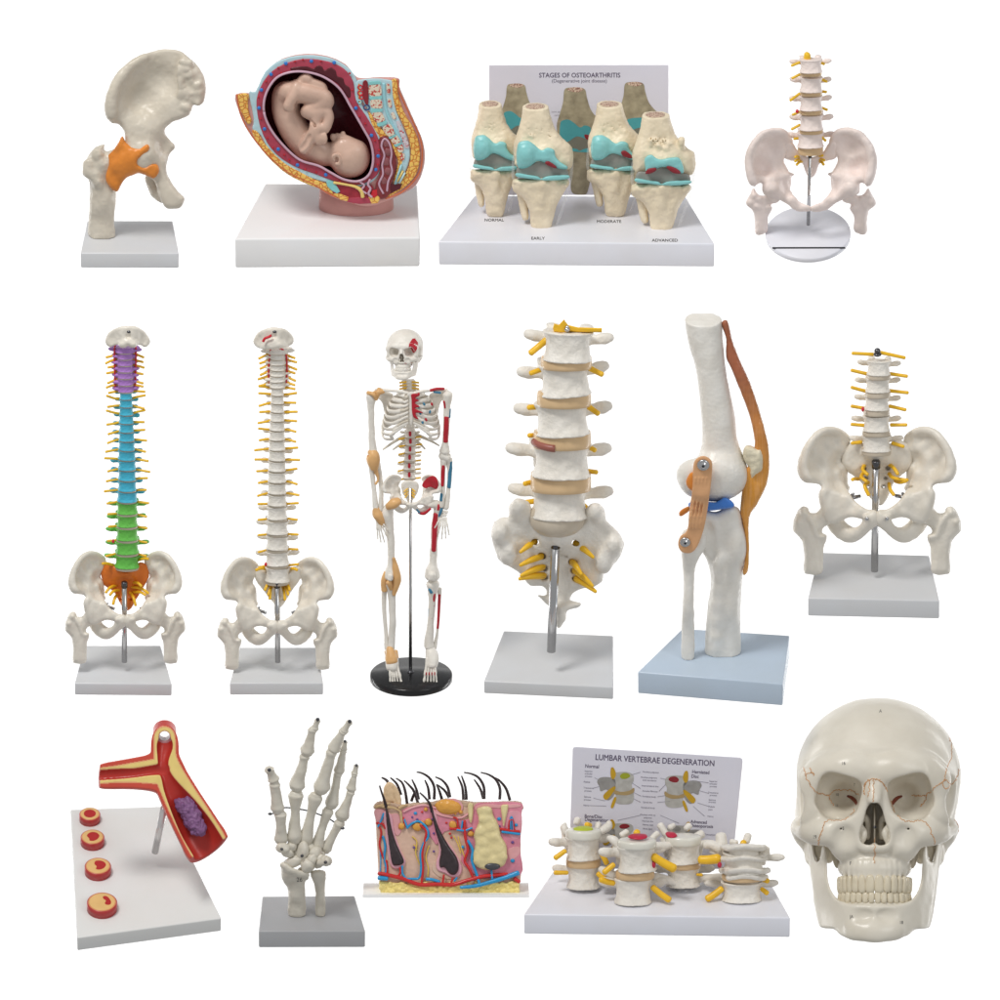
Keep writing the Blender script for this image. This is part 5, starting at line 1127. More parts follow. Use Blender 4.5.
# ------------------------------------------------------------------ small whole skeleton on a black disc
M['amber_lig'] = mat('pale_amber_ligament', (.80, .47, .20), .38, .1, 90)
M['mus_red'] = mat('muscle_red_paint', (.50, .015, .03), .45, .05, 90)
M['mus_blue'] = mat('muscle_blue_paint', (.05, .22, .36), .45, .05, 90)
def skeleton():
    m = Model('skeleton_model', 'small standing human skeleton painted with muscle patches on a round black base', 'anatomy model', 411.2, 680, 24)
    z = zf(350, 320, 2.564); B = M['bone_white']; sc = 1/2.564
    V, Fc = lathe_geo([(.1, 0), (40.5, 0), (41.2, .8), (41.2, 6), (40.2, 7.2), (.1, 7.2)], 96); m.part('base', (V, Fc), M['black']).data.set_sharp_from_angle(angle=.9)
    m.H = 7.2
    D = skull_data(); sk = bpy.data.objects.new('skull', None); COL.objects.link(sk); sk.parent = m.root
    p = m.P(*z([(139, 154)])[0], -4); sk.location = tuple(p*S); sk.scale = (.213, .213, .205); sk.rotation_euler = (radians(-14), radians(-3), radians(-8))
    for k in ('skull', 'jaw'):
        me = make_mesh(k, D[k][0]*S, D[k][1], B); o_ = m.obj('cranium' if k == 'skull' else 'jaw', me, sk); o_.location = (0, 0, 0 if k == 'skull' else .011); o_.scale = (1, 1, 1 if k == 'skull' else .97)
    tv, tf = merge(D['teeth']); m.obj('teeth', make_mesh('teeth', np.array(tv)*S*[1, 1, .88], tf, M['bone_white']), sk).location = (0, 0, .009)
    BV = bvh_of(*D['skull']); V = []; Fq = []
    for i in range(13):                      # temple muscle patch lies on the bone
        for j in range(13): V.append((54+18*(i/6-1)*math.sqrt(1-.5*(j/6-1)**2), 172+34*(j/6-1)))
    W = [(a, drop(BV, a, b, -200, .9) if drop(BV, a, b, -200) is not None else 10, b) for a, b in V]
    for i in range(12):
        for j in range(12):
            q = [i*13+j, (i+1)*13+j, (i+1)*13+j+1, i*13+j+1]
            if abs((i+.5)/6-1)**2+abs((j+.5)/6-1)**2 < 1.05: Fq.append(q)
    m.obj('muscle_patch', make_mesh('muscle_patch', np.array(W)*S, Fq, M['mus_red']), sk)
    rng = random.Random(5); g = []
    for _ in range(26):
        a = rng.uniform(5, 60); b = rng.uniform(15, 95); y = drop(BV, a, b, -200)
        if y is not None: g.append(ell_geo((a, y, b), (rng.uniform(1.5, 3.4), .8, rng.uniform(1.5, 3)), 8, 5))
    vv, ff = merge(g); m.obj('paint_dots', make_mesh('paint_dots', np.array(vv)*S, ff, M['mus_red']), sk)
    # column
    ys = [(150, 156), (152, 164), (152, 172), (153, 180)]
    for a, b in ys: m.obj('vertebra', vert_mesh('cervical', B), loc=m.P(*z([(a, b)])[0], 6), scale=(.2, .2, .15), rot=(radians(-14), 0, 0))
    for i in range(10): m.obj('vertebra', vert_mesh('thoracic', B), loc=m.P(*z([(154+.1*i, 189+i*10)])[0], 12-abs(i-5)*.5), scale=(.2+.004*i,)*2+(.155,), rot=(radians(-14), 0, 0))
    lum = [(154, 292), (155, 311), (154, 331), (153, 352), (152, 374), (152, 397)]
    for i, (a, b) in enumerate(lum):
        m.obj('vertebra', vert_mesh('lumbar', B), loc=m.P(*z([(a, b)])[0], 9), scale=(.27+.012*i, .25, .245), rot=(radians(-12), 0, 0))
        m.obj('disc', disc_mesh(M['disc_grey']), loc=m.P(*z([(a, b+10)])[0], 9), scale=(.235+.012*i, .23, .3), rot=(radians(-12), 0, 0))
        for sg in (1, -1):
            m.bone('nerve', [q+(.95,) for q in z([(a+sg*10, b+9, 10), (a+sg*22, b+8+4*(sg < 0), 8), (a+sg*28, b+7+6*(sg < 0), 6)])], M['nerve'], n=3, seg=8)
        m.plate('muscle_patch', z([(a-3, b-6), (a+3, b-6), (a+3, b+5), (a-3, b+5)]), 3.6, .6, M['mus_red'], bev=.1, smooth=2)
    for k in range(3):
        for sg in (1, -1): m.bone('nerve', [q+(.95,) for q in z([(152+sg*8, 158+k*8, 4), (152+sg*24, 158+k*8+2, 2)])], M['nerve'], n=3, seg=8)
    # rib cage
    st = z([(152, 184), (164, 184), (170, 192), (163, 200), (164, 235), (161, 260), (157, 272), (153, 260), (152, 235), (152, 200), (146, 192)])
    f = F(.6); f.poly(m.X([(x_*1.0, y_) for x_, y_ in st]), -14.5, T=1.7, R=1.4); m.field('breastbone', f, B, amp=.15)
    f = F(.6); f.poly(m.X(z([(157, 190), (172, 188), (176, 194), (167, 200), (178, 206), (166, 212), (180, 222), (166, 226), (190, 238), (168, 238), (176, 254), (164, 250), (159, 235), (158, 205)])), -16.4, T=.9, R=.5); m.field('muscle_patch', f, M['mus_red'], amp=.05)
    rb = [(184, 34, 190, 10, 194), (194, 46, 204, 13, 206), (203, 54, 220, 14, 216), (212, 60, 236, 15, 226), (222, 65, 252, 16, 236), (232, 68, 268, 17, 247), (242, 71, 284, 20, 258), (252, 73, 298, 28, 268), (262, 73, 310, 40, 280)]
    for i, (yb, w, yl, fx, yf) in enumerate(rb):
        for sg in (1, -1):
            cx = 156; q = z([(cx+sg*6, yb, 12), (cx+sg*w*.55, yb-1, 16), (cx+sg*w*.92, yb+(yl-yb)*.28, 11), (cx+sg*w*1.0, yb+(yl-yb)*.52, 3), (cx+sg*w*.93, yb+(yl-yb)*.85, -6), (cx+sg*w*.66, yl-(yl-yf)*.22+1, -12), (cx+sg*(fx+w*.18), yl-(yl-yf)*.6+2, -14)])
            c = catmull(q, 6); m.part('rib', tube_geo(m.v(c), 2.0, 12, .5), B)
            if i < 9:
                e = z([(cx+sg*(fx+w*.19), yl-(yl-yf)*.58+2, -14), (cx+sg*(fx*.8+5), yf+4, -14.5), (cx+sg*7, min(yf, 262)-1, -14)])
                m.tube('rib_cartilage', e, 1.5, B if i % 3 else M['bone_warm'], seg=8)
    for L_, R_ in (([(150, 292, 10), (124, 305, 10), (98, 322, 6), (84, 332, 3)], [(160, 290, 10), (186, 300, 10), (212, 312, 6), (229, 322, 3)]), ([(150, 308, 10), (130, 318, 9), (110, 332, 5)], [(160, 306, 10), (178, 316, 9), (193, 331, 5)])):
        for q_ in (L_, R_): m.tube('rib', z(q_), [1.8, 1.7, 1.2, .7], M['bone_warm'], seg=8)
    for a, b in [(172, 205), (176, 222), (180, 240), (190, 215), (195, 255), (205, 235), (186, 262), (176, 190), (210, 215)]:
        m.part('muscle_patch', ell_geo(m.P(*z([(a, b)])[0], -15), (1.2, .8, 1.9), rot=rng.uniform(-.6, .6)), M['mus_red'] if rng.random() < .7 else M['mus_blue'])
    # shoulders
    for sg in (1, -1):
        cx = 157
        m.bone('collar_bone', [q+(r,) for q, r in zip(z([(cx+sg*8, 187, -11), (cx+sg*30, 182, -12), (cx+sg*55, 180, -4), (cx+sg*(78 if sg > 0 else 84), 178, 2)]), (1.8, 1.4, 1.4, 1.8))], B)
        f = F(.7); f.poly(m.X(z([(cx+sg*a, b) for a, b in ((84, 184), (66, 188), (44, 196), (50, 225), (60, 252), (68, 240), (76, 210), (90, 196))])), 14, T=1.6, R=1.2)
        f.chain(m.C(z([(cx+sg*50, 192, 13, 1.3), (cx+sg*72, 184, 11, 1.6), (cx+sg*90, 180, 4, 2)])), 2); m.field('shoulder_blade', f, B, amp=.2)
    for (a, b, c_, d, mt) in [(62, 188, 84, 182, 'amber_lig'), (75, 178, 66, 200, 'amber_lig')]: m.bone('ligament', [q+(2.6,) for q in z([(a, b, 0), ((a+c_)/2, (b+d)/2, -3), (c_, d, 0)])], M[mt], n=3)
    m.bone('muscle_patch', [q+(1.4,) for q in z([(206, 180, -7), (222, 176, -5), (240, 176, 0)])], M['mus_red'], n=3)
    m.bone('muscle_patch', [q+(1.1,) for q in z([(216, 184, -6), (232, 186, -4)])], M['mus_blue'], n=3)
    def limb(name, L, mt=B, par=None, seg=14): return m.bone(name, [q+(p_[3]*sc,) for q, p_ in zip(z([(a, b, y) for a, b, y, r in L]), L)], mt, par, n=5, seg=seg)
    # arms (left of picture first)
    limb('upper_arm_bone', [(52, 192, 0, 12), (54, 204, 0, 12), (54, 222, 0, 9), (55, 270, 0, 8), (57, 320, 0, 9), (60, 342, 0, 12)])
    limb('ligament', [(46, 186, -2, 5), (60, 190, -6, 5), (66, 202, -4, 4)], M['amber_lig'])
    limb('ligament', [(52, 338, -1, 8), (59, 344, -2, 15), (60, 358, -2, 17), (62, 378, -2, 12)], M['amber_lig'])
    limb('ligament', [(62, 376, -2, 8), (68, 392, -2, 5), (72, 408, -2, 3), (66, 420, -3, 3)], M['amber_lig'])
    limb('forearm_bone', [(54, 368, 0, 8), (56, 390, 0, 6.5), (62, 440, -2, 6), (66, 484, -3, 8)]); limb('forearm_bone', [(70, 368, 2, 8), (77, 400, 2, 6), (80, 450, 0, 6), (78, 486, -1, 7)])
    limb('ligament', [(66, 482, -3, 8), (70, 496, -3, 13), (78, 510, -3, 12), (84, 530, -3, 5)], M['amber_lig'])
    limb('upper_arm_bone', [(250, 190, 0, 13), (250, 203, 0, 12), (249, 222, 0, 9), (247, 270, 0, 8), (245, 312, 0, 8.5), (243, 336, 0, 13)])
    limb('muscle_patch', [(248, 248, -1.2, 6.6), (247, 275, -1.6, 7), (245, 310, -1.2, 6.8)], M['mus_red']); limb('muscle_patch', [(256, 228, -1.2, 3), (254, 248, -1.2, 4)], M['mus_blue']); limb('muscle_patch', [(242, 208, -3, 3.4), (244, 224, -2.4, 3)], M['mus_red'])
    limb('elbow_bone', [(236, 346, 0, 11), (250, 352, 0, 11)])
    limb('forearm_bone', [(240, 358, 0, 9), (238, 390, 0, 6.5), (238, 440, -2, 6), (234, 476, -3, 8)]); limb('forearm_bone', [(254, 358, 2, 9), (256, 395, 2, 6.5), (252, 440, 0, 6), (246, 480, -1, 8)])
    limb('muscle_patch', [(239, 372, -1.6, 4.6), (238, 400, -1.6, 5), (237, 424, -3, 4)], M['mus_red']); limb('muscle_patch', [(257, 362, 1, 5.5), (257, 385, .6, 5), (254, 428, -.6, 5)], M['mus_blue']); limb('muscle_patch', [(235, 446, -3.6, 4), (234, 462, -4, 4.4)], M['mus_blue'])
    # hands
    for sg, cx, cy in ((-1, 72, 498), (1, 240, 492)):
        h = bpy.data.objects.new('hand', None); COL.objects.link(h); h.parent = m.root
        for k in range(7):
            a = cx+(-7+5*(k % 4)+2*(k > 3)); b = cy+(8 if k > 3 else 0)+rng.uniform(-1, 1)
            m.part('wrist_bone', ell_geo(m.P(*z([(a, b, -3)])[0][:2], -3), (1.5, 1.5, 1.6), 10, 7, 0, .15, k), B, h)
        for i, (dx, L, cu) in enumerate([(-15, 34, -4), (-7, 50, -1), (0, 56, 1), (7, 54, 3), (13, 46, 5)] if sg > 0 else [(12, 34, 6), (8, 50, 6), (2, 58, 4), (-4, 58, 2), (-9, 50, 0)]):
            x0 = cx+dx*.45; y0 = cy+14; sl_ = 10 if sg < 0 else -6
            pts = [(x0+(dx*.75+sl_+cu)*t, y0+L*t, -3-3*math.sin(t*2.6)) for t in (0, .44, .74, 1)]
            for j in range(3):
                (a, b, y), (c_, d, y2) = pts[j], pts[j+1]; r = (2.6, 2.2, 1.8)[j]
                limb('finger_bone', [(a, b+1, y, r*1.15), (a+(c_-a)*.4, b+(d-b)*.4, (y+y2)/2, r*.75), (c_-(c_-a)*.06, d-(d-b)*.06, y2, r)], B, h, 10)
    # pelvis and legs
    cs = z([(158, 477)])[0]; put_pelvis(m, cs[0], cs[1], .375, .335, B, 0, femur=False)
    f = F(.6); f.poly(m.X(z([(132, 418), (152, 410), (175, 418), (174, 440), (162, 462), (153, 478), (146, 462), (134, 442)])), 6, T=2.4, R=2.4); m.field('sacrum', f, B, amp=.2)
    for sg in (1, -1):
        for k in range(3): limb('nerve', [(153+sg*5, 432+k*7, 4, 1.8), (153+sg*(14-k), 440+k*8, 2, 1.6)], M['nerve'])
    f = F(.6); f.poly(m.X(z([(184, 424), (194, 408), (210, 399), (222, 404), (227, 422), (222, 434), (206, 428), (194, 432)])), [(x, v, y, 1.0) for x, v, y in m.X(z([(186, 420, .5), (226, 415, -7.5), (205, 430, -3)]))], T=1, R=.8); m.field('muscle_patch', f, M['mus_red'], amp=.05)
    limb('ligament', [(100, 478, -6, 10), (112, 470, -8, 13), (124, 464, -7, 10)], M['amber_lig'])
    limb('muscle_patch', [(176, 494, -4, 3), (190, 496, -6, 4), (206, 484, -8, 3)], M['mus_red']); limb('muscle_patch', [(170, 484, -7, 2.4), (178, 494, -7, 2.4)], M['mus_blue'])
    limb('thigh_bone', [(112, 474, -3, 10), (98, 482, 0, 14), (95, 500, 0, 16), (100, 525, 0, 13), (104, 560, -1, 10), (106, 620, -2, 9.5), (103, 645, -3, 14), (103, 656, -3, 16)])
    limb('thigh_bone', [(206, 472, -3, 10), (222, 474, 0, 12), (227, 488, 0, 13), (219, 520, 0, 10.5), (216, 570, -1, 9.5), (213, 620, -2, 11), (211, 640, -3, 17), (211, 656, -3, 20)])
    limb('muscle_patch', [(220, 498, -3.2, 6), (217, 530, -3.6, 7.4), (215, 590, -4.4, 6.4)], M['mus_red']); limb('muscle_patch', [(236, 476, -3, 3), (232, 492, -4, 4), (226, 506, -2.5, 3)], M['mus_blue']); limb('muscle_patch', [(228, 474, -4, 3.4), (226, 486, -5, 3.4)], M['mus_red'])
    limb('kneecap', [(104, 655, -10, 7), (103, 664, -10, 7)]); limb('kneecap', [(210, 652, -11, 10), (210, 662, -11, 9)])
    for L in ([(92, 648, -3, 6), (88, 668, -3, 9), (88, 692, -3, 8)], [(112, 612, -6, 4), (118, 640, -6, 9), (120, 668, -6, 11), (112, 704, -6, 5)], [(100, 672, -8, 8), (106, 690, -7, 5)]): limb('ligament', L, M['amber_lig'])
    limb('shin_bone', [(105, 676, -2, 16), (106, 690, -2, 13), (108, 720, -2, 9.5), (109, 780, -3, 8.5), (107, 830, -3, 9), (106, 842, -3, 10)]); limb('calf_bone', [(88, 692, 1, 7), (87, 730, 1, 6), (92, 800, 0, 5.4), (95, 842, -1, 7)])
    limb('shin_bone', [(212, 678, -2, 18), (212, 692, -2, 14), (211, 720, -2, 10), (207, 780, -3, 8), (203, 820, -3, 12), (204, 836, -3, 14)]); limb('calf_bone', [(230, 690, 1, 6), (229, 730, 1, 3.8), (224, 800, 0, 3.6), (217, 840, -1, 6)])
    limb('muscle_patch', [(205, 690, -6, 5), (209, 698, -6, 5)], M['mus_blue']); limb('muscle_patch', [(216, 700, -5, 4), (213, 730, -4, 4), (209, 765, -5, 2.4)], M['mus_red']); limb('muscle_patch', [(229, 705, -.5, 3.8), (227, 760, -.6, 3.6), (225, 790, -1, 3)], M['mus_red'])
    limb('muscle_patch', [(204, 740, -3.5, 3), (203, 770, -4, 2.4)], M['mus_blue'])
    for (a0, a1, cx, am) in ((103, 848, 125, 1), (206, 842, 200, 0)):
        ft = bpy.data.objects.new('foot', None); COL.objects.link(ft); ft.parent = m.root
        limb('ankle_bone', [(a0, a1, -3, 13), (a0+3, a1+14, -6, 16), (a0+5, a1+30, -9, 17), (a0+5, a1+44, -12, 15)], B, ft)
        if am: limb('ligament', [(a0, a1-6, -5, 9), (a0+3, a1+14, -8, 15), (a0+5, a1+28, -11, 15)], M['amber_lig'], ft)
        if am: limb('ligament', [(a0-9, a1+2, -3, 6), (a0-6, a1+20, -7, 6)], M['amber_lig'], ft); limb('ligament', [(a0+14, a1+2, -3, 6), (a0+16, a1+18, -7, 6)], M['amber_lig'], ft)
        L = [(-12, 88), (-6, 93), (0, 95), (7, 95), (15, 94)] if am else [(15, 88), (9, 93), (2, 95), (-6, 95), (-14, 94)]
        for dx, dd in L:
            x0 = a0+6+dx*.6 if am else a0+1+dx*.6; x1 = x0+dx*.55+(8 if am else -2); y0 = a1+26; y1 = a1+dd-2
            big = abs(dx) in (15, 14) and dd == 94
            for t0, t1, r in ((0, .58, 3.3), (.6, .82, 2.8), (.84, 1, 2.5)):
                r *= 1.4 if big else 1; xs, xe = x0+(x1-x0)*t0, x0+(x1-x0)*t1; yy0, yy1 = y0+(y1-y0)*t0, y0+(y1-y0)*t1
                limb('toe_bone', [(xs, yy0, -11-10*t0, r*1.15), ((xs+xe)/2, (yy0+yy1)/2, -11-10*(t0+t1)/2, r*.75), (xe, yy1, -11-10*t1, r)], B, ft, 10)
        if not am:
            for k in range(4): limb('muscle_patch', [(196+k*7, a1+62, -22, 1.6), (195+k*7.4, a1+68, -22, 1.6)], M['mus_red'], ft, 8)
    rod(m, 350+155*sc, 320+905*sc, 320+430*sc, 1.7, 4, 350+155*sc)
    m.part('rod_socket', lathe_geo([(.1, 0), (3.4, 0), (3.4, 2), (2.4, 3), (.1, 3)], 20, tuple(m.P(350+155*sc, 320+905*sc, 4))), M['dark_metal'])

# ------------------------------------------------------------------ branching artery with clot
def artery():
    m = Model('artery_model', 'cut open red and yellow branching artery with purple clot above a white board', 'anatomy model', 143, 880, 41)
    z = zf(60, 710, 4.083)
    m.base([(78.4, 936.5), (220.4, 918), (166.5, 805.5), (70, 808.5)], 13, M['board'])
    X0 = lambda L: [(p[0]-m.ox, m.oy-p[1])+tuple(p[2:]) for p in z(L)]
    C0 = lambda L: [(p[0]-m.ox, p[2], m.oy-p[1], p[3]) for p in z(L)]
    oT = C0([(428, 128, 0, 11.8), (428, 150, 0, 11.8), (430, 200, 0, 12.5), (440, 250, 0, 15), (468, 310, 0, 16.5), (505, 380, 0, 18), (550, 460, 0, 19.6), (590, 530, 0, 20.5), (600, 548, 0, 20.5)])
    oL = C0([(168, 268, 0, 9), (230, 262, 0, 9.5), (300, 256, 0, 11), (370, 252, 0, 13), (430, 250, 0, 15)])
    oR = C0([(427, 114, 0, 11.6), (427, 82, 20, 11.6)]); iR = C0([(427, 122, -14, 5.4), (427, 86, 30, 5.2)])
    iT = C0([(428, 128, 0, 5.6), (428, 150, 0, 7), (422, 200, 0, 4.6), (424, 240, 0, 4.2), (440, 280, 0, 5), (462, 325, 0, 8), (508, 400, 0, 12.5), (556, 480, 0, 15.5), (600, 552, 0, 16), (640, 620, 0, 16)])
    iL = C0([(140, 266, 0, 4.4), (230, 260, 0, 4.4), (300, 256, 0, 3.8), (370, 246, 0, 4), (425, 240, 0, 5)])
    def dist(V, L):
        c = catmull([p for p in L], 4); d = np.full(len(V), 1e9)
        for i in range(len(c)-1):
            a, b = c[i], c[i+1]; ab = b[:3]-a[:3]; t = np.clip(((V-a[:3])@ab)/(ab@ab+1e-9), 0, 1); d = np.minimum(d, np.linalg.norm(V-a[:3]-t[:, None]*ab, axis=1)-(a[3]+(b[3]-a[3])*t))
        return d
    f = F(.7); f.chain(oT, 4); f.chain(oL, 8); f.chain(oR, 3, n=1)
    f.op((-200, -60, -50), (200, -.01, 300), lambda X, Y, Z: Y+0*X+0*Z, 0, sub=True)      # open along the front
    f.chain(iT, 2, sub=True); f.chain(iL, 2, sub=True); f.chain(iR, 1.5, sub=True, n=1)
    ex = C0([(604, 556, 0, 1)])[0]; f.plane((.50, -.0, -.87), .50*ex[0]-.87*ex[2]+2)
    lx = C0([(164, 266, 0, 1)])[0]; f.plane((-1, 0, 0), -lx[0])
    tz = C0([(428, 70, 20, 1)])[0]; f.plane((0, .78, .62), .78*tz[1]+.62*tz[2])
    V, Q = f.mesh(2, 0)
    def cols(V):
        dO = np.minimum(np.minimum(dist(V, oT), dist(V, oL)), dist(V, oR)); dI = np.minimum(np.minimum(dist(V, iT), dist(V, iL)), dist(V, iR)); n = len(V)
        c = np.tile([.60, .05, .04], (n, 1)); cut = np.abs(V[:, 1]) < .8; ins = (~cut) & (dO < -2.2); c[ins] = [.50, .035, .025]
        c[cut] = [.84, .64, .22]; c[cut & ((dO > -1.9) | (dI < 1.2))] = [.80, .42, .20]; c[cut & (dO > -.8)] = [.62, .08, .05]; c[cut & (dI < .3)] = [.52, .04, .03]
        c[(dI < 2.5) & (dist(V, iR) < 2.2) & (~cut)] = [.45, .20, .22]
        return c
    col = cols(V); W = V.copy(); bk = np.maximum(W[:, 1], 0); lo_ = np.clip((C0([(0, 150, 0, 1)])[0][2]-W[:, 2])/10, 0, 1); W[:, 2] -= bk*.50*lo_; W[:, 0] -= bk*.18*lo_
    col = col*(1+.0*col)
    o = m.part('artery_wall', (m.front(W, -95), Q), mat('artery_paint', (1, 1, 1), .3, .05, 60, attr=True), col=col)
    f = F(.7)
    f.poly(X0([(470, 375), (482, 362), (505, 362), (520, 354), (545, 368), (556, 395), (575, 420), (582, 450), (595, 480), (588, 505), (568, 517), (545, 508), (522, 490), (505, 455), (488, 425), (475, 400)]), 6, T=9, R=8)
    V, Q = f.mesh(2, 1.5, .30, 4); m.part('clot', (m.front(V, -95), Q), mat('purple_clot_paint', (.25, .11, .26), .45, .12, 260, .6, 320), o)
    rp = catmull([tuple(m.P(*z([(388, 580)])[0], 0)), tuple(m.front([(C0([(425, 400, 20, 1)])[0][:3])], -95)[0])], 1)
    m.part('rod', tube_geo(rp, 3.5, 20), mat('clear_acrylic_rod', (.72, .72, .72), .12, .02, 20, metal=.4))
    for (cx, cy, r, st) in [(122, 422, 10.6, 0), (133, 517, 12, 1), (155, 636, 13.2, 2), (172, 782, 15, 3)]:
        px, py = z([(cx, cy)])[0]; H = 8.2+st*.4
        yv = (m.oy-py-(m.H+H)*m.cp)/m.sp; p = m.P(px, py, yv); p = np.array([p[0], yv, m.H])
        d = m.part('artery_slice', lathe_geo([(.1, 0), (r, 0), (r, H-.8), (r-.8, H), (.1, H)], 48, tuple(p)), M['slice_red'])
        t = m.part('yellow_ring', lathe_geo([(.1, 0), (r*.86, 0), (r*.82, .35), (.1, .35)], 40, (p[0], p[1], H+m.H)), M['plaque'], d)
        m.part('rim_ring', lathe_geo([(.1, 0), (r*.93, 0), (r*.9, .15), (.1, .15)], 40, (p[0], p[1], H+m.H)), M['slice_edge'], d)
        sh = [[(cos(a)*.62, sin(a)*.62) for a in np.linspace(0, 2*pi, 17)[:-1]], [(-.5, .1), (-.35, .45), (0, .62), (.4, .5), (.62, .1), (.45, -.35), (.1, -.6), (-.25, -.55), (-.3, -.25)],
              [(-.2, .55), (.15, .62), (.5, .45), (.66, .1), (.5, -.3), (.15, -.5), (-.15, -.42), (-.1, -.1), (-.28, .2)], [(.05, .5), (.2, .62), (.42, .5), (.62, .1), (.62, -.25), (.4, -.35), (.2, -.2), (.28, .1), (.12, .3)]][st]
        c = catmull(sh, 4, True)*r*.92; n = len(c); V = [(p[0]+a, p[1]+b, m.H+H+.55) for a, b in c]+[(p[0]+a, p[1]+b, m.H+H+.1) for a, b in c]
        A = .5*sum(c[i][0]*c[(i+1) % n][1]-c[(i+1) % n][0]*c[i][1] for i in range(n)); Fc = [list(range(n)) if A > 0 else list(range(n))[::-1]]+[[i, (i+1) % n, n+(i+1) % n, n+i] for i in range(n)]
        m.part('opening', (V, Fc), M['lumen'], d, smooth=False)
M['slice_red'] = mat('glossy_red_slice', (.50, .045, .045), .3, .05, 60)
M['slice_edge'] = mat('orange_edge_paint', (.74, .30, .13), .35, .05, 60)
M['plaque'] = mat('yellow_plaque_paint', (.82, .52, .20), .35, .05, 60)
M['lumen'] = mat('deep_red_opening', (.48, .02, .02), .35, .05, 60)

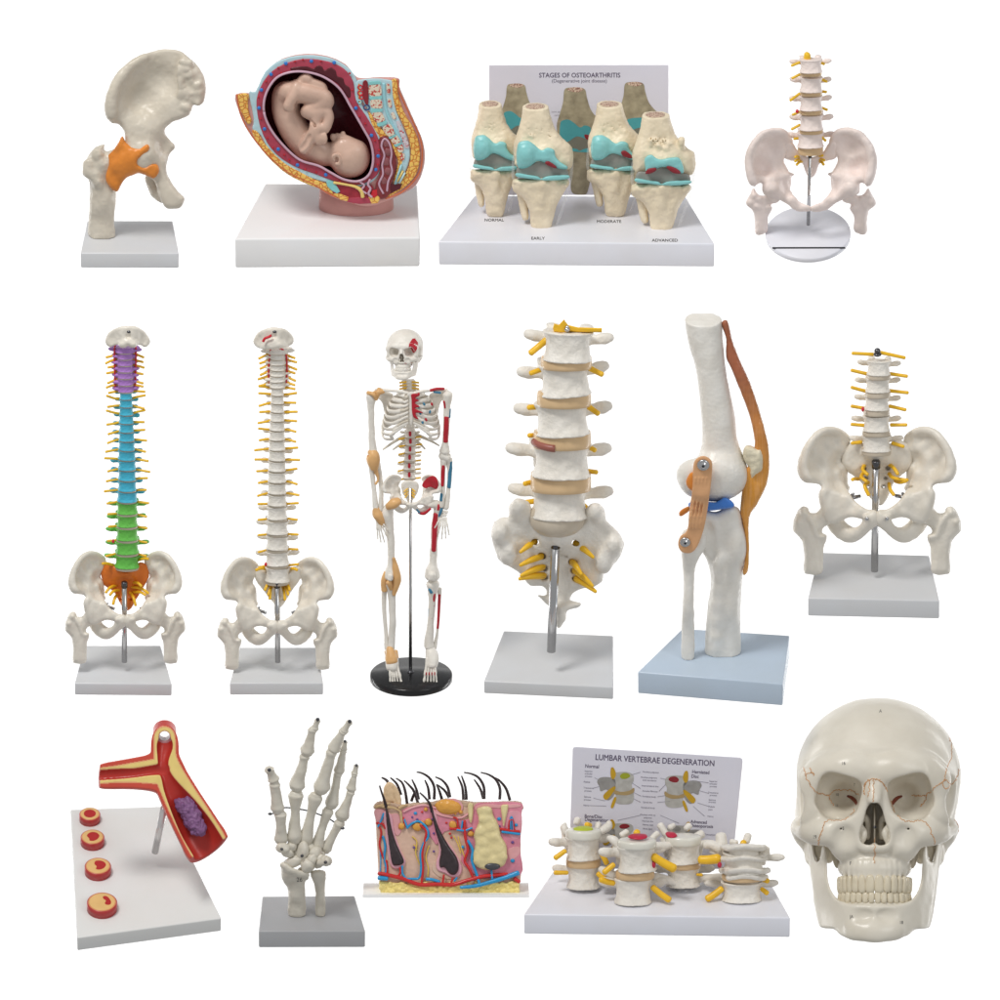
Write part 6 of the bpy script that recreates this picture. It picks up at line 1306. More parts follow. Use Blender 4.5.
# ------------------------------------------------------------------ block of skin with hairs
def skin_block():
    m = Model('skin_model', 'pink block section of skin with dark bristly hairs and blue and red vessels', 'anatomy model', 447, 895, 10)
    z = zf(360, 760, 5.556)
    pk, pp, bg = mat('pale_pink_paint', (.80, .40, .42), .35, .06, 90), mat('deep_pink_paint', (.82, .30, .40), .32, .12, 90, .2, 300), mat('beige_dermis_paint', (.76, .52, .40), .4, .06, 90)
    tan, dk, yl = mat('tan_skin_paint', (.60, .42, .30), .5, .1, 120, .3, 500), mat('dark_hair_plastic', (.035, .02, .022), .3, .1, 120), mat('cream_gland_paint', (.80, .68, .36), .35, .06, 90)
    fat = mat('yellow_fat_paint', (.90, .74, .27), .35, .08, 140, .3, 300); rd, bl = mat('vessel_red', (.62, .03, .03), .25, .05, 90), mat('vessel_blue', (.03, .33, .66), .25, .05, 90)
    yn, og, vi = mat('thin_yellow_nerve', (.85, .60, .10), .4, .05, 90), mat('orange_gland_paint', (.78, .38, .07), .35, .08, 90), mat('violet_dot_paint', (.16, .08, .30), .4, .05, 90)
    # plinth, barely off white
    m.part('plinth', ([(-84, -16, 0), (82, -16, 0), (82, 52, 0), (-84, 52, 0), (-84, -16, 3), (82, -16, 3), (82, 52, 3), (-84, 52, 3)], [[3, 2, 1, 0], [4, 5, 6, 7], [0, 1, 5, 4], [1, 2, 6, 5], [2, 3, 7, 6], [3, 0, 4, 7]]), mat('white_plinth', (.93, .93, .93), .6, 0, 10), smooth=False)
    f = F(.8)
    f.poly(m.X(z([(84, 262), (150, 262), (250, 262), (400, 258), (500, 255), (600, 250), (760, 245), (890, 250), (894, 640), (884, 738), (118, 738), (104, 640), (86, 320)])), 22, T=22, R=1.5, smooth=1)
    m.field('dermis', f, bg, amp=.25)
    f = F(.8); rng = random.Random(2)                                   # bumpy outer skin on top
    f.poly(m.X(z([(80, 270), (82, 248), (110, 232), (200, 240), (240, 250), (300, 240), (400, 236), (480, 216), (560, 226), (640, 236), (760, 234), (880, 232), (902, 250), (904, 276), (880, 272), (700, 268), (500, 262), (300, 272), (150, 268)])), 23, T=23.5, R=1.5, smooth=2)
    m.field('epidermis', f, tan, amp=.7, freq=.35)
    f = F(.7); f.poly(m.X(z([(104, 672), (180, 678), (250, 686), (320, 690), (420, 700), (520, 700), (640, 694), (760, 690), (886, 672), (886, 745), (700, 750), (420, 750), (116, 742)])), 20, T=23, R=1.5, smooth=1)
    for _ in range(150):
        a, b = rng.uniform(115, 880), rng.uniform(680, 744); p = m.C(z([(a, b, -3, 1)]))[0]; r = rng.uniform(1.4, 2.6); f.ell(p[:3], (r, r*.9, r*.8), .6)
    m.field('fat_layer', f, fat, amp=.15)
    def pl(name, L, y, th, mt, sm=4, bev=.5, par=None): return m.plate(name, z(L), y, th, mt, par, bev=bev, smooth=sm)
    pl('pink_layer', [(235, 280), (300, 258), (350, 250), (420, 262), (480, 300), (520, 320), (600, 330), (640, 250), (700, 236), (890, 238), (898, 300), (896, 380), (890, 500), (892, 640), (700, 660), (640, 640), (560, 560), (590, 480), (560, 400), (470, 400), (430, 470), (400, 440), (330, 350), (260, 380), (230, 340)], -1.2, 1.6, pp)
    pl('pale_band', [(640, 262), (690, 244), (780, 250), (880, 246), (888, 262), (800, 270), (700, 268), (650, 285)], -1.9, 1, pk)
    pl('pale_band', [(80, 278), (140, 276), (160, 300), (210, 300), (230, 340), (228, 400), (200, 420), (160, 350), (110, 360), (90, 340)], -.9, 1.1, pk)
    pl('pale_band', [(800, 300), (892, 290), (893, 420), (850, 440), (820, 400)], -1.5, .6, mat('rose_paint', (.84, .38, .46), .35, .08, 90))
    pl('pale_band', [(820, 500), (880, 480), (890, 520), (840, 560)], -1.5, .6, pk); pl('pale_band', [(420, 560), (470, 590), (560, 650), (460, 660), (400, 610)], -.7, .8, mat('light_beige', (.72, .52, .40), .4, .06, 90))
    for L in ([(240, 290), (300, 262), (360, 252), (420, 266), (470, 258)], [(400, 270), (430, 300), (500, 318), (560, 322), (600, 300)]): m.tube('ridge', z([(a, b, -1.6) for a, b in L]), 1.1, pk)
    # hairs in their sheaths
    for sh, fo, sl_ in (([(132, 290), (176, 310), (190, 400), (224, 500), (252, 560), (240, 596), (205, 606), (172, 590), (156, 520), (140, 400)], [(140, 250), (160, 300), (176, 380), (205, 470), (240, 545), (240, 575), (205, 588), (178, 575), (165, 500), (150, 380)], [(145, 262, -4), (132, 215, -5), (118, 175, -6), (108, 142, -6)]),
                        ([(395, 270), (425, 300), (445, 400), (520, 500), (565, 590), (556, 640), (520, 655), (470, 630), (430, 612), (424, 570), (440, 500), (425, 420)], [(392, 250), (410, 300), (440, 380), (490, 470), (540, 545), (548, 610), (522, 640), (490, 625), (470, 596), (445, 600), (440, 560), (450, 500), (420, 400), (400, 310)], [(400, 290, -3), (388, 245, -4), (360, 208, -5), (332, 182, -6)])):
        s1 = pl('hair_sheath', sh, -3, 3.4, mat('pink_sheath_paint', (.82, .44, .52), .35, .06, 90), bev=1.0)
        f = F(.7); f.poly(m.X(z(fo)), -3.4, T=3.6, R=3.4); m.field('hair_root', f, mat('dark_root_paint', (.05, .035, .04), .3, .15, 200), s1, amp=.15)
        m.tube('hair', z(sl_), [1.7, 1.3, 1.0, .8], dk, seg=10)
    for L in ([(228, 195, 22), (205, 135, 24), (168, 98, 26)], [(155, 122, 30), (140, 108, 32), (120, 98, 34)], [(262, 245, 14), (250, 170, 15), (232, 125, 16), (200, 102, 18)], [(285, 230, 30), (300, 190, 30), (318, 165, 32)], [(322, 240, 12), (300, 175, 14), (272, 140, 16), (245, 115, 18)], [(326, 220, 24), (312, 160, 26), (288, 108, 28)], [(386, 220, 26), (378, 155, 28), (360, 112, 30)], [(412, 220, 16), (412, 150, 18), (385, 100, 20), (345, 74, 22), (315, 68, 24)],
              [(455, 218, 30), (440, 170, 32), (425, 135, 34)], [(500, 208, 18), (486, 150, 20), (455, 112, 22), (418, 95, 24)], [(495, 208, 34), (470, 170, 34), (430, 138, 36)], [(575, 222, 18), (568, 150, 20), (543, 92, 22)], [(592, 222, 26), (585, 150, 28), (564, 88, 30)], [(690, 218, 20), (688, 150, 22), (660, 100, 24), (620, 78, 26), (578, 70, 28)], [(686, 216, 30), (668, 160, 32), (634, 108, 34)], [(776, 220, 14), (778, 160, 16), (755, 110, 18), (715, 82, 20), (672, 70, 22)], [(834, 226, 26), (812, 160, 28), (775, 115, 30), (745, 98, 30)]):
        m.tube('hair', z(L), [1.6, 1.45, 1.15, .7], dk, seg=10)
    # tan flap standing at the left, orange gland, big cream gland
    f = F(.7); f.poly(m.X(z([(130, 245), (128, 180), (140, 135), (165, 122), (195, 140), (222, 190), (230, 240), (222, 282), (200, 270), (180, 235)])), 6, T=3, R=2.5); f.chain(m.C(z([(180, 150, 3, .6), (185, 200, 3, .8), (205, 250, 3, .6)])), 1, sub=True)
    m.field('skin_flap', f, mat('flap_tan_paint', (.80, .58, .36), .4, .1, 200), amp=.3)
    for L in ([(110, 255, -2), (150, 262, -4), (190, 268, -3), (230, 290, -2)], [(84, 262, -1), (130, 250, -3), (170, 240, -3)], [(215, 270, -2), (240, 255, -2), (265, 250, 0)], [(225, 290, -2), (232, 340, -2), (236, 370, -2)]): m.tube('skin_flake', z(L), [1.6, 1.4, .8], mat('flake_tan_paint', (.66, .46, .24), .45, .1, 200), seg=8, sy=.5)
    f = F(.7); f.ell(m.C(z([(490, 262, -1, 1)]))[0][:3], (13.5, 5, 7.6), ry=.12); m.field('oil_gland', f, og, amp=.4)
    pl('gland_rim', [(420, 290), (430, 250), (470, 222), (530, 216), (572, 250), (560, 290), (500, 312), (445, 315)], -1.8, 1.4, pk)
    for a, b, r in [(318, 372, 4.6), (345, 352, 3), (380, 345, 3.6), (515, 360, 4), (365, 275, 2), (560, 290, 2), (232, 368, 3.4), (615, 410, 3)]: m.part('small_gland', ell_geo(m.P(*z([(a, b)])[0], -2), (r, 2, r), 14, 8, 0, .2, int(a)), og)
    f = F(.7)
    f.poly(m.X(z([(650, 290), (655, 268), (690, 260), (730, 268), (742, 310), (770, 360), (782, 420), (812, 470), (816, 540), (800, 585), (770, 600), (730, 612), (680, 608), (640, 585), (628, 530), (640, 470), (632, 420), (645, 380), (660, 340)])), -3, T=5.5, R=4.5)
    for a, b in [(690, 330), (720, 380), (670, 400), (740, 430), (680, 460), (760, 500), (690, 520), (660, 560), (740, 560), (790, 540), (700, 280)]: f.ell(m.C(z([(a, b, -7, 1)]))[0][:3], (5.5, 2.6, 4), 2.5)
    g = m.field('sweat_gland', f, yl, amp=.3)
    m.part('gland_mouth', ell_geo(m.P(*z([(736, 592)])[0], -9), (7.8, 2.2, 3.6), 20, 10), mat('dark_grey_mouth', (.07, .07, .08), .3, .05, 90), g)
    for L in ([(600, 250), (625, 245), (628, 300), (618, 350), (606, 330)], [(784, 258), (810, 248), (824, 256), (812, 320), (798, 372), (790, 320)]): pl('sweat_duct', L, -4.5, 4.5, yl, bev=1.2)
    V_ = lambda L, r, mt, nm: m.bone(nm, [tuple(p)+(rr_,) for p, rr_ in zip(z(L), np.interp(np.linspace(0, 1, len(L)), np.linspace(0, 1, len(r)), r) if isinstance(r, list) else [r]*len(L))], mt, seg=10)
    for L, r in [([(105, 630, -4), (160, 640, -5), (240, 660, -5), (330, 692, -6), (420, 690, -6), (520, 692, -6), (600, 668, -6), (700, 645, -5), (815, 636, -4)], 2.0), ([(860, 660, -4), (884, 676, -4)], 2), ([(342, 690, -5), (350, 600, -4), (346, 520, -4), (362, 440, -4), (368, 395, -4), (335, 362, -3)], 1.3), ([(632, 660, -5), (605, 600, -5), (582, 560, -4), (600, 500, -4), (585, 430, -4), (582, 340, -3)], 1.4),
                 ([(100, 360, -1), (118, 400, -1), (108, 470, -1), (125, 530, -1), (150, 580, -1), (150, 640, -2)], 1.1), ([(205, 655, -4), (224, 625, -4), (222, 600, -4)], 1.2), ([(460, 682, -5), (466, 640, -4)], 1.1), ([(500, 382, -3), (560, 384, -3), (620, 384, -3)], 1.2), ([(545, 380, -3), (540, 330, -3), (520, 320, -3)], .9), ([(780, 384, -3), (840, 394, -3), (886, 398, -3)], 1.3), ([(826, 392, -3), (832, 340, -3), (850, 336, -3), (856, 395, -3)], .9), ([(505, 690, -6), (515, 655, -5)], 1), ([(150, 560, -1), (140, 600, -1)], .8), ([(240, 320, -2), (252, 360, -2), (270, 372, -2)], .9), ([(90, 350, -2), (125, 356, -2), (140, 380, -2)], 1.1)]: V_(L, r, rd, 'red_vessel')
    for L, r in [([(560, 708, -8), (640, 700, -8), (720, 680, -7), (800, 656, -6), (878, 628, -5)], [1.6, 2.0, 2.2, 2.6]), ([(664, 690, -7), (650, 640, -5), (622, 560, -5), (626, 500, -4), (600, 450, -4)], 1.5), ([(105, 655, -5), (150, 658, -5)], 2.2), ([(240, 660, -5), (290, 660, -5), (328, 655, -5), (340, 600, -4), (336, 520, -4), (355, 460, -4), (378, 430, -4), (372, 380, -4), (330, 342, -3), (290, 352, -3), (262, 378, -3)], 1.2), ([(260, 664, -5), (236, 630, -4), (235, 590, -4)], 1.1), ([(370, 662, -5), (400, 664, -6), (440, 676, -5)], 1.6), ([(128, 425, -1), (140, 480, -1), (135, 540, -1), (145, 600, -1), (140, 650, -2)], 1.2), ([(735, 660, -6), (730, 615, -5)], 1.2), ([(540, 388, -3.6), (580, 392, -3.6), (622, 378, -3.6)], 1.1), ([(562, 390, -3.4), (570, 340, -3)], .9), ([(790, 400, -3.4), (840, 406, -3.4), (886, 412, -3.4)], 1.3), ([(840, 400, -3), (836, 330, -3), (846, 322, -3), (852, 400, -3)], .8), ([(100, 370, -2), (120, 330, -2), (130, 298, -2)], 1), ([(245, 330, -2), (262, 372, -3)], 1), ([(525, 672, -5), (538, 655, -5)], 1), ([(110, 640, -3), (115, 560, -1), (108, 470, -1)], .6)]: V_(L, r, bl, 'blue_vessel')
    for L in ([(290, 425, -1.6), (316, 455, -1.6), (310, 520, -1.6), (336, 590, -1.6)], [(385, 475, -1.4), (366, 540, -1.4), (380, 600, -1.4), (376, 650, -1.6)], [(545, 425, -2), (560, 480, -2), (590, 560, -2)], [(300, 470, -1), (318, 500, -1)], [(520, 420, -2), (545, 470, -2), (560, 520, -2)]): m.tube('thin_nerve', z(L), .6, yn, seg=8)
    for a, b, r, mt in [(308, 296, 1.8, bl), (300, 486, 1.4, vi), (410, 508, 1.3, vi), (410, 408, 1.2, vi), (570, 484, 1.8, bl), (773, 328, 2, bl), (775, 368, 1.2, vi), (848, 560, 2.2, bl), (848, 458, 1.6, vi), (868, 362, 1.8, bl), (500, 410, 1.4, rd), (318, 330, 1.2, vi), (378, 402, 1.3, vi), (508, 432, 1.2, rd), (402, 330, 1.2, vi), (530, 300, 1.2, og), (345, 290, 1.2, rd), (290, 318, 1.1, vi), (480, 350, 1.2, rd), (620, 400, 1.4, vi)]: m.part('vessel_end', ell_geo(m.P(*z([(a, b)])[0], -1.8), (r, 1, r*.9), 12, 8), mt)

# ------------------------------------------------------------------ section through a pregnant belly
def belly():
    m = Model('pregnancy_model', 'cut pregnant belly with curled beige baby on a glossy white base', 'anatomy model', 330, 242, 25)
    z = zf(225, 40, 4.167)
    m.base([(236, 239), (419, 237.5), (418, 184), (264.6, 183)], 29, M['base_white'], bev=2)
    m.part('pedestal', lathe_geo([(.1, 0), (37, 0), (37.4, 1), (36.5, 26), (.1, 26)], 64, (lambda p: (p[0], p[1], m.H))(m.P(225+547/4.167, 40+668/4.167, 12)), sy=.55), M['skinpink'])
    Yf = -26.
    body = [(45, 228), (60, 300), (98, 380), (165, 470), (260, 556), (370, 606), (440, 650), (540, 684), (600, 692), (660, 676), (740, 640), (800, 600), (830, 520), (830, 450), (812, 390), (780, 320), (750, 250), (726, 195), (722, 160), (640, 156), (552, 158), (505, 105), (430, 70), (340, 60), (240, 80), (170, 135), (130, 216)]
    f = F(.9)
    f.poly(m.X(z(body)), -2, T=23, R=3)
    f.poly(m.X(z([(150, 230), (200, 150), (300, 90), (420, 95), (500, 150), (560, 260), (620, 400), (600, 560), (450, 560), (250, 470), (160, 350)])), 8, T=26, R=20, k=8)
    cav = [(158, 300), (165, 230), (205, 165), (260, 138), (330, 134), (410, 155), (480, 205), (530, 285), (580, 370), (612, 430), (622, 500), (605, 560), (560, 588), (500, 582), (440, 552), (390, 525), (310, 500), (240, 440), (185, 370)]
    f.poly(m.X(z(cav)), Yf, T=32, R=14, sub=True)
    m.field('skin', f, M['skinpink'], amp=.2)
    f = F(.9); big = [(150, 300), (158, 225), (200, 155), (260, 128), (335, 124), (415, 145), (488, 197), (540, 280), (590, 365), (622, 430), (632, 505), (612, 568), (560, 598), (495, 592), (435, 562), (380, 535), (300, 508), (230, 448), (175, 375)]
    f.poly(m.X(z(big)), -8, T=17, R=13); f.poly(m.X(z(cav)), -28, T=32, R=14, sub=True)
    m.field('womb_lining', f, M['cav'], amp=.3)
    # flat painted layers on the cut face
    lb, fat, cr, rim = M['l_blue'], M['fat_or'], M['crimson_wall'], M['lilac_rim']
    def ring(name, out, inn, yf, T, mt):
        f = F(.7); f.poly(m.X(z(out)), Yf+yf+T, T=T, R=.8)
        if inn: f.poly(m.X(z(inn)), Yf, T=12, R=.4, sub=True)
        return m.field(name, f, mt, amp=.12, smooth=2)
    cavp = [(c[0]+(c[0]-390)*-.02, c[1]) for c in cav]
    ring('blue_layer', [(100, 220), (128, 216), (170, 132), (240, 82), (340, 64), (430, 74), (503, 108), (548, 165), (560, 250), (600, 310), (645, 400), (650, 480), (640, 560), (600, 600), (520, 640), (440, 600), (370, 580), (280, 545), (190, 470), (150, 400), (115, 375), (120, 330)], cavp, -.4, 1.6, lb)
    def cells(name, out, seed, yf=-1.2, inn=None):
        f = F(.7); P = z(out); f.poly(m.X(P), Yf+yf+1.8, T=1.8, R=.6)
        if inn: f.poly(m.X(z(inn)), Yf, T=12, R=.4, sub=True)
        return m.field(name, f, fat, amp=.1, smooth=2)
    cells('fat_layer', [(50, 232), (98, 226), (96, 262), (100, 300), (112, 340), (96, 352), (76, 320), (60, 280)], 1)
    cells('fat_layer', [(112, 382), (135, 382), (160, 425), (200, 470), (250, 515), (310, 548), (370, 580), (440, 605), (500, 640), (480, 662), (420, 630), (340, 600), (260, 560), (190, 500), (140, 440)], 2)
    cells('fat_layer', [(694, 168), (716, 168), (722, 230), (745, 300), (775, 350), (806, 420), (812, 500), (790, 570), (740, 620), (690, 650), (670, 652), (700, 610), (745, 570), (772, 500), (770, 430), (745, 360), (712, 290), (698, 230)], 3)
    cells('fat_layer', [(596, 300), (620, 320), (650, 370), (690, 400), (730, 440), (752, 490), (745, 540), (720, 590), (700, 600), (715, 540), (720, 500), (690, 450), (660, 420), (640, 400), (610, 350)], 4, -.9)
    for L in ([(50, 228), (62, 300), (98, 378), (165, 465), (260, 550), (370, 602), (440, 645), (540, 680)], [(718, 165), (726, 215), (750, 270), (780, 335), (810, 400), (822, 460), (815, 540), (785, 590), (735, 635), (668, 662)]): m.tube('skin_edge', z([(a, b, Yf-1) for a, b in L]), 0.75, M['edge_red'], seg=8, sy=.6)
    ring('womb_wall', [(134, 300), (136, 230), (178, 150), (250, 100), (335, 80), (425, 90), (495, 120), (535, 175), (545, 250), (590, 320), (630, 390), (646, 440), (650, 500), (636, 560), (600, 588), (560, 604), (500, 602), (440, 584), (370, 558), (290, 528), (215, 478), (160, 400)], cavp, -1.6, 2.4, cr)
    ring('placenta', [(290, 135), (270, 120), (310, 112), (345, 112), (368, 122), (385, 108), (405, 112), (415, 128), (440, 115), (462, 130), (468, 152), (492, 160), (500, 185), (520, 200), (524, 235), (510, 240), (470, 185), (400, 148), (330, 130)], None, -2.4, 2, M['cav'])
    c = catmull(z([(a, b, Yf-3.4) for a, b in cavp]), 6, True); c = np.vstack([c, c[:1]])
    m.part('membrane', tube_geo(m.v(c), 1.25, 8), rim)
    dots = [(152, 210), (192, 145), (254, 100), (360, 90), (455, 96), (142, 285), (165, 372), (222, 456), (302, 522), (420, 562), (545, 285), (610, 398), (638, 484), (628, 540)]
    m.part('blue_dots', merge([ell_geo(m.P(*z([d])[0], Yf-2.2), (1.9, 1, 2.0), 12, 7) for d in dots]), M['dot_blue'])
    rng = random.Random(1); rd = [(172, 175), (222, 118), (292, 92), (325, 84), (400, 90), (140, 240), (150, 330), (178, 410), (248, 480), (268, 500), (335, 540), (380, 552), (478, 590), (520, 140), (530, 210), (560, 320), (585, 350), (625, 420), (642, 460), (636, 520), (236, 140), (200, 450)]
    m.part('red_dots', merge([ell_geo(m.P(*z([d])[0], Yf-2.2), (1.1, .8, 1.2), 10, 6) for d in rd]), M['mus_red'])
    # spine block on the right
    ring('spine_field', [(552, 168), (694, 168), (700, 230), (715, 300), (745, 370), (768, 440), (768, 500), (750, 550), (725, 600), (700, 620), (720, 560), (735, 500), (728, 450), (700, 400), (660, 370), (610, 310), (575, 260), (556, 220)], None, -1.0, 1.6, lb)
    vt, cr2 = M['teal'], mat('cream_section_paint', (.80, .70, .55), .4, .05, 90, spot=(.55, .08, .06), spotscale=420, spotlim=(.52, .56))
    for L in ([(602, 190), (645, 186), (650, 232), (604, 234)], [(608, 252), (648, 248), (654, 285), (612, 284)], [(612, 306), (650, 302), (666, 336), (632, 346)], [(656, 368), (690, 352), (706, 392), (682, 404)], [(690, 412), (718, 398), (730, 425), (706, 436)], [(716, 444), (738, 436), (744, 462), (724, 468)], [(730, 478), (748, 474), (746, 500), (732, 500)]): m.plate('spine_bone', z(L), Yf-2.2, 1.6, cr2, bev=.3, smooth=3)
    for L in ([(600, 176), (644, 172), (646, 186), (602, 190)], [(604, 236), (650, 234), (650, 248), (606, 250)], [(610, 286), (654, 286), (652, 300), (612, 304)], [(634, 348), (668, 336), (674, 348), (642, 362)], [(682, 404), (706, 394), (712, 404), (690, 414)], [(704, 438), (730, 428), (734, 438), (714, 446)]): m.plate('spine_disc', z(L), Yf-2.2, 1.6, vt, bev=.3, smooth=3)
    for L in ([(672, 186), (686, 188), (688, 220), (676, 222)], [(678, 248), (692, 250), (694, 280), (682, 280)], [(692, 306), (704, 304), (712, 328), (700, 330)]): m.plate('spine_process', z(L), Yf-2.2, 1.6, cr2, bev=.3, smooth=3)
    m.plate('spine_process', z([(712, 340), (725, 336), (765, 430), (766, 452), (750, 450), (728, 390)]), Yf-2, 1.4, mat('lilac_cream', (.70, .64, .68), .4, .08, 200, spot=(.5, .1, .1), spotscale=500, spotlim=(.56, .60)), bev=.3)
    m.tube('spinal_cord', z([(662, 180, Yf-1.6), (664, 240, Yf-1.6), (674, 300, Yf-1.6), (700, 360, Yf-1.6), (735, 420, Yf-1.6)]), 1.4, M['l_cyan'], sy=.5)
    m.plate('red_artery', z([(574, 178), (594, 176), (598, 262), (586, 268), (576, 240)]), Yf-2.6, 2, M['darkred'], bev=.6, smooth=3)
    for a, b, r, mt in [(563, 198, 2.2, 'red'), (564, 222, 2.4, 'red'), (568, 240, 2, 'red'), (560, 258, 1.8, 'l_cyan'), (590, 282, 2.8, 'dot_dark')]: m.part('cut_vessel', merge([tube_geo([m.P(*z([(a, b)])[0], Yf-1.4)+np.array([r*cos(t), 0, r*sin(t)]) for t in np.linspace(0, 2*pi, 13)], .7, 6)]), M[mt])
    for L in ([(555, 185), (560, 182), (566, 250), (562, 270), (556, 240)],): m.plate('yellow_strip', z(L), Yf-1.5, 1, M['fat_or'], bev=.2)
    # gut and lower organs
    f = F(.7); f.poly(m.X(z([(640, 420), (655, 402), (678, 405), (692, 430), (708, 470), (714, 530), (700, 580), (688, 610), (690, 640), (655, 664), (632, 650), (628, 600), (645, 560), (650, 500)])), Yf, T=2.6, R=1.5); m.field('gut', f, M['gut'], amp=.3)
    m.tube('gut_lining', z([(660, 640, Yf-2.8), (642, 600, Yf-2.8), (658, 560, Yf-2.8), (655, 520, Yf-2.8), (664, 480, Yf-2.8), (652, 440, Yf-2.8), (664, 412, Yf-2.8), (684, 430, Yf-2.8), (694, 470, Yf-2.8), (690, 510, Yf-2.8), (696, 550, Yf-2.8), (680, 590, Yf-2.8), (675, 630, Yf-2.8)]), 1.0, rim, seg=8)
    for a, b in [(672, 430), (678, 468), (672, 508), (678, 548), (664, 586)]: m.part('gut_fold', ell_geo(m.P(*z([(a, b)])[0], Yf-2.4), (3.4, 1, 4), 14, 8, 0, .2, a), M['gutfold'])
    m.plate('dark_muscle', z([(690, 600), (738, 600), (730, 620), (690, 640), (668, 645), (672, 620)]), Yf-1.8, 1.5, M['cav'], bev=.3)
    m.plate('lower_muscle', z([(470, 600), (560, 612), (612, 604), (628, 640), (620, 668), (560, 680), (500, 668), (450, 640), (440, 612)]), Yf-1.8, 2.2, M['mus_red2'], bev=.5)
    m.plate('lower_muscle', z([(500, 660), (560, 655), (615, 660), (610, 680), (560, 684), (510, 676)]), Yf-2.2, 2, cr, bev=.5)
    m.plate('lower_fat', z([(452, 640), (478, 640), (516, 655), (512, 672), (480, 666)]), Yf-2.4, 2, M['fat_or'], bev=.4)
    m.plate('pubic_bone', z([(422, 592), (436, 585), (455, 596), (468, 612), (480, 632), (466, 640), (442, 626), (426, 610)]), Yf-3, 2.6, vt, bev=.8)
    m.tube('yellow_duct', z([(452, 594, Yf-3), (500, 602, Yf-3), (545, 612, Yf-3), (568, 630, Yf-3), (574, 655, Yf-3)]), [1.4, 1.3, 2, 2], M['fat_pl'], seg=8)
    m.plate('yellow_tissue', z([(598, 655), (622, 640), (650, 655), (636, 680), (610, 682)]), Yf-2.5, 2, M['fat_or'], bev=.5)
    m.tube('birth_canal', z([(560, 590, Yf-3), (580, 606, Yf-3), (570, 625, Yf-3), (590, 640, Yf-3)]), 1.0, rim, seg=8); m.tube('birth_canal', z([(605, 580, Yf-3), (596, 602, Yf-3), (606, 620, Yf-3), (598, 640, Yf-3), (612, 655, Yf-3)]), 1.2, rim, seg=8)
    m.plate('red_tissue', z([(612, 628), (634, 622), (636, 648), (620, 660), (608, 646)]), Yf-3, 2, M['red'], bev=.6)
    for L, mt in (([(718, 590), (742, 545)], 'fat_pl'), ([(708, 600), (735, 520)], 'l_cyan'), ([(726, 596), (750, 552)], 'l_blue')): m.tube('strand', z([(a, b, Yf-2) for a, b in L]), 1.1, M[mt], seg=8, n=1)
    # baby
    f = F(.8); q = lambda L: m.C(z([(a, b, y, r/4.167) for a, b, y, r in L]))
    Y = -14
    f.chain(q([(250, 225, Y+4, 48), (255, 300, Y+4, 50), (285, 370, Y+4, 52), (335, 430, Y+4, 56), (380, 462, Y+2, 48), (420, 480, Y, 40)]), 5)
    f.ell(q([(262, 235, Y, 1)])[0][:3], (13, 13, 15), 4)
    f.ell(q([(520, 500, Y-2, 1)])[0][:3], (19.5, 17, 18), 5); f.ell(q([(480, 470, Y-2, 1)])[0][:3], (12, 13, 13), 6)
    f.ell(q([(545, 470, Y-2, 1)])[0][:3], (12, 13, 13), 6); f.ell(q([(500, 440, Y-3, 1)])[0][:3], (11, 9, 9), 6)
    for L in ([(466, 405, Y-4, 7), (468, 396, Y-4, 6)], [(490, 398, Y-4, 8), (492, 388, Y-4, 6)], [(478, 405, Y-4, 8), (500, 408, Y-4, 8), (520, 420, Y-4, 12)], [(450, 410, Y-4, 8), (448, 398, Y-4, 6)]): f.chain(q(L), 2.5)
    f.chain(q([(476, 392, Y-9, 2), (484, 404, Y-10, 2.2)]), 1.5, sub=True); f.ell(q([(520, 452, Y-19, 1)])[0][:3], (2.4, 1.2, .8), 1, sub=True)
    f.chain(q([(455, 498, Y-17, 7), (452, 484, Y-18, 7), (468, 480, Y-18, 6), (480, 500, Y-18, 5), (474, 518, Y-17, 6), (462, 515, Y-17, 5)]), 1.2); f.ell(q([(465, 500, Y-20, 1)])[0][:3], (2, 2, 2.6), 1.5, sub=True)
    f.chain(q([(262, 220, Y-8, 40), (340, 225, Y-12, 36), (410, 240, Y-12, 30)]), 4); f.chain(q([(410, 240, Y-12, 30), (418, 262, Y-12, 28), (380, 285, Y-11, 26), (338, 300, Y-12, 22)]), 4)
    f.chain(q([(280, 200, Y-6, 20), (330, 175, Y-9, 18), (390, 190, Y-10, 17), (412, 205, Y-9, 12)]), 3); f.chain(q([(322, 165, Y-10, 15), (340, 162, Y-11, 15), (350, 175, Y-10, 14)]), 3)
    f.chain(q([(300, 195, Y-14, 20), (285, 235, Y-18, 19), (270, 262, Y-19, 17), (262, 280, Y-19, 16), (275, 285, Y-18, 12)]), 2.5)
    f.chain(q([(340, 300, Y-12, 20), (375, 310, Y-13, 24), (420, 300, Y-13, 20), (432, 330, Y-14, 17), (415, 375, Y-15, 18)]), 3)
    f.chain(q([(385, 320, Y-14, 18), (370, 370, Y-15, 16), (385, 405, Y-16, 15), (395, 425, Y-16, 13)]), 3)
    f.chain(q([(330, 455, Y-12, 22), (360, 400, Y-14, 18), (392, 368, Y-16, 15)]), 4)
    for dx in (-12, -3, 7, 16): f.chain(q([(400+dx, 395, Y-18, 7), (402+dx*1.1, 415, Y-19, 6), (398+dx, 430, Y-18, 5)]), 1.2)
    f.chain(q([(300, 462, Y-16, 6), (330, 440, Y-18, 5), (352, 400, Y-19, 4)]), 3, sub=True); f.chain(q([(322, 240, Y-22, 2.5), (350, 255, Y-22, 2.5), (385, 262, Y-21, 2.5)]), 2, sub=True)
    f.chain(q([(340, 330, Y-16, 4), (372, 352, Y-18, 3), (378, 385, Y-19, 3)]), 2, sub=True)
    m.field('baby', f, M['baby'], amp=.15)
M['skinpink'] = mat('pink_skin_paint', (.66, .34, .31), .35, .06, 60, .05)
M['cav'] = mat('dark_maroon_paint', (.10, .012, .02), .35, .1, 60)
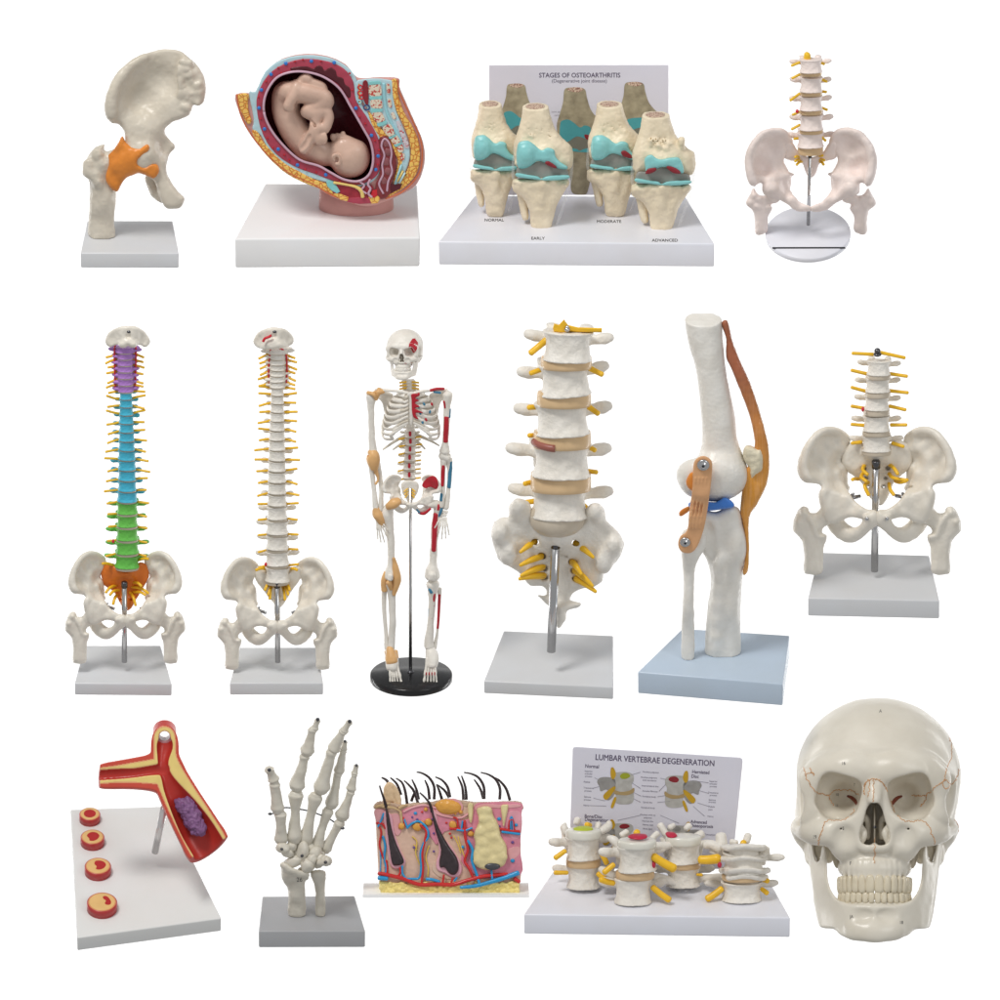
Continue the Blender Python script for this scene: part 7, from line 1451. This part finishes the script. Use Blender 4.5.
M['l_blue'] = mat('light_blue_paint', (.50, .70, .76), .4, .04, 60); M['l_cyan'] = mat('cyan_paint', (.35, .66, .72), .4, .04, 60)
def cells_mat(name, rgb, line, sc, w0=.03, w1=.12):
    m = mat(name, rgb, .35, .05, 120); nt = m.node_tree; N, L = nt.nodes, nt.links; b = N['Principled BSDF']
    v = N.new('ShaderNodeTexVoronoi'); v.feature = 'DISTANCE_TO_EDGE'; v.inputs['Scale'].default_value = sc; g = N.new('ShaderNodeNewGeometry'); L.new(g.outputs['Position'], v.inputs['Vector'])
    r = N.new('ShaderNodeValToRGB'); r.color_ramp.elements[0].position = w0; r.color_ramp.elements[1].position = w1; L.new(v.outputs['Distance'], r.inputs[0])
    x = N.new('ShaderNodeMix'); x.data_type = 'RGBA'; L.new(r.outputs[0], x.inputs[0]); x.inputs[6].default_value = (*line, 1); x.inputs[7].default_value = (*rgb, 1); L.new(x.outputs[2], b.inputs['Base Color'])
    p = N.new('ShaderNodeBump'); p.inputs['Strength'].default_value = .6; p.inputs['Distance'].default_value = .001; L.new(r.outputs[0], p.inputs['Height']); L.new(p.outputs[0], b.inputs['Normal']); return m
M['fat_or'] = cells_mat('orange_fat_paint', (.90, .56, .13), (.70, .22, .03), 210); M['fat_pl'] = mat('pale_yellow_paint', (.85, .62, .20), .35, .06, 60)
M['crimson_wall'] = mat('crimson_wall_paint', (.46, .06, .10), .35, .08, 90); M['lilac_rim'] = mat('lilac_rim_paint', (.62, .40, .50), .35, .05, 90)
M['edge_red'] = mat('orange_red_edge_paint', (.66, .16, .06), .4, .05, 90); M['dot_blue'] = mat('bright_blue_dot', (.04, .20, .60), .35, .05, 90); M['dot_dark'] = mat('navy_dot', (.02, .07, .22), .35, .05, 90)
M['gut'] = mat('brown_red_gut_paint', (.24, .035, .04), .3, .1, 90); M['gutfold'] = mat('mauve_fold_paint', (.30, .10, .11), .3, .1, 90); M['mus_red2'] = mat('dark_crimson_paint', (.40, .03, .05), .35, .15, 200)
M['baby'] = mat('beige_baby_paint', (.66, .45, .355), .32, .04, 60)

# ------------------------------------------------------------------ build everything
for k_, fn_ in (('1', m_hip), ('10', lumbar_pelvis), ('5', lambda: full_spine(5)), ('6', lambda: full_spine(6)), ('4', round_pelvis), ('8', big_lumbar), ('15', big_skull), ('12', hand_model), ('9', knee_model), ('3', four_knees), ('14', four_lumbar), ('7', skeleton), ('11', artery), ('13', skin_block), ('2', belly)):
    if want(k_): fn_()
